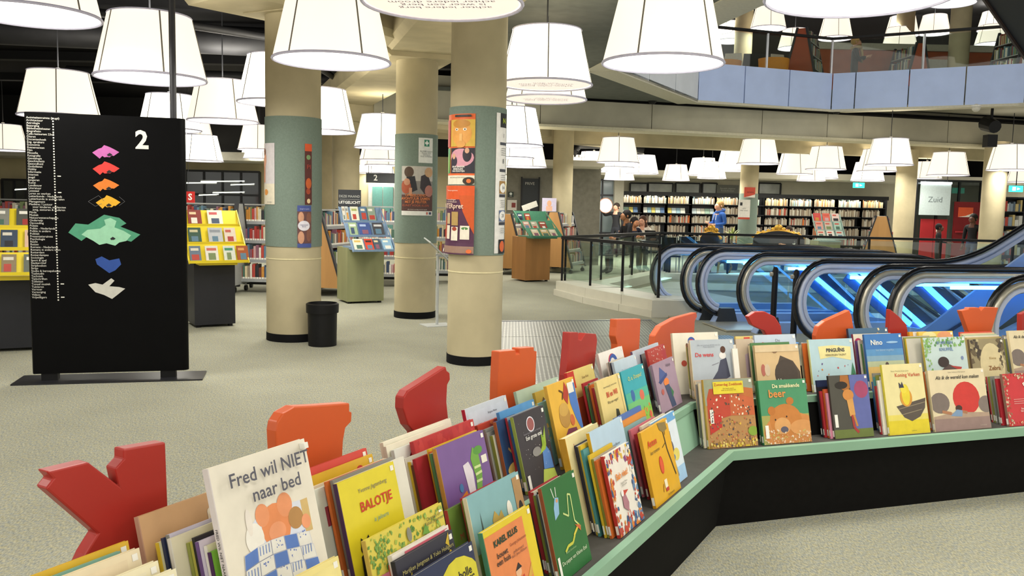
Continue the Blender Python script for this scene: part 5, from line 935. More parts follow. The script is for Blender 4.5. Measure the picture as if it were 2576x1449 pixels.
K3.poster('poster', 1129, 286, 1195, 464, 'e46a34', [('r', .0, .0, 1, .13, 'e9e2cc'), ('r', .26, .16, 1, .52, '33303a'), ('r', 0, .16, .22, .52, '4f9a62'), ('e', .62, .38, .36, .13, 'd89aa8'), ('e', .80, .42, .12, .10, '2c2830'), ('e', .80, .48, .06, .04, 'd8a888'), ('e', .40, .33, .12, .08, '3a3440'), ('e', .40, .40, .06, .04, 'd8a888'), ('e', .14, .30, .05, .14, '9ac05a'), ('r', .26, .54, 1, .92, 'd9b24a'), ('r', 0, .54, .22, .92, 'b83a30'), ('e', .62, .72, .30, .17, 'e3a04c'), ('e', .62, .86, .26, .06, 'c98a34'), ('e', .50, .78, .05, .02, 'f3ead8'), ('e', .74, .78, .05, .02, 'f3ead8'), ('e', .5, .78, .02, .012, '4a3a2c'), ('e', .74, .78, .02, .012, '4a3a2c'), ('r', .59, .55, .67, .72, 'eab468'), ('e', .62, .57, .14, .05, 'e0a050'), ('r', .44, .955, .90, .985, '38322e'), ('t', 'BIBLIOTHEEK', .67, .97, .02, 'efe6da'), ('t', 'BRAN BAKKER\nMARJOLEIN\nVAN KOOTEN', .55, .22, .035, 'f4f0e6', .02), ('t', 'BIBLIOTHEEK.ROTTERDAM.NL', .5, .10, .022, '6a5c4a'), ('e', .86, .05, .16, .055, '3a3026'), ('e', .86, .05, .06, .03, 'e0783c')], 'orange theatre poster with a golden face holding a finger to its lips')
K3.poster('poster', 1124, 467, 1193, 640, '55304a', [('r', 0, .80, 1, 1, 'dd5a28'), ('p', [(.62, .86), (1, .86), (1, .30), (.86, .46), (.74, .62)], 'd25a26'), ('r', 0, .02, 1, .12, '9a7a68'), ('e', .14, .38, .08, .18, 'b4482c'), ('r', .22, .44, .36, .60, 'c8b088'), ('r', .42, .42, .62, .62, 'b8985c'), ('r', .22, .22, .36, .42, 'efe6d2'), ('r', .42, .20, .62, .40, 'efe6d2'), ('r', .68, .22, .90, .42, 'efe6d2'), ('e', .79, .38, .08, .02, '5a8a4c'), ('e', .52, .37, .07, .03, 'a84a34'), ('t', 'INTERpret', .40, .70, .10, 'e8c9b4', .02), ('t', 'voorstellingen\nin de bibliotheek', .4, .78, .035, 'efd8c8'), ('t', 'Theaterprogramma', .42, .93, .03, 'f6e3d0'), ('e', .9, .05, .06, .03, 'e0703a'), ('e', .1, .05, .06, .03, 'efe6da')], 'purple poster with orange curtain and small book pages, curling off the column', off=.012, curl=.18)
K3.poster('poster', 1246, 284, 1270, 637, 'ebe9e2', [('r', .30, .90, 1, 1, '2c2e30'), ('t', 'N', .62, .945, .05, 'b0c23c', .03), ('t', '1', .6, .84, .04, '4a4a4c'), ('r', .3, .775, 1, .795, '4a4c54'), ('t', '8', .6, .66, .045, '4a4a4c'), ('r', .3, .585, 1, .605, '4a4c54'), ('r', .3, .43, 1, .52, 'a8834c'), ('e', .65, .47, .32, .035, 'f0efe8'), ('t', '14', .65, .47, .035, '3a3a3c'), ('r', .3, .405, 1, .425, '3c3e46'), ('r', .3, .23, 1, .31, '6a7a9a'), ('e', .65, .27, .34, .035, 'f0efe8'), ('t', '20', .65, .27, .035, '3a3a3c'), ('r', .3, .205, 1, .225, '3c3e46'), ('r', .3, .0, 1, .10, '2a2624'), ('e', .62, .05, .25, .04, 'dd6a34')] + [('r', .4, z, .9, z + .004, 'a8a8a4') for z in (.75, .735, .72, .705, .56, .545, .53, .38, .365, .35, .335, .18, .165, .15)], 'narrow white agenda poster with numbered days')
# ================================================================ BIN, FLOOR STAND
p = zp(803, 874); o = empty('waste_bin', (p.x, p.y + .15, 0)); tag(o, 'round black waste bin beside the column with the blue poster', 'bin')
MB().lathe([(.145, 0), (.150, .36)], BLACK, 24).build('body', o, smooth=40); MB().lathe([(.166, .345), (.168, .435), (.15, .445), (.145, .37)], BLACK, 24, cap0=False, cap1=False).build('rim', o, smooth=40)
p = zp(1099, 818); o = empty('sign_stand', (p.x, p.y, 0), .5); tag(o, 'thin white floor stand with a slanted sign holder', 'sign stand')
MB().box(-.18, .18, -.14, .14, 0, .008, M('c8cbc6', .4)).build('base_plate', o); MB().cyl((0, 0, .008), (0, 0, .86), .018, M('c2c5c2', .4), 10).build('pole', o)
MB().obox(T(0, -.02, .92) @ Matrix.Rotation(.72, 4, 'Y') @ Matrix.Rotation(.2, 4, 'X'), .40, .3, .015, M('b7bcb8', .4)).build('sign_holder', o)
# ================================================================ DISPLAY STANDS
BK = ['b8483c', 'd8c9a4', '3f4f6a', '7a8a5c', 'e6e2d6', '2b2b30', 'c88a3c', '5f7f94', '8a5a6a', 'c9a0a0', '4f6f5f', 'a83a34']
def mag(parent, x, y, z, w, h, tilt, c, c2, label, cat='book'):
    """a facing magazine or book leaning on a tray, top-level thing"""
    m = parent.matrix_basis @ T(x, y, z) @ Matrix.Rotation(-tilt, 4, 'X')
    o = empty('display_book', mat4=m); tag(o, label, cat)
    MB().box(0, w, 0, .012, 0, h, M(c, .4)).build('cover', o); MB().box(.002, w - .003, .002, .010, .002, h + .001, PAGE).build('page_block', o)
    rg = random.Random(int(x * 997 + z * 131) + int(w * 1000)); b = MB()
    b.box(w * .12, w * rg.uniform(.6, .88), -.001, 0, h * .70, h * .86, M(c2, .5)); b.box(w * rg.uniform(.15, .3), w * rg.uniform(.6, .85), -.001, 0, h * .12, h * rg.uniform(.4, .6), M(rg.choice(BK), .5))
    k = b.build('cover_print', o); k['kind'] = 'stuff'; return o
YEL = M('ecd32a', .4, 0, .04, 5)
def tray_stand(name, base, rz, ped, pw, pd, ph, tw, tiers, tm, label, rods=True, cat='display stand'):
    o = empty(name, base, rz); tag(o, label, cat)
    MB().box(-pw / 2, pw / 2, -pd / 2, pd / 2, .03, ph, ped).build('pedestal', o)
    for s in (-1, 1):
        MB().cyl((s * (pw / 2 - .05), -pd / 2 + .05, .0), (s * (pw / 2 - .05), -pd / 2 + .05, .03), .03, BLACK, 8).build('foot', o)
    for i, (y, z, h, tilt) in enumerate(tiers):
        c, sn_ = math.cos(tilt), math.sin(tilt)
        MB().prism([(-tw / 2, y, z), (tw / 2, y, z), (tw / 2, y + h * sn_, z + h * c), (-tw / 2, y + h * sn_, z + h * c)], (0, .012, 0), tm).build('tray_back', o)
        MB().box(-tw / 2, tw / 2, y - .05, y + .012, z - .012, z, tm).build('tray_floor', o)
        MB().box(-tw / 2, tw / 2, y - .055, y - .045, z - .012, z + .02, tm).build('tray_lip', o)
    y0, z0 = tiers[0][0], tiers[0][1]; yl, zl, hl, tl2 = tiers[-1]
    for s in (-1, 1):
        e = [(s * tw / 2, y0 - .05, z0 - .012), (s * tw / 2, yl + hl * math.sin(tl2), zl + hl * math.cos(tl2))]
        if rods: MB().bar(e[0], e[1], .012, .02, tm).build('side_rod', o)
    MB().box(-pw / 2 + .02, pw / 2 - .02, y0 - .0, yl + .1, ph - .02, ph + .02, tm).build('support', o)
    return o
tiers_y = [(-.46, .78, .22, .5), (-.24, .98, .22, .5), (-.02, 1.18, .2, .5)]
p = zp(520, 825); s1 = tray_stand('magazine_stand', (p.x - .06, p.y + .30, 0), .55, M('222329', .5), .46, .5, .76, .66, tiers_y, YEL, 'yellow stepped magazine stand on black pedestal beside the directory sign')
p = zp(40, 888); s2 = tray_stand('magazine_stand', (p.x - .16, p.y + .32, 0), .45, M('222329', .5), .50, .5, .72, .84, [(-.46, .76, .22, .5), (-.24, .98, .22, .5), (-.02, 1.18, .2, .5)], YEL, 'yellow stepped magazine stand cut by the directory sign, with dark paperbacks')
for par, rows, nm in ((s1, [[(.06, 'd6d9cc', '3f8a6a', .13), (.21, 'a8562c', 'd89a5a', .13), (-.14, 'e2ddd2', 'c86a5a', .14), (-.31, '6a7a8a', 'd8d2c0', .12)], [(.12, 'd8c8b8', 'b85a4a', .13), (-.06, 'b9bcc0', '8a8f96', .16), (-.28, '3f5a4a', 'c8c09a', .14)], [(-.02, 'e9e0d2', 'c85a5a', .17), (-.24, '8a3a34', 'e0c8a0', .15)]], 'yellow stand beside directory sign'), (s2, [[(-.28, '35302e', 'c85a3c', .15), (.10, '5f665a', 'efece0', .19), (-.08, '8a7a5a', 'd8d2c0', .12)], [(-.30, '4a4238', 'a88a5a', .14), (.10, 'd8b49a', '3a2c2a', .19), (-.1, '3c4a5c', 'd8d2c0', .14)], [(.02, '55564e', 'efece0', .2), (-.24, '8a8a80', 'efece0', .2)]], 'yellow stand at room edge')):
    tn = ['bottom', 'middle', 'top']
    for i, row in enumerate(rows):
        yy, zz = tiers_y[i][0], (tiers_y[i][1] if par is s1 else [.76, .98, 1.18][i])
        for (x, c, c2, w) in row:
            cname = min(PAL, key=lambda q: sum((a - b) ** 2 for a, b in zip(lin(PAL[q]), lin(c))))
            mag(par, x, yy - .03, zz + .003, w, .20, .5, c, c2, '%s paperback, %s along the %s tray, %s' % (cname, ORD[sorted(q[0] for q in row).index(x)], tn[i], nm))
u_ = None
nb = empty('lettering_card', mat4=s2.matrix_basis @ T(.27, -.49, .765) @ Matrix.Rotation(-.45, 4, 'X')); tag(nb, 'grey paperback with big pale vertical author lettering on the yellow stand', 'book')
MB().box(-.03, .15, .0, .012, 0, .19, M('77796e', .5)).build('cover', nb); MB().box(-.028, .148, .002, .010, 0, .191, PAGE).build('page_block', nb); text_on('lettering', 'NESBO', .055, M('efece0', .5), nb, T(.0, -.002, .095) @ Matrix.Rotation(-math.pi / 2, 4, 'Y'), bold=.002)
# featured stand "deze maand uitgelicht"
OLIVE = wood('8f9168'); BLUEG = M('7f98b4', .45)
p = zp(897, 764)
s3 = tray_stand('featured_stand', (p.x, p.y + .3, 0), .50, OLIVE, .56, .5, .82, .64, [(-.60, .80, .20, .75), (-.34, 1.0, .22, .6), (-.06, 1.2, .24, .5)], BLUEG, 'olive wooden featured-books stand with blue grey trays')
for i, (x, w, c, c2) in enumerate(((-.40, .2, 'ddd6c0', 'c8a85a'), (-.16, .16, 'cc4a34', '3a2c2c'), (.02, .14, '4a5a68', 'd8c8a0'), (.2, .2, '8fb4cc', 'e6ead8'))): mag(s3, x * .72, -.63, .81, w * .74, .21, .75, c, c2, ['cream book in the lowest tray of the featured stand', 'orange-red book in the lowest tray of the featured stand', 'slate book in the lowest tray of the featured stand', 'sky blue book in the lowest tray of the featured stand'][i])
for i, (x, w, c, c2) in enumerate(((-.38, .16, '9ab08a', 'e8e4d4'), (-.18, .24, '46588f', 'a8b8d8'), (.12, .22, '4a4a4e', 'c8c8c8'))): mag(s3, x * .72, -.375, 1.01, w * .74, .22, .6, c, c2, ['sage book in the middle tray of the featured stand', 'large royal blue book in the middle tray of the featured stand', 'charcoal book in the middle tray of the featured stand'][i])
for i, (x, w, c, c2) in enumerate(((-.40, .06, 'd8d2c4', 'a89a84'), (-.33, .06, 'c2c8c4', '8a8a84'), (-.22, .16, 'e0dfca', 'a8b06a'), (-.02, .14, '5a7894', 'e0dccc'), (.14, .16, '8fa08c', 'e8e4d8'))): mag(s3, x * .72, -.09, 1.21, w * .74, .24, .5, c, c2, ['narrow cream book at the end of the top tray of the featured stand', 'narrow grey book in the top tray of the featured stand', 'ivory book in the top tray of the featured stand', 'steel blue book in the top tray of the featured stand', 'grey-green book in the top tray of the featured stand'][i])
sg = empty('header_sign', mat4=s3.matrix_basis @ T(-.12, .16, 1.40) @ Matrix.Rotation(-.5, 4, 'Z')); tag(sg, 'dark header board of the featured stand with white capitals', 'sign')
MB().box(-.17, .17, 0, .012, -.02, .27, M('33353a', .5)).build('board', sg); text_on('lettering', 'DEZE MAAND', .05, M('c9cac4', .5), sg, T(0, -.003, .17)); text_on('lettering', 'UITGELICHT', .058, M('f2f1ea', .5), sg, T(0, -.003, .08), bold=.0015); MB().box(-.15, .15, -.002, 0, .125, .128, M('c9cac4', .5)).build('rule', sg)
MB().box(-.02, .02, .012, .03, -.4, .1, DARK).build('bracket', sg)
# wooden A-frame trolleys (sloping book trolley seen at the end panel)
WOOD = wood('b98a52')
def trolley(base, rz, w, label, side_m=WOOD, hgt=1.42, depth=.9, rows=4, dens=1.0, indiv=False, grp=None, face_cols=None, both=True):
    o = empty('book_trolley', base, rz); tag(o, label, 'book trolley'); hw = w / 2; dp = depth / 2
    for s in (-1, 1):
        MB().prism([(s * hw, -dp, .14), (s * hw, dp, .14), (s * hw, .10, hgt), (s * hw, -.10, hgt)], (s * .03, 0, 0), side_m).build('end_panel', o)
        MB().bar((s * (hw + .012), -dp - .01, .12), (s * (hw + .012), -.11, hgt + .01), .06, .03, DARK).build('edge_bar', o); MB().bar((s * (hw + .012), dp + .01, .12), (s * (hw + .012), .11, hgt + .01), .06, .03, DARK).build('edge_bar', o)
        for t in (-1, 1):
            c = MB().tube([(s * (hw - .05) - .02, t * (dp - .04), .045), (s * (hw - .05) + .02, t * (dp - .04), .045)], .045, DARK, 12).build('castor', o, smooth=40)
            MB().box(s * (hw - .05) - .015, s * (hw - .05) + .015, t * (dp - .04) - .02, t * (dp - .04) + .02, .07, .12, STEEL).build('castor_fork', c)
    MB().box(-hw, hw, -.03, .03, .1, .15, DARK).build('base_beam', o); MB().box(-hw, hw, -.10, .10, hgt - .02, hgt, GREY).build('top_board', o)
    pit = (hgt - .2) / rows
    for i in range(rows):
        z = .2 + pit * i; e = dp - (z - .14) / (hgt - .14) * (dp - .10)
        for s in ((-1, 1) if both else (-1,)):
            MB().box(-hw, hw, min(s * e, s * (e - .22)), max(s * e, s * (e - .22)), z - .02, z, M('8f9294', .4, .5)).build('shelf', o)
            MB().box(-hw, hw, s * e - .006, s * e + .006, z - .02, z + .03, M('a9acae', .4, .5)).build('shelf_lip', o)
            if s < 0 or both:
                x = -hw + .03; b = MB(); k = 0
                while x < hw - .05:
                    t = random.uniform(.016, .05); h = random.uniform(.19, .27); c = random.choice(BK + ['d8d2c0', 'cfc8b0', '9a8a78', '6a3a30'])
                    if random.random() > dens: x += t; continue
                    lean = random.choice((0, 0, 0, .12)); y0 = s * (e - .02); y1 = s * (e - .18)
                    if indiv and s < 0:
                        bo = empty('shelf_book', mat4=o.matrix_basis @ T(x, y0, z + .003)); tag(bo, 'upright %s book on the %s shelf of the trolley by the yellow stand' % (min(PAL, key=lambda q_: sum((a_ - b_) ** 2 for a_, b_ in zip(lin(PAL[q_]), lin(c)))), ['lowest', 'second', 'third', 'highest'][i]), 'book', grp + ', ' + ['lowest', 'second', 'third', 'highest'][i] + ' shelf')
                        MB().box(0, t * .92, 0, .15, 0, h, M(c, .5)).build('cover', bo); MB().box(.003, t * .92 - .003, .004, .151, .003, h + .001, PAGE).build('page_block', bo); MB().box(.002, t * .92 - .002, -.001, 0, .02, .055, LAB).build('spine_label', bo)
                    else:
                        b.box(x, x + t * .92, min(y0, y1), max(y0, y1), z + .002, z + h, M(c, .5))
                        b.box(x + .002, x + t * .92 - .002, y0 + s * .001 - .001, y0 + s * .001 + .001, z + .02, z + .055, LAB)
                    x += t
                if b.f: kk = b.build('book_row', o); kk['kind'] = 'stuff'
    return o
GREYP = M('a7aaa8', .5)
q = lambda x, y: zp(x, y)
for i, (x, y, rz, ind, lab) in enumerate(((505, 742, -.06, True, 'grey sloping book trolley between the yellow stand and the first column'), (655, 738, -.02, False, 'grey sloping book trolley half hidden behind the first column'), (20, 735, .05, False, 'grey sloping book trolley behind the yellow stand at the room edge'), (960, 722, .05, False, 'grey sloping book trolley between the featured stand and the first aid column'), (1105, 712, .04, False, 'grey sloping book trolley between the two poster columns'), (330, 735, .02, False, 'grey sloping book trolley behind the directory sign'))):
    p = zp(x, y); trolley((p.x, p.y + .45, 0), rz, .94 if i < 3 else 1.0, lab, GREYP, indiv=ind, grp='books on the grey trolleys behind the first column', both=False)
p = zp(812, 752); trolley((p.x - .1, p.y + .9, 0), 1.35, 1.1, 'wooden-sided sloping book trolley beside the featured stand', WOOD, hgt=1.36, depth=.95)
p = zp(1132, 706); trolley((p.x + .35, p.y + 1.5, 0), 1.3, 1.0, 'wooden-sided sloping book trolley behind the white sign stand', WOOD, hgt=1.2, depth=.8)
p = zp(1290, 700); trolley((p.x, p.y + 1.3, 0), 1.25, 1.0, 'wooden-sided sloping book trolley behind the green-topped stand', WOOD, hgt=1.3, depth=.9)
p = zp(1412, 690); trolley((p.x, p.y + .75, 0), 1.2, 1.0, 'wooden-sided sloping book trolley beside the glass railing', WOOD, hgt=1.35, depth=.9)
p = zp(1335, 709); s4 = tray_stand('display_stand', (p.x, p.y + .3, 0), .5, wood('a9763f'), .56, .55, .88, .72, [(-.56, .90, .24, .85), (-.30, 1.03, .24, .75), (-.02, 1.16, .26, .55)], M('4f8a6c', .5), 'brown wooden stand with green stepped book trays')
for i, (x, tt, w, c) in enumerate(((-.42, 2, .14, '3f4f6a'), (-.2, 2, .16, 'a8483c'), (-.44, 1, .18, 'c89a8a'), (-.2, 1, .18, 'b8b09a'), (.05, 1, .2, '9a4a3c'), (-.38, 0, .2, 'd8c8a8'), (-.1, 0, .22, 'c2a878'), (.16, 0, .2, 'cfc6a8'))):
    ty = [(-.56, .90, .85), (-.30, 1.03, .75), (-.02, 1.16, .55)][tt]; cn_ = min(PAL, key=lambda q: sum((a - b) ** 2 for a, b in zip(lin(PAL[q]), lin(c))))
    mag(s4, x * .74, ty[0] - .03, ty[1] + .004, w * .75, .2, ty[2], c, 'e6e0d0', '%s book on the %s green tray, %s from its end' % (cn_, ['lowest', 'middle', 'highest'][tt], ORD[i % 3]))
p = zp(1455, 660); s5 = tray_stand('display_stand', (p.x, p.y + .5, 0), .4, wood('b98a52'), .5, .5, .9, .8, [(-.3, .95, .25, .6), (-.1, 1.15, .25, .5)], M('55595c', .5), 'wooden stand with dark trays behind the glass railing')
for i, x in enumerate((-.36, -.16, .06, .24)): mag(s5, x, -.33, .955, .17, .22, .6, ['4a5a78', '6a7a84', '8a94a8', 'a8a8a0'][i], 'd8d8d0', '%s book in the dark lower tray behind the railing' % ['blue', 'slate', 'lavender', 'pale grey'][i])
for i, x in enumerate((-.36, -.14, .1)): mag(s5, x, -.13, 1.155, .18, .24, .5, ['8a8a80', '5f6f7a', 'b8c0c0'][i], 'e0e0d8', '%s book in the dark upper tray behind the railing' % ['khaki', 'slate blue', 'silver'][i])
# ================================================================ RAILINGS ROUND THE VOID
glass_rail('void_railing', [(.84, 14.42, 0), (2.06, 11.98, 0)], .24, .97, 'glass railing with black handrail on the white kerb beside the first escalator', .92)
glass_rail('void_railing', [(.90, 14.55, 0), (3.12, 18.2, 0), (13.2, 17.45, 0)], .14, .97, 'long glass railing with black handrail along the far side of the void', 1.45)
# ================================================================ ESCALATORS
LEDB = M('59b9ff', .5, 0, .02, 3, emit=5.0); RUB = M('101013', .22, 0, .1, 6, spec=.6); FRM = M('ccd6ee', .4, .1, .05, 6); DECK = M('a9c0ea', .4, .15, .06, 5); CHR = M('cfcab8', .3, .5, .05, 8)  # DECK steel is coloured blue for the LED light on it
AX = Vector((math.cos(math.radians(10)), math.sin(math.radians(10)), 0)); AN = Vector((AX.y, -AX.x, 0))
NEWEL = {1: (1637, 12.3), 2: (1714, 11.5), 3: (1753, 11.2), 4: (1857, 10.35), 5: (2000, 9.15), 6: (2156, 8.42), 7: (2239, 8.15), 8: (2482, 7.3)}
BEND = {1: (2040, -1), 2: (2120, -1), 3: (2190, -1), 4: (2270, -1), 5: (2340, 1), 6: (2500, 1), 7: (2900, 0), 8: (3300, 0)}
def newel_pt(i):
    x, Y = NEWEL[i]; p = yp(x, 740, Y); return Vector((p.x, p.y, 0))
def on_ax(i, px, py=700):
    P = newel_pt(i); q = pp(px, py, P, AN); return (q - P).dot(AX), q.z
def rail_path(i, off=0.0, slope=math.radians(31)):
    """(a, z) path of the handrail, inset by off"""
    rz, ra, zc, zt = .43, .36, .54, .97
    pts = []
    for k in range(15):
        t = math.radians(258 - k * (258 - 90) / 14)
        pts.append((ra + (ra - off) * math.cos(t) * 1.0, zc + (rz - off) * math.sin(t)))
    a, s = on_ax(i, BEND[i][0], 650)[0], BEND[i][1]
    n0 = 6
    for k in range(1, n0): pts.append((ra + (a - ra) * k / n0, zt - off))
    if s == 0: pts.append((a, zt - off)); return pts
    R = 1.6
    for k in range(9):
        t = slope * k / 8; rr = R + (off if s > 0 else -off)
        pts.append((a + rr * math.sin(t), zt - off + s * rr * (1 - math.cos(t))))
    la, lz = pts[-1]
    L = 5.5 if s > 0 else 5.0
    pts.append((la + L * math.cos(slope), lz + s * L * math.sin(slope))); return pts
def W3(i, a, z, side=0.0):
    p = newel_pt(i) + AX * a + AN * side; return Vector((p.x, p.y, z))
def balustrade(o, i):
    path = rail_path(i)
    MB().tube([W3(i, a, z) for a, z in path], .030, RUB, 10, flat=.85, up=AN).build('handrail', o, smooth=60)
    inn_ = rail_path(i, .06); MB().tube([W3(i, a, z) for a, z in inn_], .028, CHR if i in (2, 4, 6, 7, 8) else FRM, 8, up=AN).build('rail_track', o, smooth=60)
    in2 = rail_path(i, .11); MB().tube([W3(i, a, z) for a, z in in2], .028, FRM, 6, up=AN).build('glass_frame', o, smooth=60)
    g = rail_path(i, .125); k15 = [p for p in g if p[0] < on_ax(i, BEND[i][0], 650)[0]]
    aend = k15[-1][0]; floor_a = max(k15[0][0], .3)
    poly = [W3(i, a, z) for a, z in k15] + [W3(i, aend, .12), W3(i, floor_a, .12)]
    b = MB().prism(poly, AN * .012, GLASSB); b.build('glass_panel', o)
    MB().prism([W3(i, .22, 0, -.07), W3(i, aend + .2, 0, -.07), W3(i, aend + .2, .13, -.07), W3(i, .30, .13, -.07)], AN * .14, DECK).build('skirt_deck', o)
    MB().prism([W3(i, .24, 0, -.075), W3(i, .56, 0, -.075), W3(i, .50, .20, -.075), W3(i, .32, .20, -.075)], AN * .15, M('3b3d3f', .4)).build('newel_foot', o)
    s = BEND[i][1]
    a0 = .62
    MB().bar(W3(i, a0, .795, .03), W3(i, aend - .1, .795, .03), .02, .035, LEDB).build('light_strip', o)
    if s:
        sl = math.radians(31); e0 = aend + .25; z0 = .12 + (-.05 if s < 0 else .08); L = 4.6
        MB().prism([W3(i, aend, 0, -.07), W3(i, aend + .2, .0, -.07), W3(i, e0 + L, s * L * math.tan(sl) + .02, -.07), W3(i, e0 + L, s * L * math.tan(sl) + .42, -.07), W3(i, e0 + .4, .20 * s + .24, -.07), W3(i, aend, .13, -.07)], AN * .12, DECK).build('incline_deck', o)
        gp = [W3(i, aend + .03, .12), W3(i, aend + .03, .86), W3(i, e0 + .8, .86 + s * .36), W3(i, e0 + L, .80 + s * L * math.tan(sl) + .08), W3(i, e0 + L, s * L * math.tan(sl) + .42), W3(i, e0 + .5, .22 + s * .28)]
        MB().prism(gp, AN * .012, GLASSB).build('glass_panel', o)
def escalator(i, j, label):
    P = newel_pt(i); o = empty('escalator', (0, 0, 0)); tag(o, label, 'escalator')
    balustrade(o, i); balustrade(o, j)
    aend = min(on_ax(i, BEND[i][0], 650)[0], on_ax(j, BEND[j][0], 650)[0])
    Pi, Pj = newel_pt(i), newel_pt(j); w = (Pj - Pi).dot(AN); da = (Pj - Pi).dot(AX)
    lo = max(0, da) + .1
    MB().prism([W3(i, lo - .2, .006, .07), W3(i, lo + .5, .006, .07), W3(i, lo + .5, .006, w - .07), W3(i, lo - .2, .006, w - .07)], (0, 0, .02), CHR).build('comb_plate', o)
    s = BEND[i][1]; a = lo + .52; z = .02; k = 0
    while k < 14:
        MB().prism([W3(i, a, z - .16, .08), W3(i, a + .39, z - .16, .08), W3(i, a + .39, z, .08), W3(i, a, z, .08)], AN * (w - .16), M('44474c', .5, .5)).build('step', o)
        MB().prism([W3(i, a + .37, z, .08), W3(i, a + .40, z, .08), W3(i, a + .40, z + .004, .08), W3(i, a + .37, z + .004, .08)], AN * (w - .16), M('d9c23a', .5)).build('step_edge', o)
        a += .40; k += 1
        if a > aend - .2: z += s * .22
    return o
escalator(1, 2, 'farthest escalator, going down, beside the white kerb and glass railing')
escalator(3, 4, 'escalator going down, second from the white kerb')
e3 = escalator(5, 6, 'escalator rising towards the upper gallery, between the bollards and the nearest one')
escalator(7, 8, 'escalator nearest the book display, with straight handrails')
# descending light rails seen through the glass; faint bars stand in for reflections
lr = empty('light_rail_flight', (0, 0, 0)); tag(lr, 'blue-lit sloping balustrade strips and faint painted reflections, seen through escalator glass', 'light strip')
for (x0, y0, x1, y1, i, wd, br) in ((2012, 664, 2175, 802, 3, .055, 1), (2140, 684, 2290, 816, 4, .06, 1), (2165, 684, 2340, 836, 4, .06, 1), (2318, 708, 2440, 822, 4, .07, 1), (1930, 650, 2120, 815, 2, .025, 0), (1985, 652, 2160, 812, 2, .02, 0), (2085, 690, 2230, 830, 3, .025, 0)):
    P = newel_pt(i) - AN * (.25 if i < 4 else .12 + (x0 - 2140) * .001)
    A = pp(x0, y0, P, AN); B_ = pp(x1, y1, P, AN)
    MB().bar(A, B_, .03, wd, LEDB if br else M('7fb2dd', .4, 0, .03, 4, emit=.5)).build('led_reflection_bar', lr)  # dim bars paint reflections in the balustrade glass
    if br:
        d = (B_ - A).normalized(); up = AN.cross(d); up = up if up.z > 0 else -up
        MB().bar(A + up * .10 - AN * .03, B_ + up * .10 - AN * .03, .03, .11, M('2b3a55', .4)).build('dark_panel', lr)
        MB().bar(A - up * .09 - AN * .03, B_ - up * .09 - AN * .03, .02, .10, M('4a6fb0', .4, .2)).build('blue_panel', lr)
# inclined blue side cladding of the rising escalator
cl = empty('truss_cladding', (0, 0, 0)); tag(cl, 'inclined light blue cladding along the side of the rising escalator', 'cladding')
P6 = newel_pt(6) + AN * .10
pts = [pp(x, y, P6, AN) for x, y in ((2292, 852), (2500, 690), (2640, 590), (2640, 720), (2470, 852))]
MB().prism(pts, AN * .03, M('7d9fd6', .45, 0, .05, 4)).build('panel', cl)
MB().bar(pp(2340, 856, P6, AN) + AN * .05, pp(2446, 790, P6, AN) + AN * .05, .02, .025, M('23365c', .4)).build('trim_line', cl)
# bollards
for k, (x, Y, l) in enumerate(((1950, 9.95, 'slim black bollard with a round button beside the second escalator'), (2003, 9.6, 'slim black bollard with a round button beside the rising escalator'))):
    p = yp(x, 700, Y); o = empty('button_bollard', (p.x, Y, 0)); tag(o, l, 'bollard')
    MB().lathe([(.035, 0), (.035, .80), (.028, .83), (.012, .845)], BLACK, 12).build('post', o, smooth=50); MB().tube([(-.06, -.0, .76), (-.03, 0, .76)], .026, CHR, 10).build('button', o, smooth=50); MB().lathe([(.07, 0), (.07, .012)], STEEL, 14).build('base_plate', o)
# ================================================================ FAR WALLS
WALLB = M('d2cdb8', .85, 0, .06, 3); LTW = M('e6e2d2', .6, 0, .04, 3); FRAME = M('1c1d20', .5); DGL = M('2a3032', .12, 0, .3, .9, spec=.7)
def sbox(name, x0, x1, y0, y1, z0, z1, m, label=None): return struct(MB().box(x0, x1, y0, y1, z0, z1, m).build(name), label)
YW = 28.6
sbox('wall_back', -.2, 16, YW, YW + .2, 0, 3.7, WALLB, 'grey wall behind the wall shelves')
sbox('wall_right', 15.8, 16, 10, YW, 0, 8.0, WALLB)
sbox('wall_left', -16, -15.8, 4, 26, 0, 4.05, M('d8cfae', .8))
sbox('wall_back_upper', .6, 15.8, 26.7, 26.8, 2.64, 3.64, KCEIL)
sbox('trim_50', .6, 15.8, 26.2, YW, 2.46, 2.64, LTW, 'white bulkhead above the wall shelves')
YL = 22.5
sbox('wall_back_left', -15.8, -.2, YL, YL + .2, 0, 2.7, M('b9ae8a', .8, 0, .06, 3), 'beige wall behind the grey trolleys')
sbox('wall_back_left_upper', -15.8, -.2, YL, YL + .2, 2.7, 4.05, M('1a1a1b', .9))
sbox('trim_51', -15.8, -3.9, YL - 1.6, YL, 2.42, 2.62, M('bdb9a8', .6), 'pale bulkhead above the dark glazing')
def wpx(x, Y): return yp(x, 520, Y).x
def zpx(x, y, Y): return yp(x, y, Y).z
def window(name, x0, y0, x1, y1, Y, nx, nz, m=DGL, fr=FRAME, label=None, lower=None):
    o = struct(empty(name, (0, 0, 0)), label); a, b_ = wpx(x0, Y), wpx(x1, Y); xm = (x0 + x1) / 2; zt, zb = zpx(xm, y0, Y), max(0.0, zpx(xm, y1, Y)); t = .05
    for i in range(nx + 1):
        x = a + (b_ - a) * i / nx; MB().box(x - t / 2, x + t / 2, Y - .08, Y, zb, zt, fr).build('mullion', o)
    zs = [zb, zt] if nz == 1 else [zb + (zt - zb) * q for q in nz]
    for z in zs: MB().box(a, b_, Y - .085, Y, z - t / 2, z + t / 2, fr).build('transom', o)
    for i in range(nx):
        for j in range(len(zs) - 1):
            MB().box(a + (b_ - a) * i / nx + t / 2, a + (b_ - a) * (i + 1) / nx - t / 2, Y - .05, Y - .03, zs[j] + t / 2, zs[j + 1] - t / 2, m).build('pane', o)
    return o
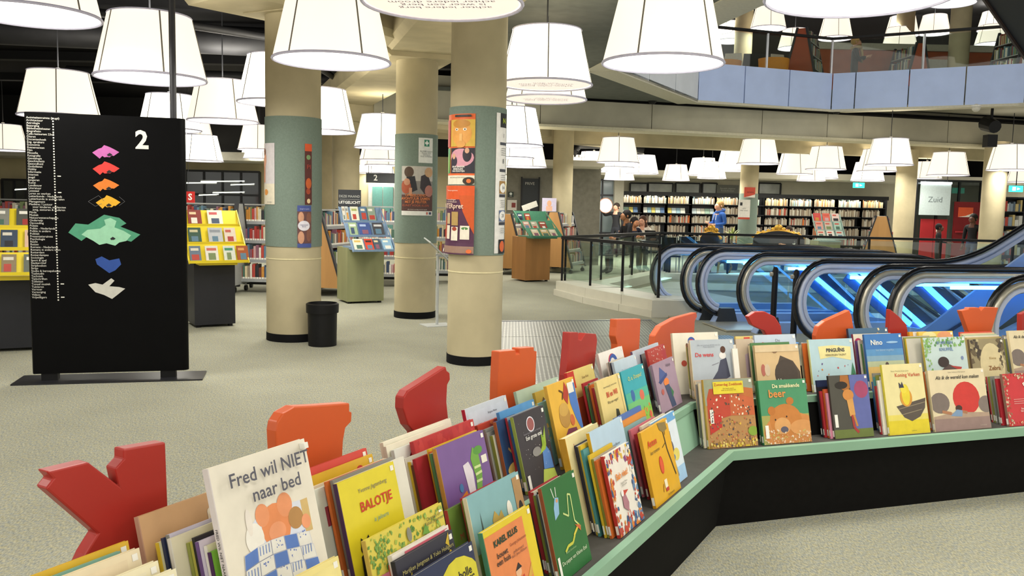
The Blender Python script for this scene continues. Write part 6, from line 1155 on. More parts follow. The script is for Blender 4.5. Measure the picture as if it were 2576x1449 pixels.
window('window_1', 470, 431, 655, 640, YL - .1, 4, [0, .72, 1], label='dark framed glazing behind the grey trolleys')
window('window_2', 10, 452, 70, 640, YL - .1, 2, [0, .6, 1], label='dark framed glazing at the room edge')
# bright reflections in the dark glazing, made as glowing strips in front of it
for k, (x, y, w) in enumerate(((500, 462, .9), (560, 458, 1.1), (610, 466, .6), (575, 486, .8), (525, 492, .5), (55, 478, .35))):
    p = yp(x, y, YL - .22); o = empty('reflection_strip', (p.x, p.y, p.z), .1); tag(o, 'glowing strip standing in for a reflection in the dark glazing', 'lamp', 'reflection strips by the dark glazing')
    MB().tube([(-w / 2, 0, 0), (w / 2, 0, .04)], .012, M('eef2e6', .5, emit=1.5), 6).build('tube', o); MB().box(-w / 2, w / 2, .015, .05, -.0, .04, GREY).build('strip_backing', o)
p = yp(474, 496, 19.5); o = empty('hanging_sign', (p.x, 19.5, p.z)); tag(o, 'red hanging sign with a white letter S beside the directory sign', 'sign'); MB().box(-.14, .14, 0, .02, -.15, .13, M('c9302c', .4)).build('board', o); text_on('lettering', 'S', .2, M('f4efe8', .5), o, T(.04, -.003, 0), bold=.006); MB().cyl((0, .01, .13), (0, .01, 4.06 - p.z), .006, DARK, 6).build('hanger', o)
# numbered sign, lifts
p = yp(957, 448, 21.5); o = empty('floor_number_sign', (p.x, 21.5, p.z)); tag(o, 'dark overhead sign with a white figure two between the columns', 'sign'); MB().box(-.36, .36, 0, .04, -.12, .12, M('3a3c3e', .5)).build('board', o); text_on('lettering', '2', .2, M('f2f1e8', .5), o, T(-.12, -.004, 0), bold=.004)
for sx in (-.3, .3): MB().cyl((sx, .02, .12), (sx, .02, 4.0 - p.z), .008, DARK, 6).build('hanger', o)
o = struct(empty('door_1', (0, 0, 0)), 'teal lift doors in a grey frame'); a, b_ = wpx(936, YL - .05), wpx(990, YL - .05); zt = zpx(960, 470, YL)
MB().box(a - .1, b_ + .1, YL - .06, YL, 0, zt + .1, M('b4b6ac', .4)).build('door_frame', o)
for s in (0, 1): MB().box(a + (b_ - a) * .5 * s + .01, a + (b_ - a) * .5 * (s + 1) - .01, YL - .09, YL - .06, 0, zt, M('5f8f86', .35, .2)).build('door_leaf', o)
# grey block wall with dark door
BR = M('8c897c', .85, 0, .12, 9, .2)
sbox('wall_block', -.2, 2.2, 21.9, 22.1, 0, 2.6, BR, 'grey block wall with a dark door')
a, b_ = wpx(1313, 21.85), wpx(1353, 21.85); o = struct(empty('door_2', (0, 0, 0)), 'dark grey door in the block wall'); zt = zpx(1330, 449, 21.8)
MB().box(a, b_, 21.84, 21.9, 0, zt, M('33383c', .5)).build('door_leaf', o); MB().box(a - .04, a, 21.83, 21.9, 0, zt + .04, FRAME).build('door_jamb', o); MB().box(b_, b_ + .04, 21.83, 21.9, 0, zt + .04, FRAME).build('door_jamb', o); MB().box(b_ - .12, b_ - .04, 21.80, 21.84, 1.0, 1.03, STEEL).build('door_handle', o)
p = yp(1333, 462, 21.8); text_on('door_lettering', 'PRIVE', .1, M('c8c8c0', .5), o, T(p.x, 21.835, p.z))
for k, (x, y, w, h, c, l) in enumerate(((1285, 489, .14, .13, '2f3d34', 'small dark green heart rescue sign on the block wall'), (1288, 516, .24, .26, 'e4dfd2', 'white rescue cabinet with a red mark on the block wall'))):
    p = yp(x, y, 21.88); o = empty(['wall_sign', 'wall_cabinet'][k], (p.x, 21.88, p.z)); tag(o, l, ['sign', 'cabinet'][k]); MB().box(-w / 2, w / 2, -.04 if k else -.01, 0, -h / 2, h / 2, M(c, .5)).build('body', o)
    if k: MB().box(-.01, .09, -.045, -.04, -.06, .06, M('8a3a34', .5)).build('window', o)
    else: MB().ball((0, -.012, .015), .035, .004, .035, M('e8ece4', .5), 8, 5).build('symbol', o); text_on('lettering', 'AED', .035, M('e8ece4', .5), o, T(0, -.013, -.045))
p = yp(1383, 514, 19.0); o = empty('poster', (p.x, 19.28, p.z)); tag(o, 'poster of a person with long fair hair beside the slim column', 'poster'); MB().box(-.16, .16, 0, .01, -.16, .14, M('d3cbe0', .5)).build('sheet', o); b = MB(); b.ball((0, -.002, .02), .05, .003, .07, M('e8b088', .5), 10, 6); b.box(-.07, .07, -.002, 0, -.15, -.04, M('e9b79a', .5)); k = b.build('print', o); k['kind'] = 'stuff'
MB().box(-.01, .01, .01, .03, -p.z, .1, GREY).build('stand_post', o)
sl = empty('sign_stand', (*yp(1330, 600, 17.9).xy, 0), .3); tag(sl, 'tall thin stand with a tilted white card by the green trays', 'sign stand'); MB().cyl((0, 0, 0), (0, 0, 1.45), .012, STEEL, 8).build('pole', sl); MB().lathe([(.14, 0), (.14, .015)], STEEL, 16).build('base', sl); MB().obox(T(0, -.02, 1.48) @ Matrix.Rotation(-.35, 4, 'Y'), .34, .01, .12, M('ece8da', .5)).build('card', sl)
# ---------------- wall bookcases
BC = M('26282c', .5, 0, .1, 8); rgb_sets = [['cfe0e6', '9fc4d6', 'e8ece4', 'd8d8c8', 'a8c8b8'], ['e8c98a', 'e0a870', 'd8d0a8', 'c88a5a', 'f0e0b0'], ['c9c4b4', '9a8a78', 'd8d2c4', '7a6a5c', 'b8a890'], ['b84a3c', 'c8b09a', '8a8a80', 'd8cfc0', 'e07a3c']]
YS = 28.05; x0b = 1556; wsec = 61.3
for s in range(11):
    a, b_ = wpx(x0b + s * wsec, YS), wpx(x0b + (s + 1) * wsec, YS); w = b_ - a
    o = empty('wall_bookcase', ((a + b_) / 2, YS, 0)); tag(o, 'tall black bookcase on the back wall, %s from the glazed doors' % ORD[s], 'bookcase')
    for sd_ in (-1, 1): MB().box(sd_ * w / 2 - .015, sd_ * w / 2 + .015, 0, .32, 0, 2.0, BC).build('side_panel', o)
    MB().box(-w / 2, w / 2, .31, .33, 0, 2.0, BC).build('back_panel', o); MB().box(-w / 2, w / 2, -.12, .32, 1.97, 2.02, BC).build('canopy', o)
    MB().box(-w / 2, w / 2, -.135, -.12, 1.90, 2.02, BC).build('canopy_lip', o); MB().box(-w / 2 + .05, w / 2 - .05, -.11, -.06, 1.945, 1.97, M('fff6e0', .5, emit=16.0)).build('canopy_light', o)
    for r_ in range(6):
        z = .10 + r_ * .31; MB().box(-w / 2 + .015, w / 2 - .015, .02, .31, z - .025, z, BC).build('shelf', o)
        b = MB(); x = -w / 2 + .03; end = w / 2 - random.choice((.03, .03, .1, .2)); cs = rgb_sets[(0 if s % 2 else 1) if r_ == 5 else (3 if (r_ + s) % 5 == 0 else 2)]
        face = (r_ == 4 and s < 4)
        while x < end:
            t = random.uniform(.015, .04) if not face else random.uniform(.12, .17); h = random.uniform(.17, .25)
            if x + t > w / 2 - .02: break
            if face: b.prism([(x, .04, z), (x + t - .01, .04, z), (x + t - .01, .14, z + .17), (x, .14, z + .17)], (0, .01, 0), M(random.choice(rgb_sets[0] + ['6a8ab8', 'e8d878']), .5))
            else: b.box(x, x + t * .92, .05, .22, z + .001, z + h, M(random.choice(cs + rgb_sets[2]), .6))
            x += t
        if b.f: k = b.build('book_row', o); k['kind'] = 'stuff'
for k, (x0, x1) in enumerate(((1583, 1626), (1628, 1690), (1697, 1758), (1764, 1800), (1905, 1960))):
    window('window_%d' % (3 + k), x0, 461, x1, 489, YW - .02, 1, 1, M('8f9688', .2, 0, .35, 1.6, spec=.6), label='narrow clerestory window above the bookcases')  # light grey panes carry the bright reflection on dark glass
o = empty('header_sign', (wpx(1828, YW - .1), YW - .12, zpx(1828, 477, YW - .1))); tag(o, 'grey header board with faint white lettering above the bookcases', 'sign'); MB().box(-.36, .36, 0, .03, -.15, .15, M('7d7f78', .6)).build('board', o); text_on('lettering', 'Speciale uitgaven\nKinderboeken', .075, M('c9c9bd', .5), o, T(0, -.004, 0))
for k, (x, Y) in enumerate(((2161, 26.3), (2557, 22.0))):
    p = yp(x, [466, 475][k], Y); o = empty('exit_sign', (p.x, Y, p.z)); tag(o, ['lit green exit sign above the bookcases', 'lit green exit sign beyond the last concrete column'][k], 'exit sign')
    MB().box(-.17, .17, 0, .05, -.08, .08, M('35c9a4', .5, emit=1.6)).build('lit_panel', o); b = MB(); b.box(-.10, -.02, -.003, 0, -.045, .045, M('f2fff6', .5, emit=2.5)); b.prism([(.02, -.003, -.03), (.10, -.003, 0), (.02, -.003, .03)], (0, .003, 0), M('f2fff6', .5, emit=2.5)); k2 = b.build('pictogram', o); k2['kind'] = 'stuff'; MB().box(-.01, .01, .02, .03, .08, 2.47 - p.z if k == 0 else .6, DARK).build('hanger', o)
# glazed doors, red curtain, pillar left of the bookcases
YG = 26.4
window('door_3', 1440, 452, 1550, 700, YG, 3, [0, .30, .80, 1], M('6d7a7c', .15, 0, .3, .8, spec=.7), label='black framed glazed doors left of the bookcases')
CUR = M('7a2229', .7, 0, .15, 3)
cu = empty('red_curtain', (0, 0, 0)); tag(cu, 'dark red curtain beside the glazed doors', 'curtain'); a, b_ = wpx(1404, 25.5), wpx(1441, 25.5); zt = zpx(1420, 482, 25.5)
b = MB(); n = 40; vs = []
for i in range(n + 1):
    x = a + (b_ - a) * i / n; y = 25.5 + .05 * math.sin(i * 1.6); vs += [(x, y, .02), (x, y, zt), (x, y + .02, .02), (x, y + .02, zt)]
b.add(vs, [q for i in range(n) for q in ((i * 4, i * 4 + 4, i * 4 + 5, i * 4 + 1), (i * 4 + 3, i * 4 + 7, i * 4 + 6, i * 4 + 2))], CUR).build('cloth', cu, smooth=60); MB().cyl((a, 25.5, zt + .02), (b_, 25.5, zt + .02), .02, DARK, 8).build('rod', cu)
window('window_9', 1404, 458, 1441, 481, 25.6, 2, 1, M('7f9a98', .2, 0, .3, 1.5, spec=.6), label='clerestory pane above the red curtain')
sbox('wall_pier', wpx(1545, 26.0), wpx(1568, 26.0), 26.0, 26.4, 0, 2.46, M('8f8c7c', .8), 'grey pier beside the first bookcase')
for k in range(2):
    x = wpx(1455 + 30 * k, 19.4) if False else 0
tag(MB().cyl((wpx(1417, 22.4), 22.4, 0), (wpx(1417, 22.4), 22.4, 2.6), .035, M('2a2a2c', .5), 10).build('thin_pole'), 'thin dark pole in front of the red curtain', 'pole')
sbox('trim_52', -.2, wpx(1500, 22.2), 20.4, 22.2, 2.44, 2.58, LTW, 'white bulkhead above the block wall')
p = yp(1445, 420, 22.6); tag(MB().tube([(p.x, 22.6, 2.6), (p.x, 22.6, 2.95), (p.x + .12, 22.6, 3.1), (p.x + .9, 22.6, 3.12), (p.x + 1.8, 22.6, 3.0)], .11, M('232325', .45), 12).build('air_duct', smooth=50), 'thick black bent air duct above the white bulkhead', 'duct')
# direction banner "Zuid", red doors and panels
YZ = 23.5
window('door_4', 2300, 455, 2462, 660, YZ, 3, [0, .28, 1], GLASSD, label='black framed portal around the red doors')
p = yp(2353, 500, YZ - .3); o = empty('direction_banner', (p.x, YZ - .3, p.z)); tag(o, 'hanging pale grey direction banner with the word Zuid', 'banner'); MB().box(-.41, .41, 0, .03, -.44, .42, M('b9c6c4', .5, emit=.12)).build('board', o); text_on('lettering', 'Zuid', .21, M('6f7a7c', .5), o, T(0, -.004, -.03)); MB().box(-.41, .41, -.03, .03, .40, .45, M('f2fbff', .5, emit=4.0)).build('light_bar', o)
for s in (-.3, .3): MB().cyl((s, .015, .45), (s, .015, 3.62 - p.z), .008, DARK, 6).build('hanger', o)
RED = M('a3262b', .5, 0, .06, 4)
o = struct(empty('door_5', (0, 0, 0)), 'red double door below the direction banner'); a, b_ = wpx(2312, YZ), wpx(2380, YZ); zt = zpx(2345, 551, YZ)
for s in (0, 1): MB().box(a + (b_ - a) * .5 * s + .01, a + (b_ - a) * .5 * (s + 1) - .01, YZ - .16, YZ - .12, 0, zt, RED).build('door_leaf', o)
MB().box(a + .58 * (b_ - a) - .0, a + .58 * (b_ - a) + .12, YZ - .165, YZ - .16, zt - .35, zt - .23, M('efe9dc', .5)).build('door_notice', o)
o = struct(empty('door_6', (0, 0, 0)), 'tall dark red door with orange notice'); a, b_ = wpx(2395, YZ), wpx(2460, YZ); zt = zpx(2425, 508, YZ)
MB().box(a, b_, YZ - .14, YZ - .10, 0, zt, M('7d1d22', .35, 0, .1, 3)).build('door_leaf', o); MB().box(a + .05, b_ - .05, YZ - .2, YZ - .16, zpx(2425, 585, YZ), zpx(2425, 585, YZ) + .04, M('b03038', .4)).build('push_bar', o)
p = yp(2430, 534, YZ - .16); MB().box(p.x - .2, p.x + .2, YZ - .15, YZ - .142, p.z - .13, p.z + .13, M('dc5a34', .5)).build('door_notice', o); MB().prism([(p.x - .2, YZ - .153, p.z - .13), (p.x + .2, YZ - .153, p.z - .13), (p.x + .2, YZ - .153, p.z - .02), (p.x, YZ - .153, p.z - .10)], (0, .003, 0), M('efe9dc', .5)).build('notice_corner', o)
for k, (x, y, Y, c, l) in enumerate(((1886, 484, 22.0, 'd2503a', 'orange-red notice on the grey-banded column'), (1872, 527, 22.0, 'e9e4da', 'white printed notice on the grey-banded column'))):
    p = yp(x, y, 22.02); o = empty('notice', (p.x, 22.03, p.z)); tag(o, l, 'notice'); w, h = ((.14, .13), (.15, .25))[k]; MB().box(-w, w, -.01, 0, -h, h, M(c, .5)).build('sheet', o)
    if k: MB().box(-.11, -.05, -.012, -.01, .10, .18, DARK).build('emblem', o); text_on('lettering', 'LEES\nhier meer', .05, M('8a8a84', .5), o, T(0, -.013, 0)); MB().box(-.15, .15, -.012, -.01, -.25, -.20, M('c24a34', .5)).build('footer', o)
    else: MB().prism([(-.14, -.012, -.13), (.14, -.012, -.13), (.14, -.012, -.05), (-.02, -.012, -.10)], (0, .002, 0), M('efe6da', .5)).build('notice_corner', o); text_on('lettering', 'REVIEW', .05, M('5a2a24', .5), o, T(.02, -.013, .0))
# right end: dark shelving beyond the last column
for k, x in enumerate((2535, 2625)):
    p = wpx(x, 20.6); o = empty('dark_bookcase', (p, 20.6, 0)); tag(o, ['dark bookcase beyond the last concrete column', 'dark bookcase at the room end beyond the last column'][k], 'bookcase')
    MB().box(-.42, .42, .3, .32, 0, 1.95, BC).build('back_panel', o); MB().box(-.42, -.4, 0, .32, 0, 1.95, BC).build('side_panel', o); MB().box(.4, .42, 0, .32, 0, 1.95, BC).build('side_panel', o)
    for z in (.2, .55, .9, 1.25, 1.6, 1.93):
        MB().box(-.4, .4, 0, .3, z - .02, z, BC).build('shelf', o); b = MB(); x2 = -.38
        while x2 < .33 and z < 1.8:
            t = random.uniform(.03, .12); b.box(x2, x2 + t * .9, .03, .2, z, z + random.uniform(.15, .28), M(random.choice(['8a9aa8', 'c8b47a', 'b84a3c', '5a6a78', 'd8d8d0']), .5)); x2 += t
        if b.f: k2 = b.build('book_row', o); k2['kind'] = 'stuff'
# wooden A-frame and leaflet stand near the red doors
p = yp(2210, 640, 19.6); trolley((p.x + .3, 20.3, 0), -1.95, 1.5, 'tall wooden A-shaped comic trolley between leaflet stand and red doors', WOOD, hgt=1.42, depth=.95)
p = yp(2078, 640, 20.6); s6 = tray_stand('display_stand', (p.x, 20.7, 0), .1, OLIVE, .55, .45, .8, .7, [(-.3, .85, .22, .5), (-.16, 1.05, .22, .45), (-.02, 1.25, .2, .4)], M('9fb8ae', .5), 'olive leaflet stand with three trays below the bookcases')
for i in range(9):
    mag(s6, -.33 + (i % 3) * .23, [-.33, -.19, -.05][i // 3], [.855, 1.055, 1.255][i // 3], .18, .22, [.5, .45, .4][i // 3], ['d8c8b8', 'e2ddd2', 'c8d2c8', 'd89a8a', 'c8b8a8', 'a8c8b8', 'cc4a4a', 'd86a5a', 'e0c8c0'][i], 'c85a4a', '%s leaflet on the %s tray of the olive leaflet stand' % (['pink-beige', 'ivory', 'pale green', 'salmon', 'taupe', 'mint', 'crimson', 'coral', 'rose'][i], ['lowest', 'middle', 'highest'][i // 3]))
for k, (x, y, w) in enumerate(((2420, 588, .9),)):
    pass
# ================================================================ LOUNGE FURNITURE
GOLD = M('c99a3c', .35, .6, .15, 20); VEL = M('1d1b22', .7)
def baroque(name, x, Y, w, rz, label, cat, seat_h=.44, back_h=1.08):
    p = wpx(x, Y); o = empty(name, (p, Y, 0), rz); tag(o, label, cat); hw = w / 2
    MB().box(-hw + .06, hw - .06, -.35, .3, .26, seat_h, VEL).build('seat', o)
    n = 20; top = [(-hw + .08 + (w - .16) * i / n, back_h - .22 + .20 * math.sin(math.pi * i / n) ** .7 + (.0 if 3 < i < n - 3 else .03)) for i in range(n + 1)]
    MB().prism([(x_, .26, z) for x_, z in top] + [(hw - .08, .26, seat_h), (-hw + .08, .26, seat_h)], (0, .08, 0), VEL).build('backrest', o)
    b = MB().tube([(x_, .27, z) for x_, z in top], .035, GOLD, 8)
    o2 = b.build('crest_rail', o, smooth=60)
    b = MB()
    for i in range(0, n + 1, 2): b.ball((top[i][0], .25, top[i][1] + .03), .045, .04, .04, GOLD, 8, 5)
    b.ball((0, .25, back_h + .06), .10, .04, .08, GOLD, 10, 6); b.ball((-.12, .25, back_h + .02), .06, .035, .05, GOLD, 8, 5); b.ball((.12, .25, back_h + .02), .06, .035, .05, GOLD, 8, 5)
    k = b.build('carved_ornament', o2, smooth=60); k['kind'] = 'stuff'
    for s in (-1, 1):
        MB().tube([(s * (hw - .08), .26, .66), (s * (hw - .02), 0, .64), (s * (hw), -.28, .62), (s * (hw + .02), -.36, .56), (s * (hw - .02), -.38, .50), (s * (hw - .06), -.34, .53)], .035, GOLD, 8).build('scroll_arm', o, smooth=60)
        MB().tube([(s * (hw - .06), -.32, .30), (s * (hw - .03), -.36, .15), (s * (hw - .08), -.34, 0)], [.035, .03, .02], GOLD, 8).build('leg', o, smooth=60); MB().tube([(s * (hw - .08), .28, .30), (s * (hw - .08), .34, 0)], [.035, .02], GOLD, 8).build('leg', o, smooth=60)
    MB().box(-hw + .05, hw - .05, -.37, -.33, .22, .30, GOLD).build('front_rail', o)
    return o
baroque('baroque_sofa', 1955, 20.9, 1.35, math.pi * .98, 'black baroque sofa with carved gilt crest behind the railing', 'sofa', back_h=1.03)
baroque('baroque_armchair', 1803, 20.0, .62, math.pi * .8, 'gilt carved baroque armchair beside the blue-hooded person', 'armchair', back_h=1.0)
def table(x, Y, w, d, label, m=M('2e2f33', .4)):
    o = empty('reading_table', (wpx(x, Y), Y, 0)); tag(o, label, 'table'); MB().box(-w / 2, w / 2, -d / 2, d / 2, .72, .75, m).build('tabletop', o)
    for sx in (-1, 1):
        for sy in (-1, 1): MB().box(sx * (w / 2 - .06) - .025, sx * (w / 2 - .06) + .025, sy * (d / 2 - .06) - .025, sy * (d / 2 - .06) + .025, 0, .72, DARK).build('leg', o)
    MB().box(-w / 2 + .05, w / 2 - .05, -d / 2 + .04, -d / 2 + .06, .64, .72, DARK).build('apron', o)
    return o
table(1652, 19.7, .7, .7, 'dark reading table where three people sit'); table(1713, 20.5, .8, .8, 'dark reading table beside the gilt armchair')
def stool(x, Y, label):
    o = empty('cafe_chair', (wpx(x, Y), Y, 0)); tag(o, label, 'chair'); MB().box(-.2, .2, -.2, .2, .43, .46, BLACK).build('seat', o); MB().box(-.2, .2, .18, .2, .55, .85, BLACK).build('backrest', o)
    for sx in (-1, 1):
        for sy in (-1, 1): MB().cyl((sx * .18, sy * .18, 0), (sx * .17, sy * .17, .85 if sy > 0 else .43), .012, STEEL, 6).build('leg', o)
    return o
for x, Y, l in ((1664, 20.45, 'black cafe chair between the two reading tables'), (1738, 19.75, 'black cafe chair in front of the second reading table'), (1690, 18.95, 'black cafe chair in front of the first reading table')): stool(x, Y, l)
o = empty('laptop', (wpx(1650, 19.75), 19.75, .75), 2.2); tag(o, 'open black laptop on the first reading table', 'laptop'); MB().box(-.17, .17, -.12, .12, 0, .015, BLACK).build('keyboard_base', o); MB().obox(T(0, .13, .12) @ Matrix.Rotation(-.25, 4, 'X'), .34, .012, .23, BLACK).build('screen', o)
# potted plant
p = wpx(1845, 21.3); o = empty('potted_plant', (p, 21.3, 0)); tag(o, 'spiky green and yellow potted plant beside the grey-banded column', 'plant')
MB().lathe([(.16, 0), (.21, .45), (.19, .45), (.18, .42)], M('55544e', .6), 18).build('pot', o, smooth=40); MB().lathe([(.18, .40), (.02, .42)], M('3a2e24', .9), 14, cap1=True).build('soil', o); MB().cyl((0, 0, .4), (0, 0, .80), .025, M('7a6a4a', .8), 8).build('stem', o)
rg = random.Random(3)
for k in range(34):
    a = rg.uniform(0, 6.28); e = rg.uniform(-.1, 1.25); L = rg.uniform(.28, .42); d = Vector((math.cos(a) * math.cos(e), math.sin(a) * math.cos(e), math.sin(e))); s = Vector((-math.sin(a), math.cos(a), 0)) * .016
    B0 = Vector((0, 0, rg.uniform(.72, .82))); mid = B0 + d * L * .55; tip = B0 + d * L + Vector((0, 0, -.07))
    MB().add([B0 - s * .6, B0 + s * .6, mid + s, tip, mid - s], [(0, 1, 2, 4), (4, 2, 3)], M(rg.choice(['6f8a4a', '98a85a', 'c8c88a']), .5)).build('leaf', o)
# ================================================================ PEOPLE
def person(loc, rz, pose, label, shirt, trousers, hair, skin='d9a184', H=1.7, long_hair=False, stripe=None, extra=None):
    """pose: dict of joint -> (x, y, z) in units of a 1.7 m figure facing -y"""
    J = dict(pelvis=(0, 0, .93), waist=(0, 0, 1.08), chest=(0, 0, 1.27), neck=(0, 0, 1.42), jaw=(0, -.02, 1.50), head=(0, -.01, 1.58), crown=(0, 0, 1.66), nose=(0, -.105, 1.555),
             shL=(.17, 0, 1.38), elL=(.22, .01, 1.11), wrL=(.23, -.03, .88), hdL=(.23, -.05, .81), shR=(-.17, 0, 1.38), elR=(-.22, .01, 1.11), wrR=(-.23, -.03, .88), hdR=(-.23, -.05, .81),
             hipL=(.09, 0, .90), knL=(.10, -.01, .50), anL=(.10, .02, .09), toL=(.11, -.14, .04), hipR=(-.09, 0, .90), knR=(-.10, -.01, .50), anR=(-.10, .02, .09), toR=(-.11, -.14, .04))
    J.update(pose); R = dict(pelvis=.13, waist=.125, chest=.14, neck=.055, jaw=.075, head=.095, crown=.06, nose=.018, shL=.065, elL=.045, wrL=.03, hdL=.032, shR=.065, elR=.045, wrR=.03, hdR=.032, hipL=.09, knL=.065, anL=.045, toL=.035, hipR=.09, knR=.065, anR=.045, toR=.035)
    E_ = [('pelvis', 'waist'), ('waist', 'chest'), ('chest', 'neck'), ('neck', 'jaw'), ('jaw', 'head'), ('head', 'crown'), ('head', 'nose')]
    for s in 'LR': E_ += [('chest', 'sh' + s), ('sh' + s, 'el' + s), ('el' + s, 'wr' + s), ('wr' + s, 'hd' + s), ('pelvis', 'hip' + s), ('hip' + s, 'kn' + s), ('kn' + s, 'an' + s), ('an' + s, 'to' + s)]
    names_ = list(J); 
    for s in 'LR':
        h = Vector(J['hd' + s]); w = Vector(J['wr' + s]); d = (h - w).normalized(); sd2 = d.cross(Vector((0, 1, .3))).normalized()
        for f, (o_, ln, ra) in enumerate(((-.030, .070, .009), (-.010, .085, .009), (.010, .08, .009), (.028, .065, .008), (.05, .03, .010))):
            nm = 'f%s%d' % (s, f); base = h if f < 4 else (w + h) / 2
            J[nm + 'a'] = tuple(base + sd2 * o_ + d * ln * .55); J[nm + 'b'] = tuple(base + sd2 * o_ * 1.1 + d * ln + Vector((0, -.015, -.01))); R[nm + 'a'] = ra; R[nm + 'b'] = ra * .85
            E_ += [('hd' + s if f < 4 else 'wr' + s, nm + 'a'), (nm + 'a', nm + 'b')]
    names_ = list(J); idx = {n: i for i, n in enumerate(names_)}; sc = H / 1.7
    me = bpy.data.meshes.new('body'); me.from_pydata([tuple(Vector(J[n]) * sc) for n in names_], [(idx[a], idx[b]) for a, b in E_], [])
    ob = bpy.data.objects.new('body', me); COL.objects.link(ob)
    md = ob.modifiers.new('skin', 'SKIN'); md.use_smooth_shade = True
    for n in names_:
        sv = me.skin_vertices[0].data[idx[n]]; r = R[n] * sc; sv.radius = (r, r * (.72 if n in ('pelvis', 'waist', 'chest') else 1)); sv.use_root = n == 'pelvis'
    ss = ob.modifiers.new('sub', 'SUBSURF'); ss.levels = ss.render_levels = 1
    dg = bpy.context.evaluated_depsgraph_get(); m2 = bpy.data.meshes.new_from_object(ob.evaluated_get(dg)); bpy.data.objects.remove(ob); bpy.data.meshes.remove(me)
    mats = [M(skin, .6), M(shirt, .8), M(trousers, .8), M('1d1c1e', .6)] + ([M(stripe, .8)] if stripe else []); m2.materials.clear()
    for m in mats: m2.materials.append(m)
    segs = [(Vector(J[a]) * sc, Vector(J[b]) * sc, a, b) for a, b in E_]
    def cls(p):
        best = None
        for a, b, na, nb_ in segs:
            t = max(0, min(1, (p - a).dot(b - a) / max(1e-6, (b - a).length_squared))); q = (p - (a + (b - a) * t)).length
            if best is None or q < best[0]: best = (q, na, nb_, t)
        _, na, nb_, t = best
        if nb_.startswith('f') or nb_.startswith('hd') or nb_ in ('jaw', 'head', 'crown', 'nose') or (nb_ == 'neck' and t > .6): return 0
        if nb_.startswith('wr'): return 1 if t < .9 else 0
        if nb_.startswith('to'): return 3
        if nb_[:2] in ('hi', 'kn', 'an'): return 2
        if stripe and nb_ in ('waist', 'chest') or stripe and nb_[:2] in ('sh', 'el'): return 4 if int(p.z / sc * 26) % 2 else 1
        return 1
    for f in m2.polygons: f.material_index = cls(f.center); f.use_smooth = True
    root = empty('person', loc, rz); tag(root, label, 'person'); obj('body', m2, root)
    hd = Vector(J['head']) * sc; up = (Vector(J['crown']) - Vector(J['jaw'])).normalized()
    hm = M(hair, .8, 0, .2, 40); b = MB(); b.ball(hd + Vector((0, .022, .022)) * sc, .104 * sc, .108 * sc, .112 * sc, hm, 14, 8)
    if long_hair: b.ball(hd + Vector((0, .06, -.12)) * sc, .11 * sc, .07 * sc, .18 * sc, hm, 12, 8)
    b.build('hair', root, smooth=60)
    # clear face: brow line, eyes, mouth, ears
    fw = (Vector(J['nose']) - Vector(J['head'])); fw.z = 0; fw.normalize(); sdv = Vector((-fw.y, fw.x, 0))
    b = MB(); b.ball(hd + (fw * .055 + Vector((0, 0, -.035))) * sc, .075 * sc, .075 * sc, .085 * sc, mats[0], 12, 8); b.build('face', root, smooth=60)
    for s in (-1, 1):
        b = MB(); b.ball(hd + (fw * .120 + sdv * s * .032 + Vector((0, 0, -.012))) * sc, .011 * sc, .011 * sc, .008 * sc, M('2a2220', .4), 6, 4); b.build('eye', root)
        b = MB(); b.ball(hd + (sdv * s * .098 + Vector((0, 0, -.02))) * sc, .016 * sc, .022 * sc, .03 * sc, mats[0], 8, 5); b.build('ear', root)
    b = MB(); b.ball(hd + (fw * .122 + Vector((0, 0, -.07))) * sc, .024 * sc, .012 * sc, .007 * sc, M('a8584c', .5), 8, 4); b.build('mouth', root)
    return root
SIT = dict(pelvis=(0, 0, .52), waist=(0, 0, .68), chest=(0, -.02, .88), neck=(0, -.03, 1.03), jaw=(0, -.06, 1.10), head=(0, -.06, 1.18), crown=(0, -.05, 1.26), nose=(0, -.155, 1.15), shL=(.17, -.02, .99), shR=(-.17, -.02, .99), elL=(.23, -.14, .78), elR=(-.23, -.14, .78), wrL=(.10, -.34, .79), wrR=(-.10, -.34, .79), hdL=(.05, -.38, .80), hdR=(-.05, -.38, .80), hipL=(.09, -.04, .50), hipR=(-.09, -.04, .50), knL=(.11, -.44, .50), knR=(-.11, -.44, .50), anL=(.11, -.42, .09), anR=(-.11, -.42, .09), toL=(.11, -.57, .04), toR=(-.11, -.57, .04))
def at_(x, Y, z=0): return (wpx(x, Y), Y, z)
hp = person(at_(1810, 22.4), -1.15, dict(elL=(.22, .04, 1.12), wrL=(.10, -.20, 1.08), hdL=(.04, -.25, 1.08), elR=(-.24, .0, 1.12), wrR=(-.14, -.24, 1.12), hdR=(-.10, -.30, 1.14)), 'standing person in a blue hooded sweatshirt with hands held in front', '2f5fae', '46566e', 'a8824e', H=1.72)
MB().tube([(.10 * math.cos(k * .524), .03 + .10 * math.sin(k * .524), 1.45 + .035 * math.sin(k * .524)) for k in range(12)], .04, M('2a559e', .8), 8, True).build('hood', hp, smooth=60)
for s_ in (-1, 1): MB().tube([(s_ * .05, -.12, 1.38), (s_ * .055, -.15, 1.22)], .008, M('e6e6e0', .7), 6).build('drawstring', hp)
person(at_(1582, 19.2), -1.3, {**SIT, **{k: (v[0], v[1], v[2] + .14) for k, v in SIT.items() if k in ('crown', 'head', 'jaw', 'nose', 'neck', 'chest', 'waist', 'shL', 'shR')}, 'elR': (-.24, -.1, .85), 'elL': (.24, -.1, .85)}, 'seated person in a black jumper with pale sleeve at the first reading table', '1b1b20', '2a2f3a', '1c1816', skin='a8744f', stripe=None)
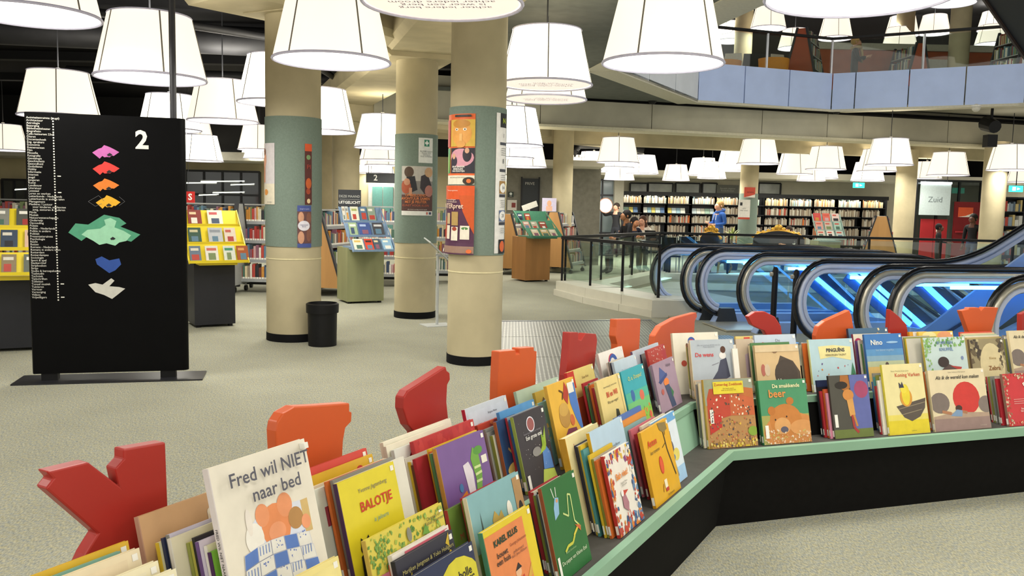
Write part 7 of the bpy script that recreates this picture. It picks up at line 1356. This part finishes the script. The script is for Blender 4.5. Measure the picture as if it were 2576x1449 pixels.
person(at_(1592, 20.6), .5, {**SIT, 'head': (0, -.10, 1.15), 'jaw': (0, -.10, 1.07), 'crown': (0, -.08, 1.23), 'nose': (0, -.19, 1.11)}, 'seated person in dark navy bending over the first reading table', '24283a', '2a2f3a', '1a1614', skin='b9805a')
person(at_(1620, 21.25), -.5, SIT, 'seated person with long brown hair in a cream top, hands together', 'ddd3c4', '3a3a44', '4a3022', long_hair=True)
person(at_(1551, 25.6), -.6, dict(elR=(-.34, -.12, 1.30), wrR=(-.42, -.22, 1.52), hdR=(-.44, -.24, 1.58)), 'standing person in black raising one arm at the glazed doors', '191a1e', '22252c', '2a2018', H=1.62)
o = empty('round_board', (wpx(1524, 25.3), 25.35, zpx(1524, 517, 25.3)), .3); tag(o, 'round grey board held up at the glazed doors', 'board'); MB().tube([(0, 0, 0), (0, .03, 0)], .22, M('c9c4b8', .5), 20).build('disc', o, smooth=40); MB().tube([(.22 * math.cos(k * .314), .0, .22 * math.sin(k * .314)) for k in range(20)], .012, M('8a5a44', .5), 6, True).build('rim', o)
person(at_(2366, 20.4), 1.2, dict(elL=(.22, -.1, 1.12), wrL=(.16, -.3, 1.1), hdL=(.14, -.36, 1.1)), 'small person all in black near the red doors', '101014', '15161a', '0d0c0e', skin='5c3a2c', H=1.27)
person(at_(2451, 20.2), -1.0, dict(knL=(.1, -.16, .52), anL=(.1, -.1, .10), toL=(.1, -.25, .05), knR=(-.1, .05, .5), anR=(-.1, .25, .12), toR=(-.1, .12, .04)), 'walking person in black with blue jeans near the red doors', '111116', '3c4a68', '0f0d0e', skin='5c3a2c', H=1.52)
person(at_(1990, 20.75, -.02), -.9, {**SIT, 'pelvis': (0, .05, .50), 'elL': (.22, -.12, .78)}, 'person in a striped top and jeans slumped on the baroque sofa', '2b2c33', '3f506e', '3a2a20', H=1.5, stripe='cfccc4')
gv = person((yp(2150, 150, 21.5).x, 21.5, 4.12), 1.25, dict(elL=(.20, -.10, 1.14), wrL=(.10, -.28, 1.20), hdL=(.07, -.33, 1.23), elR=(-.20, -.08, 1.14), wrR=(-.10, -.26, 1.18), hdR=(-.07, -.31, 1.2)), 'person in a dark coat with fair hair and scarf walking on the gallery', '22242a', '25262c', 'c9a468', H=1.66, long_hair=False)
MB().tube([(.10 * math.cos(k * .524), -.02 + .10 * math.sin(k * .524), 1.40 + .02 * math.sin(k)) for k in range(12)], .045, M('b89a62', .8), 8, True).tube([(.02, -.14, 1.38), (.03, -.17, 1.2), (.03, -.16, 1.05)], .035, M('b89a62', .8), 8).build('scarf', gv, smooth=60)
#.tube([(.02, -.14, 1.38), (.03, -.17, 1.2), (.03, -.16, 1.05)], .035, M('b89a62', .8), 8).build('end', o, smooth=60)
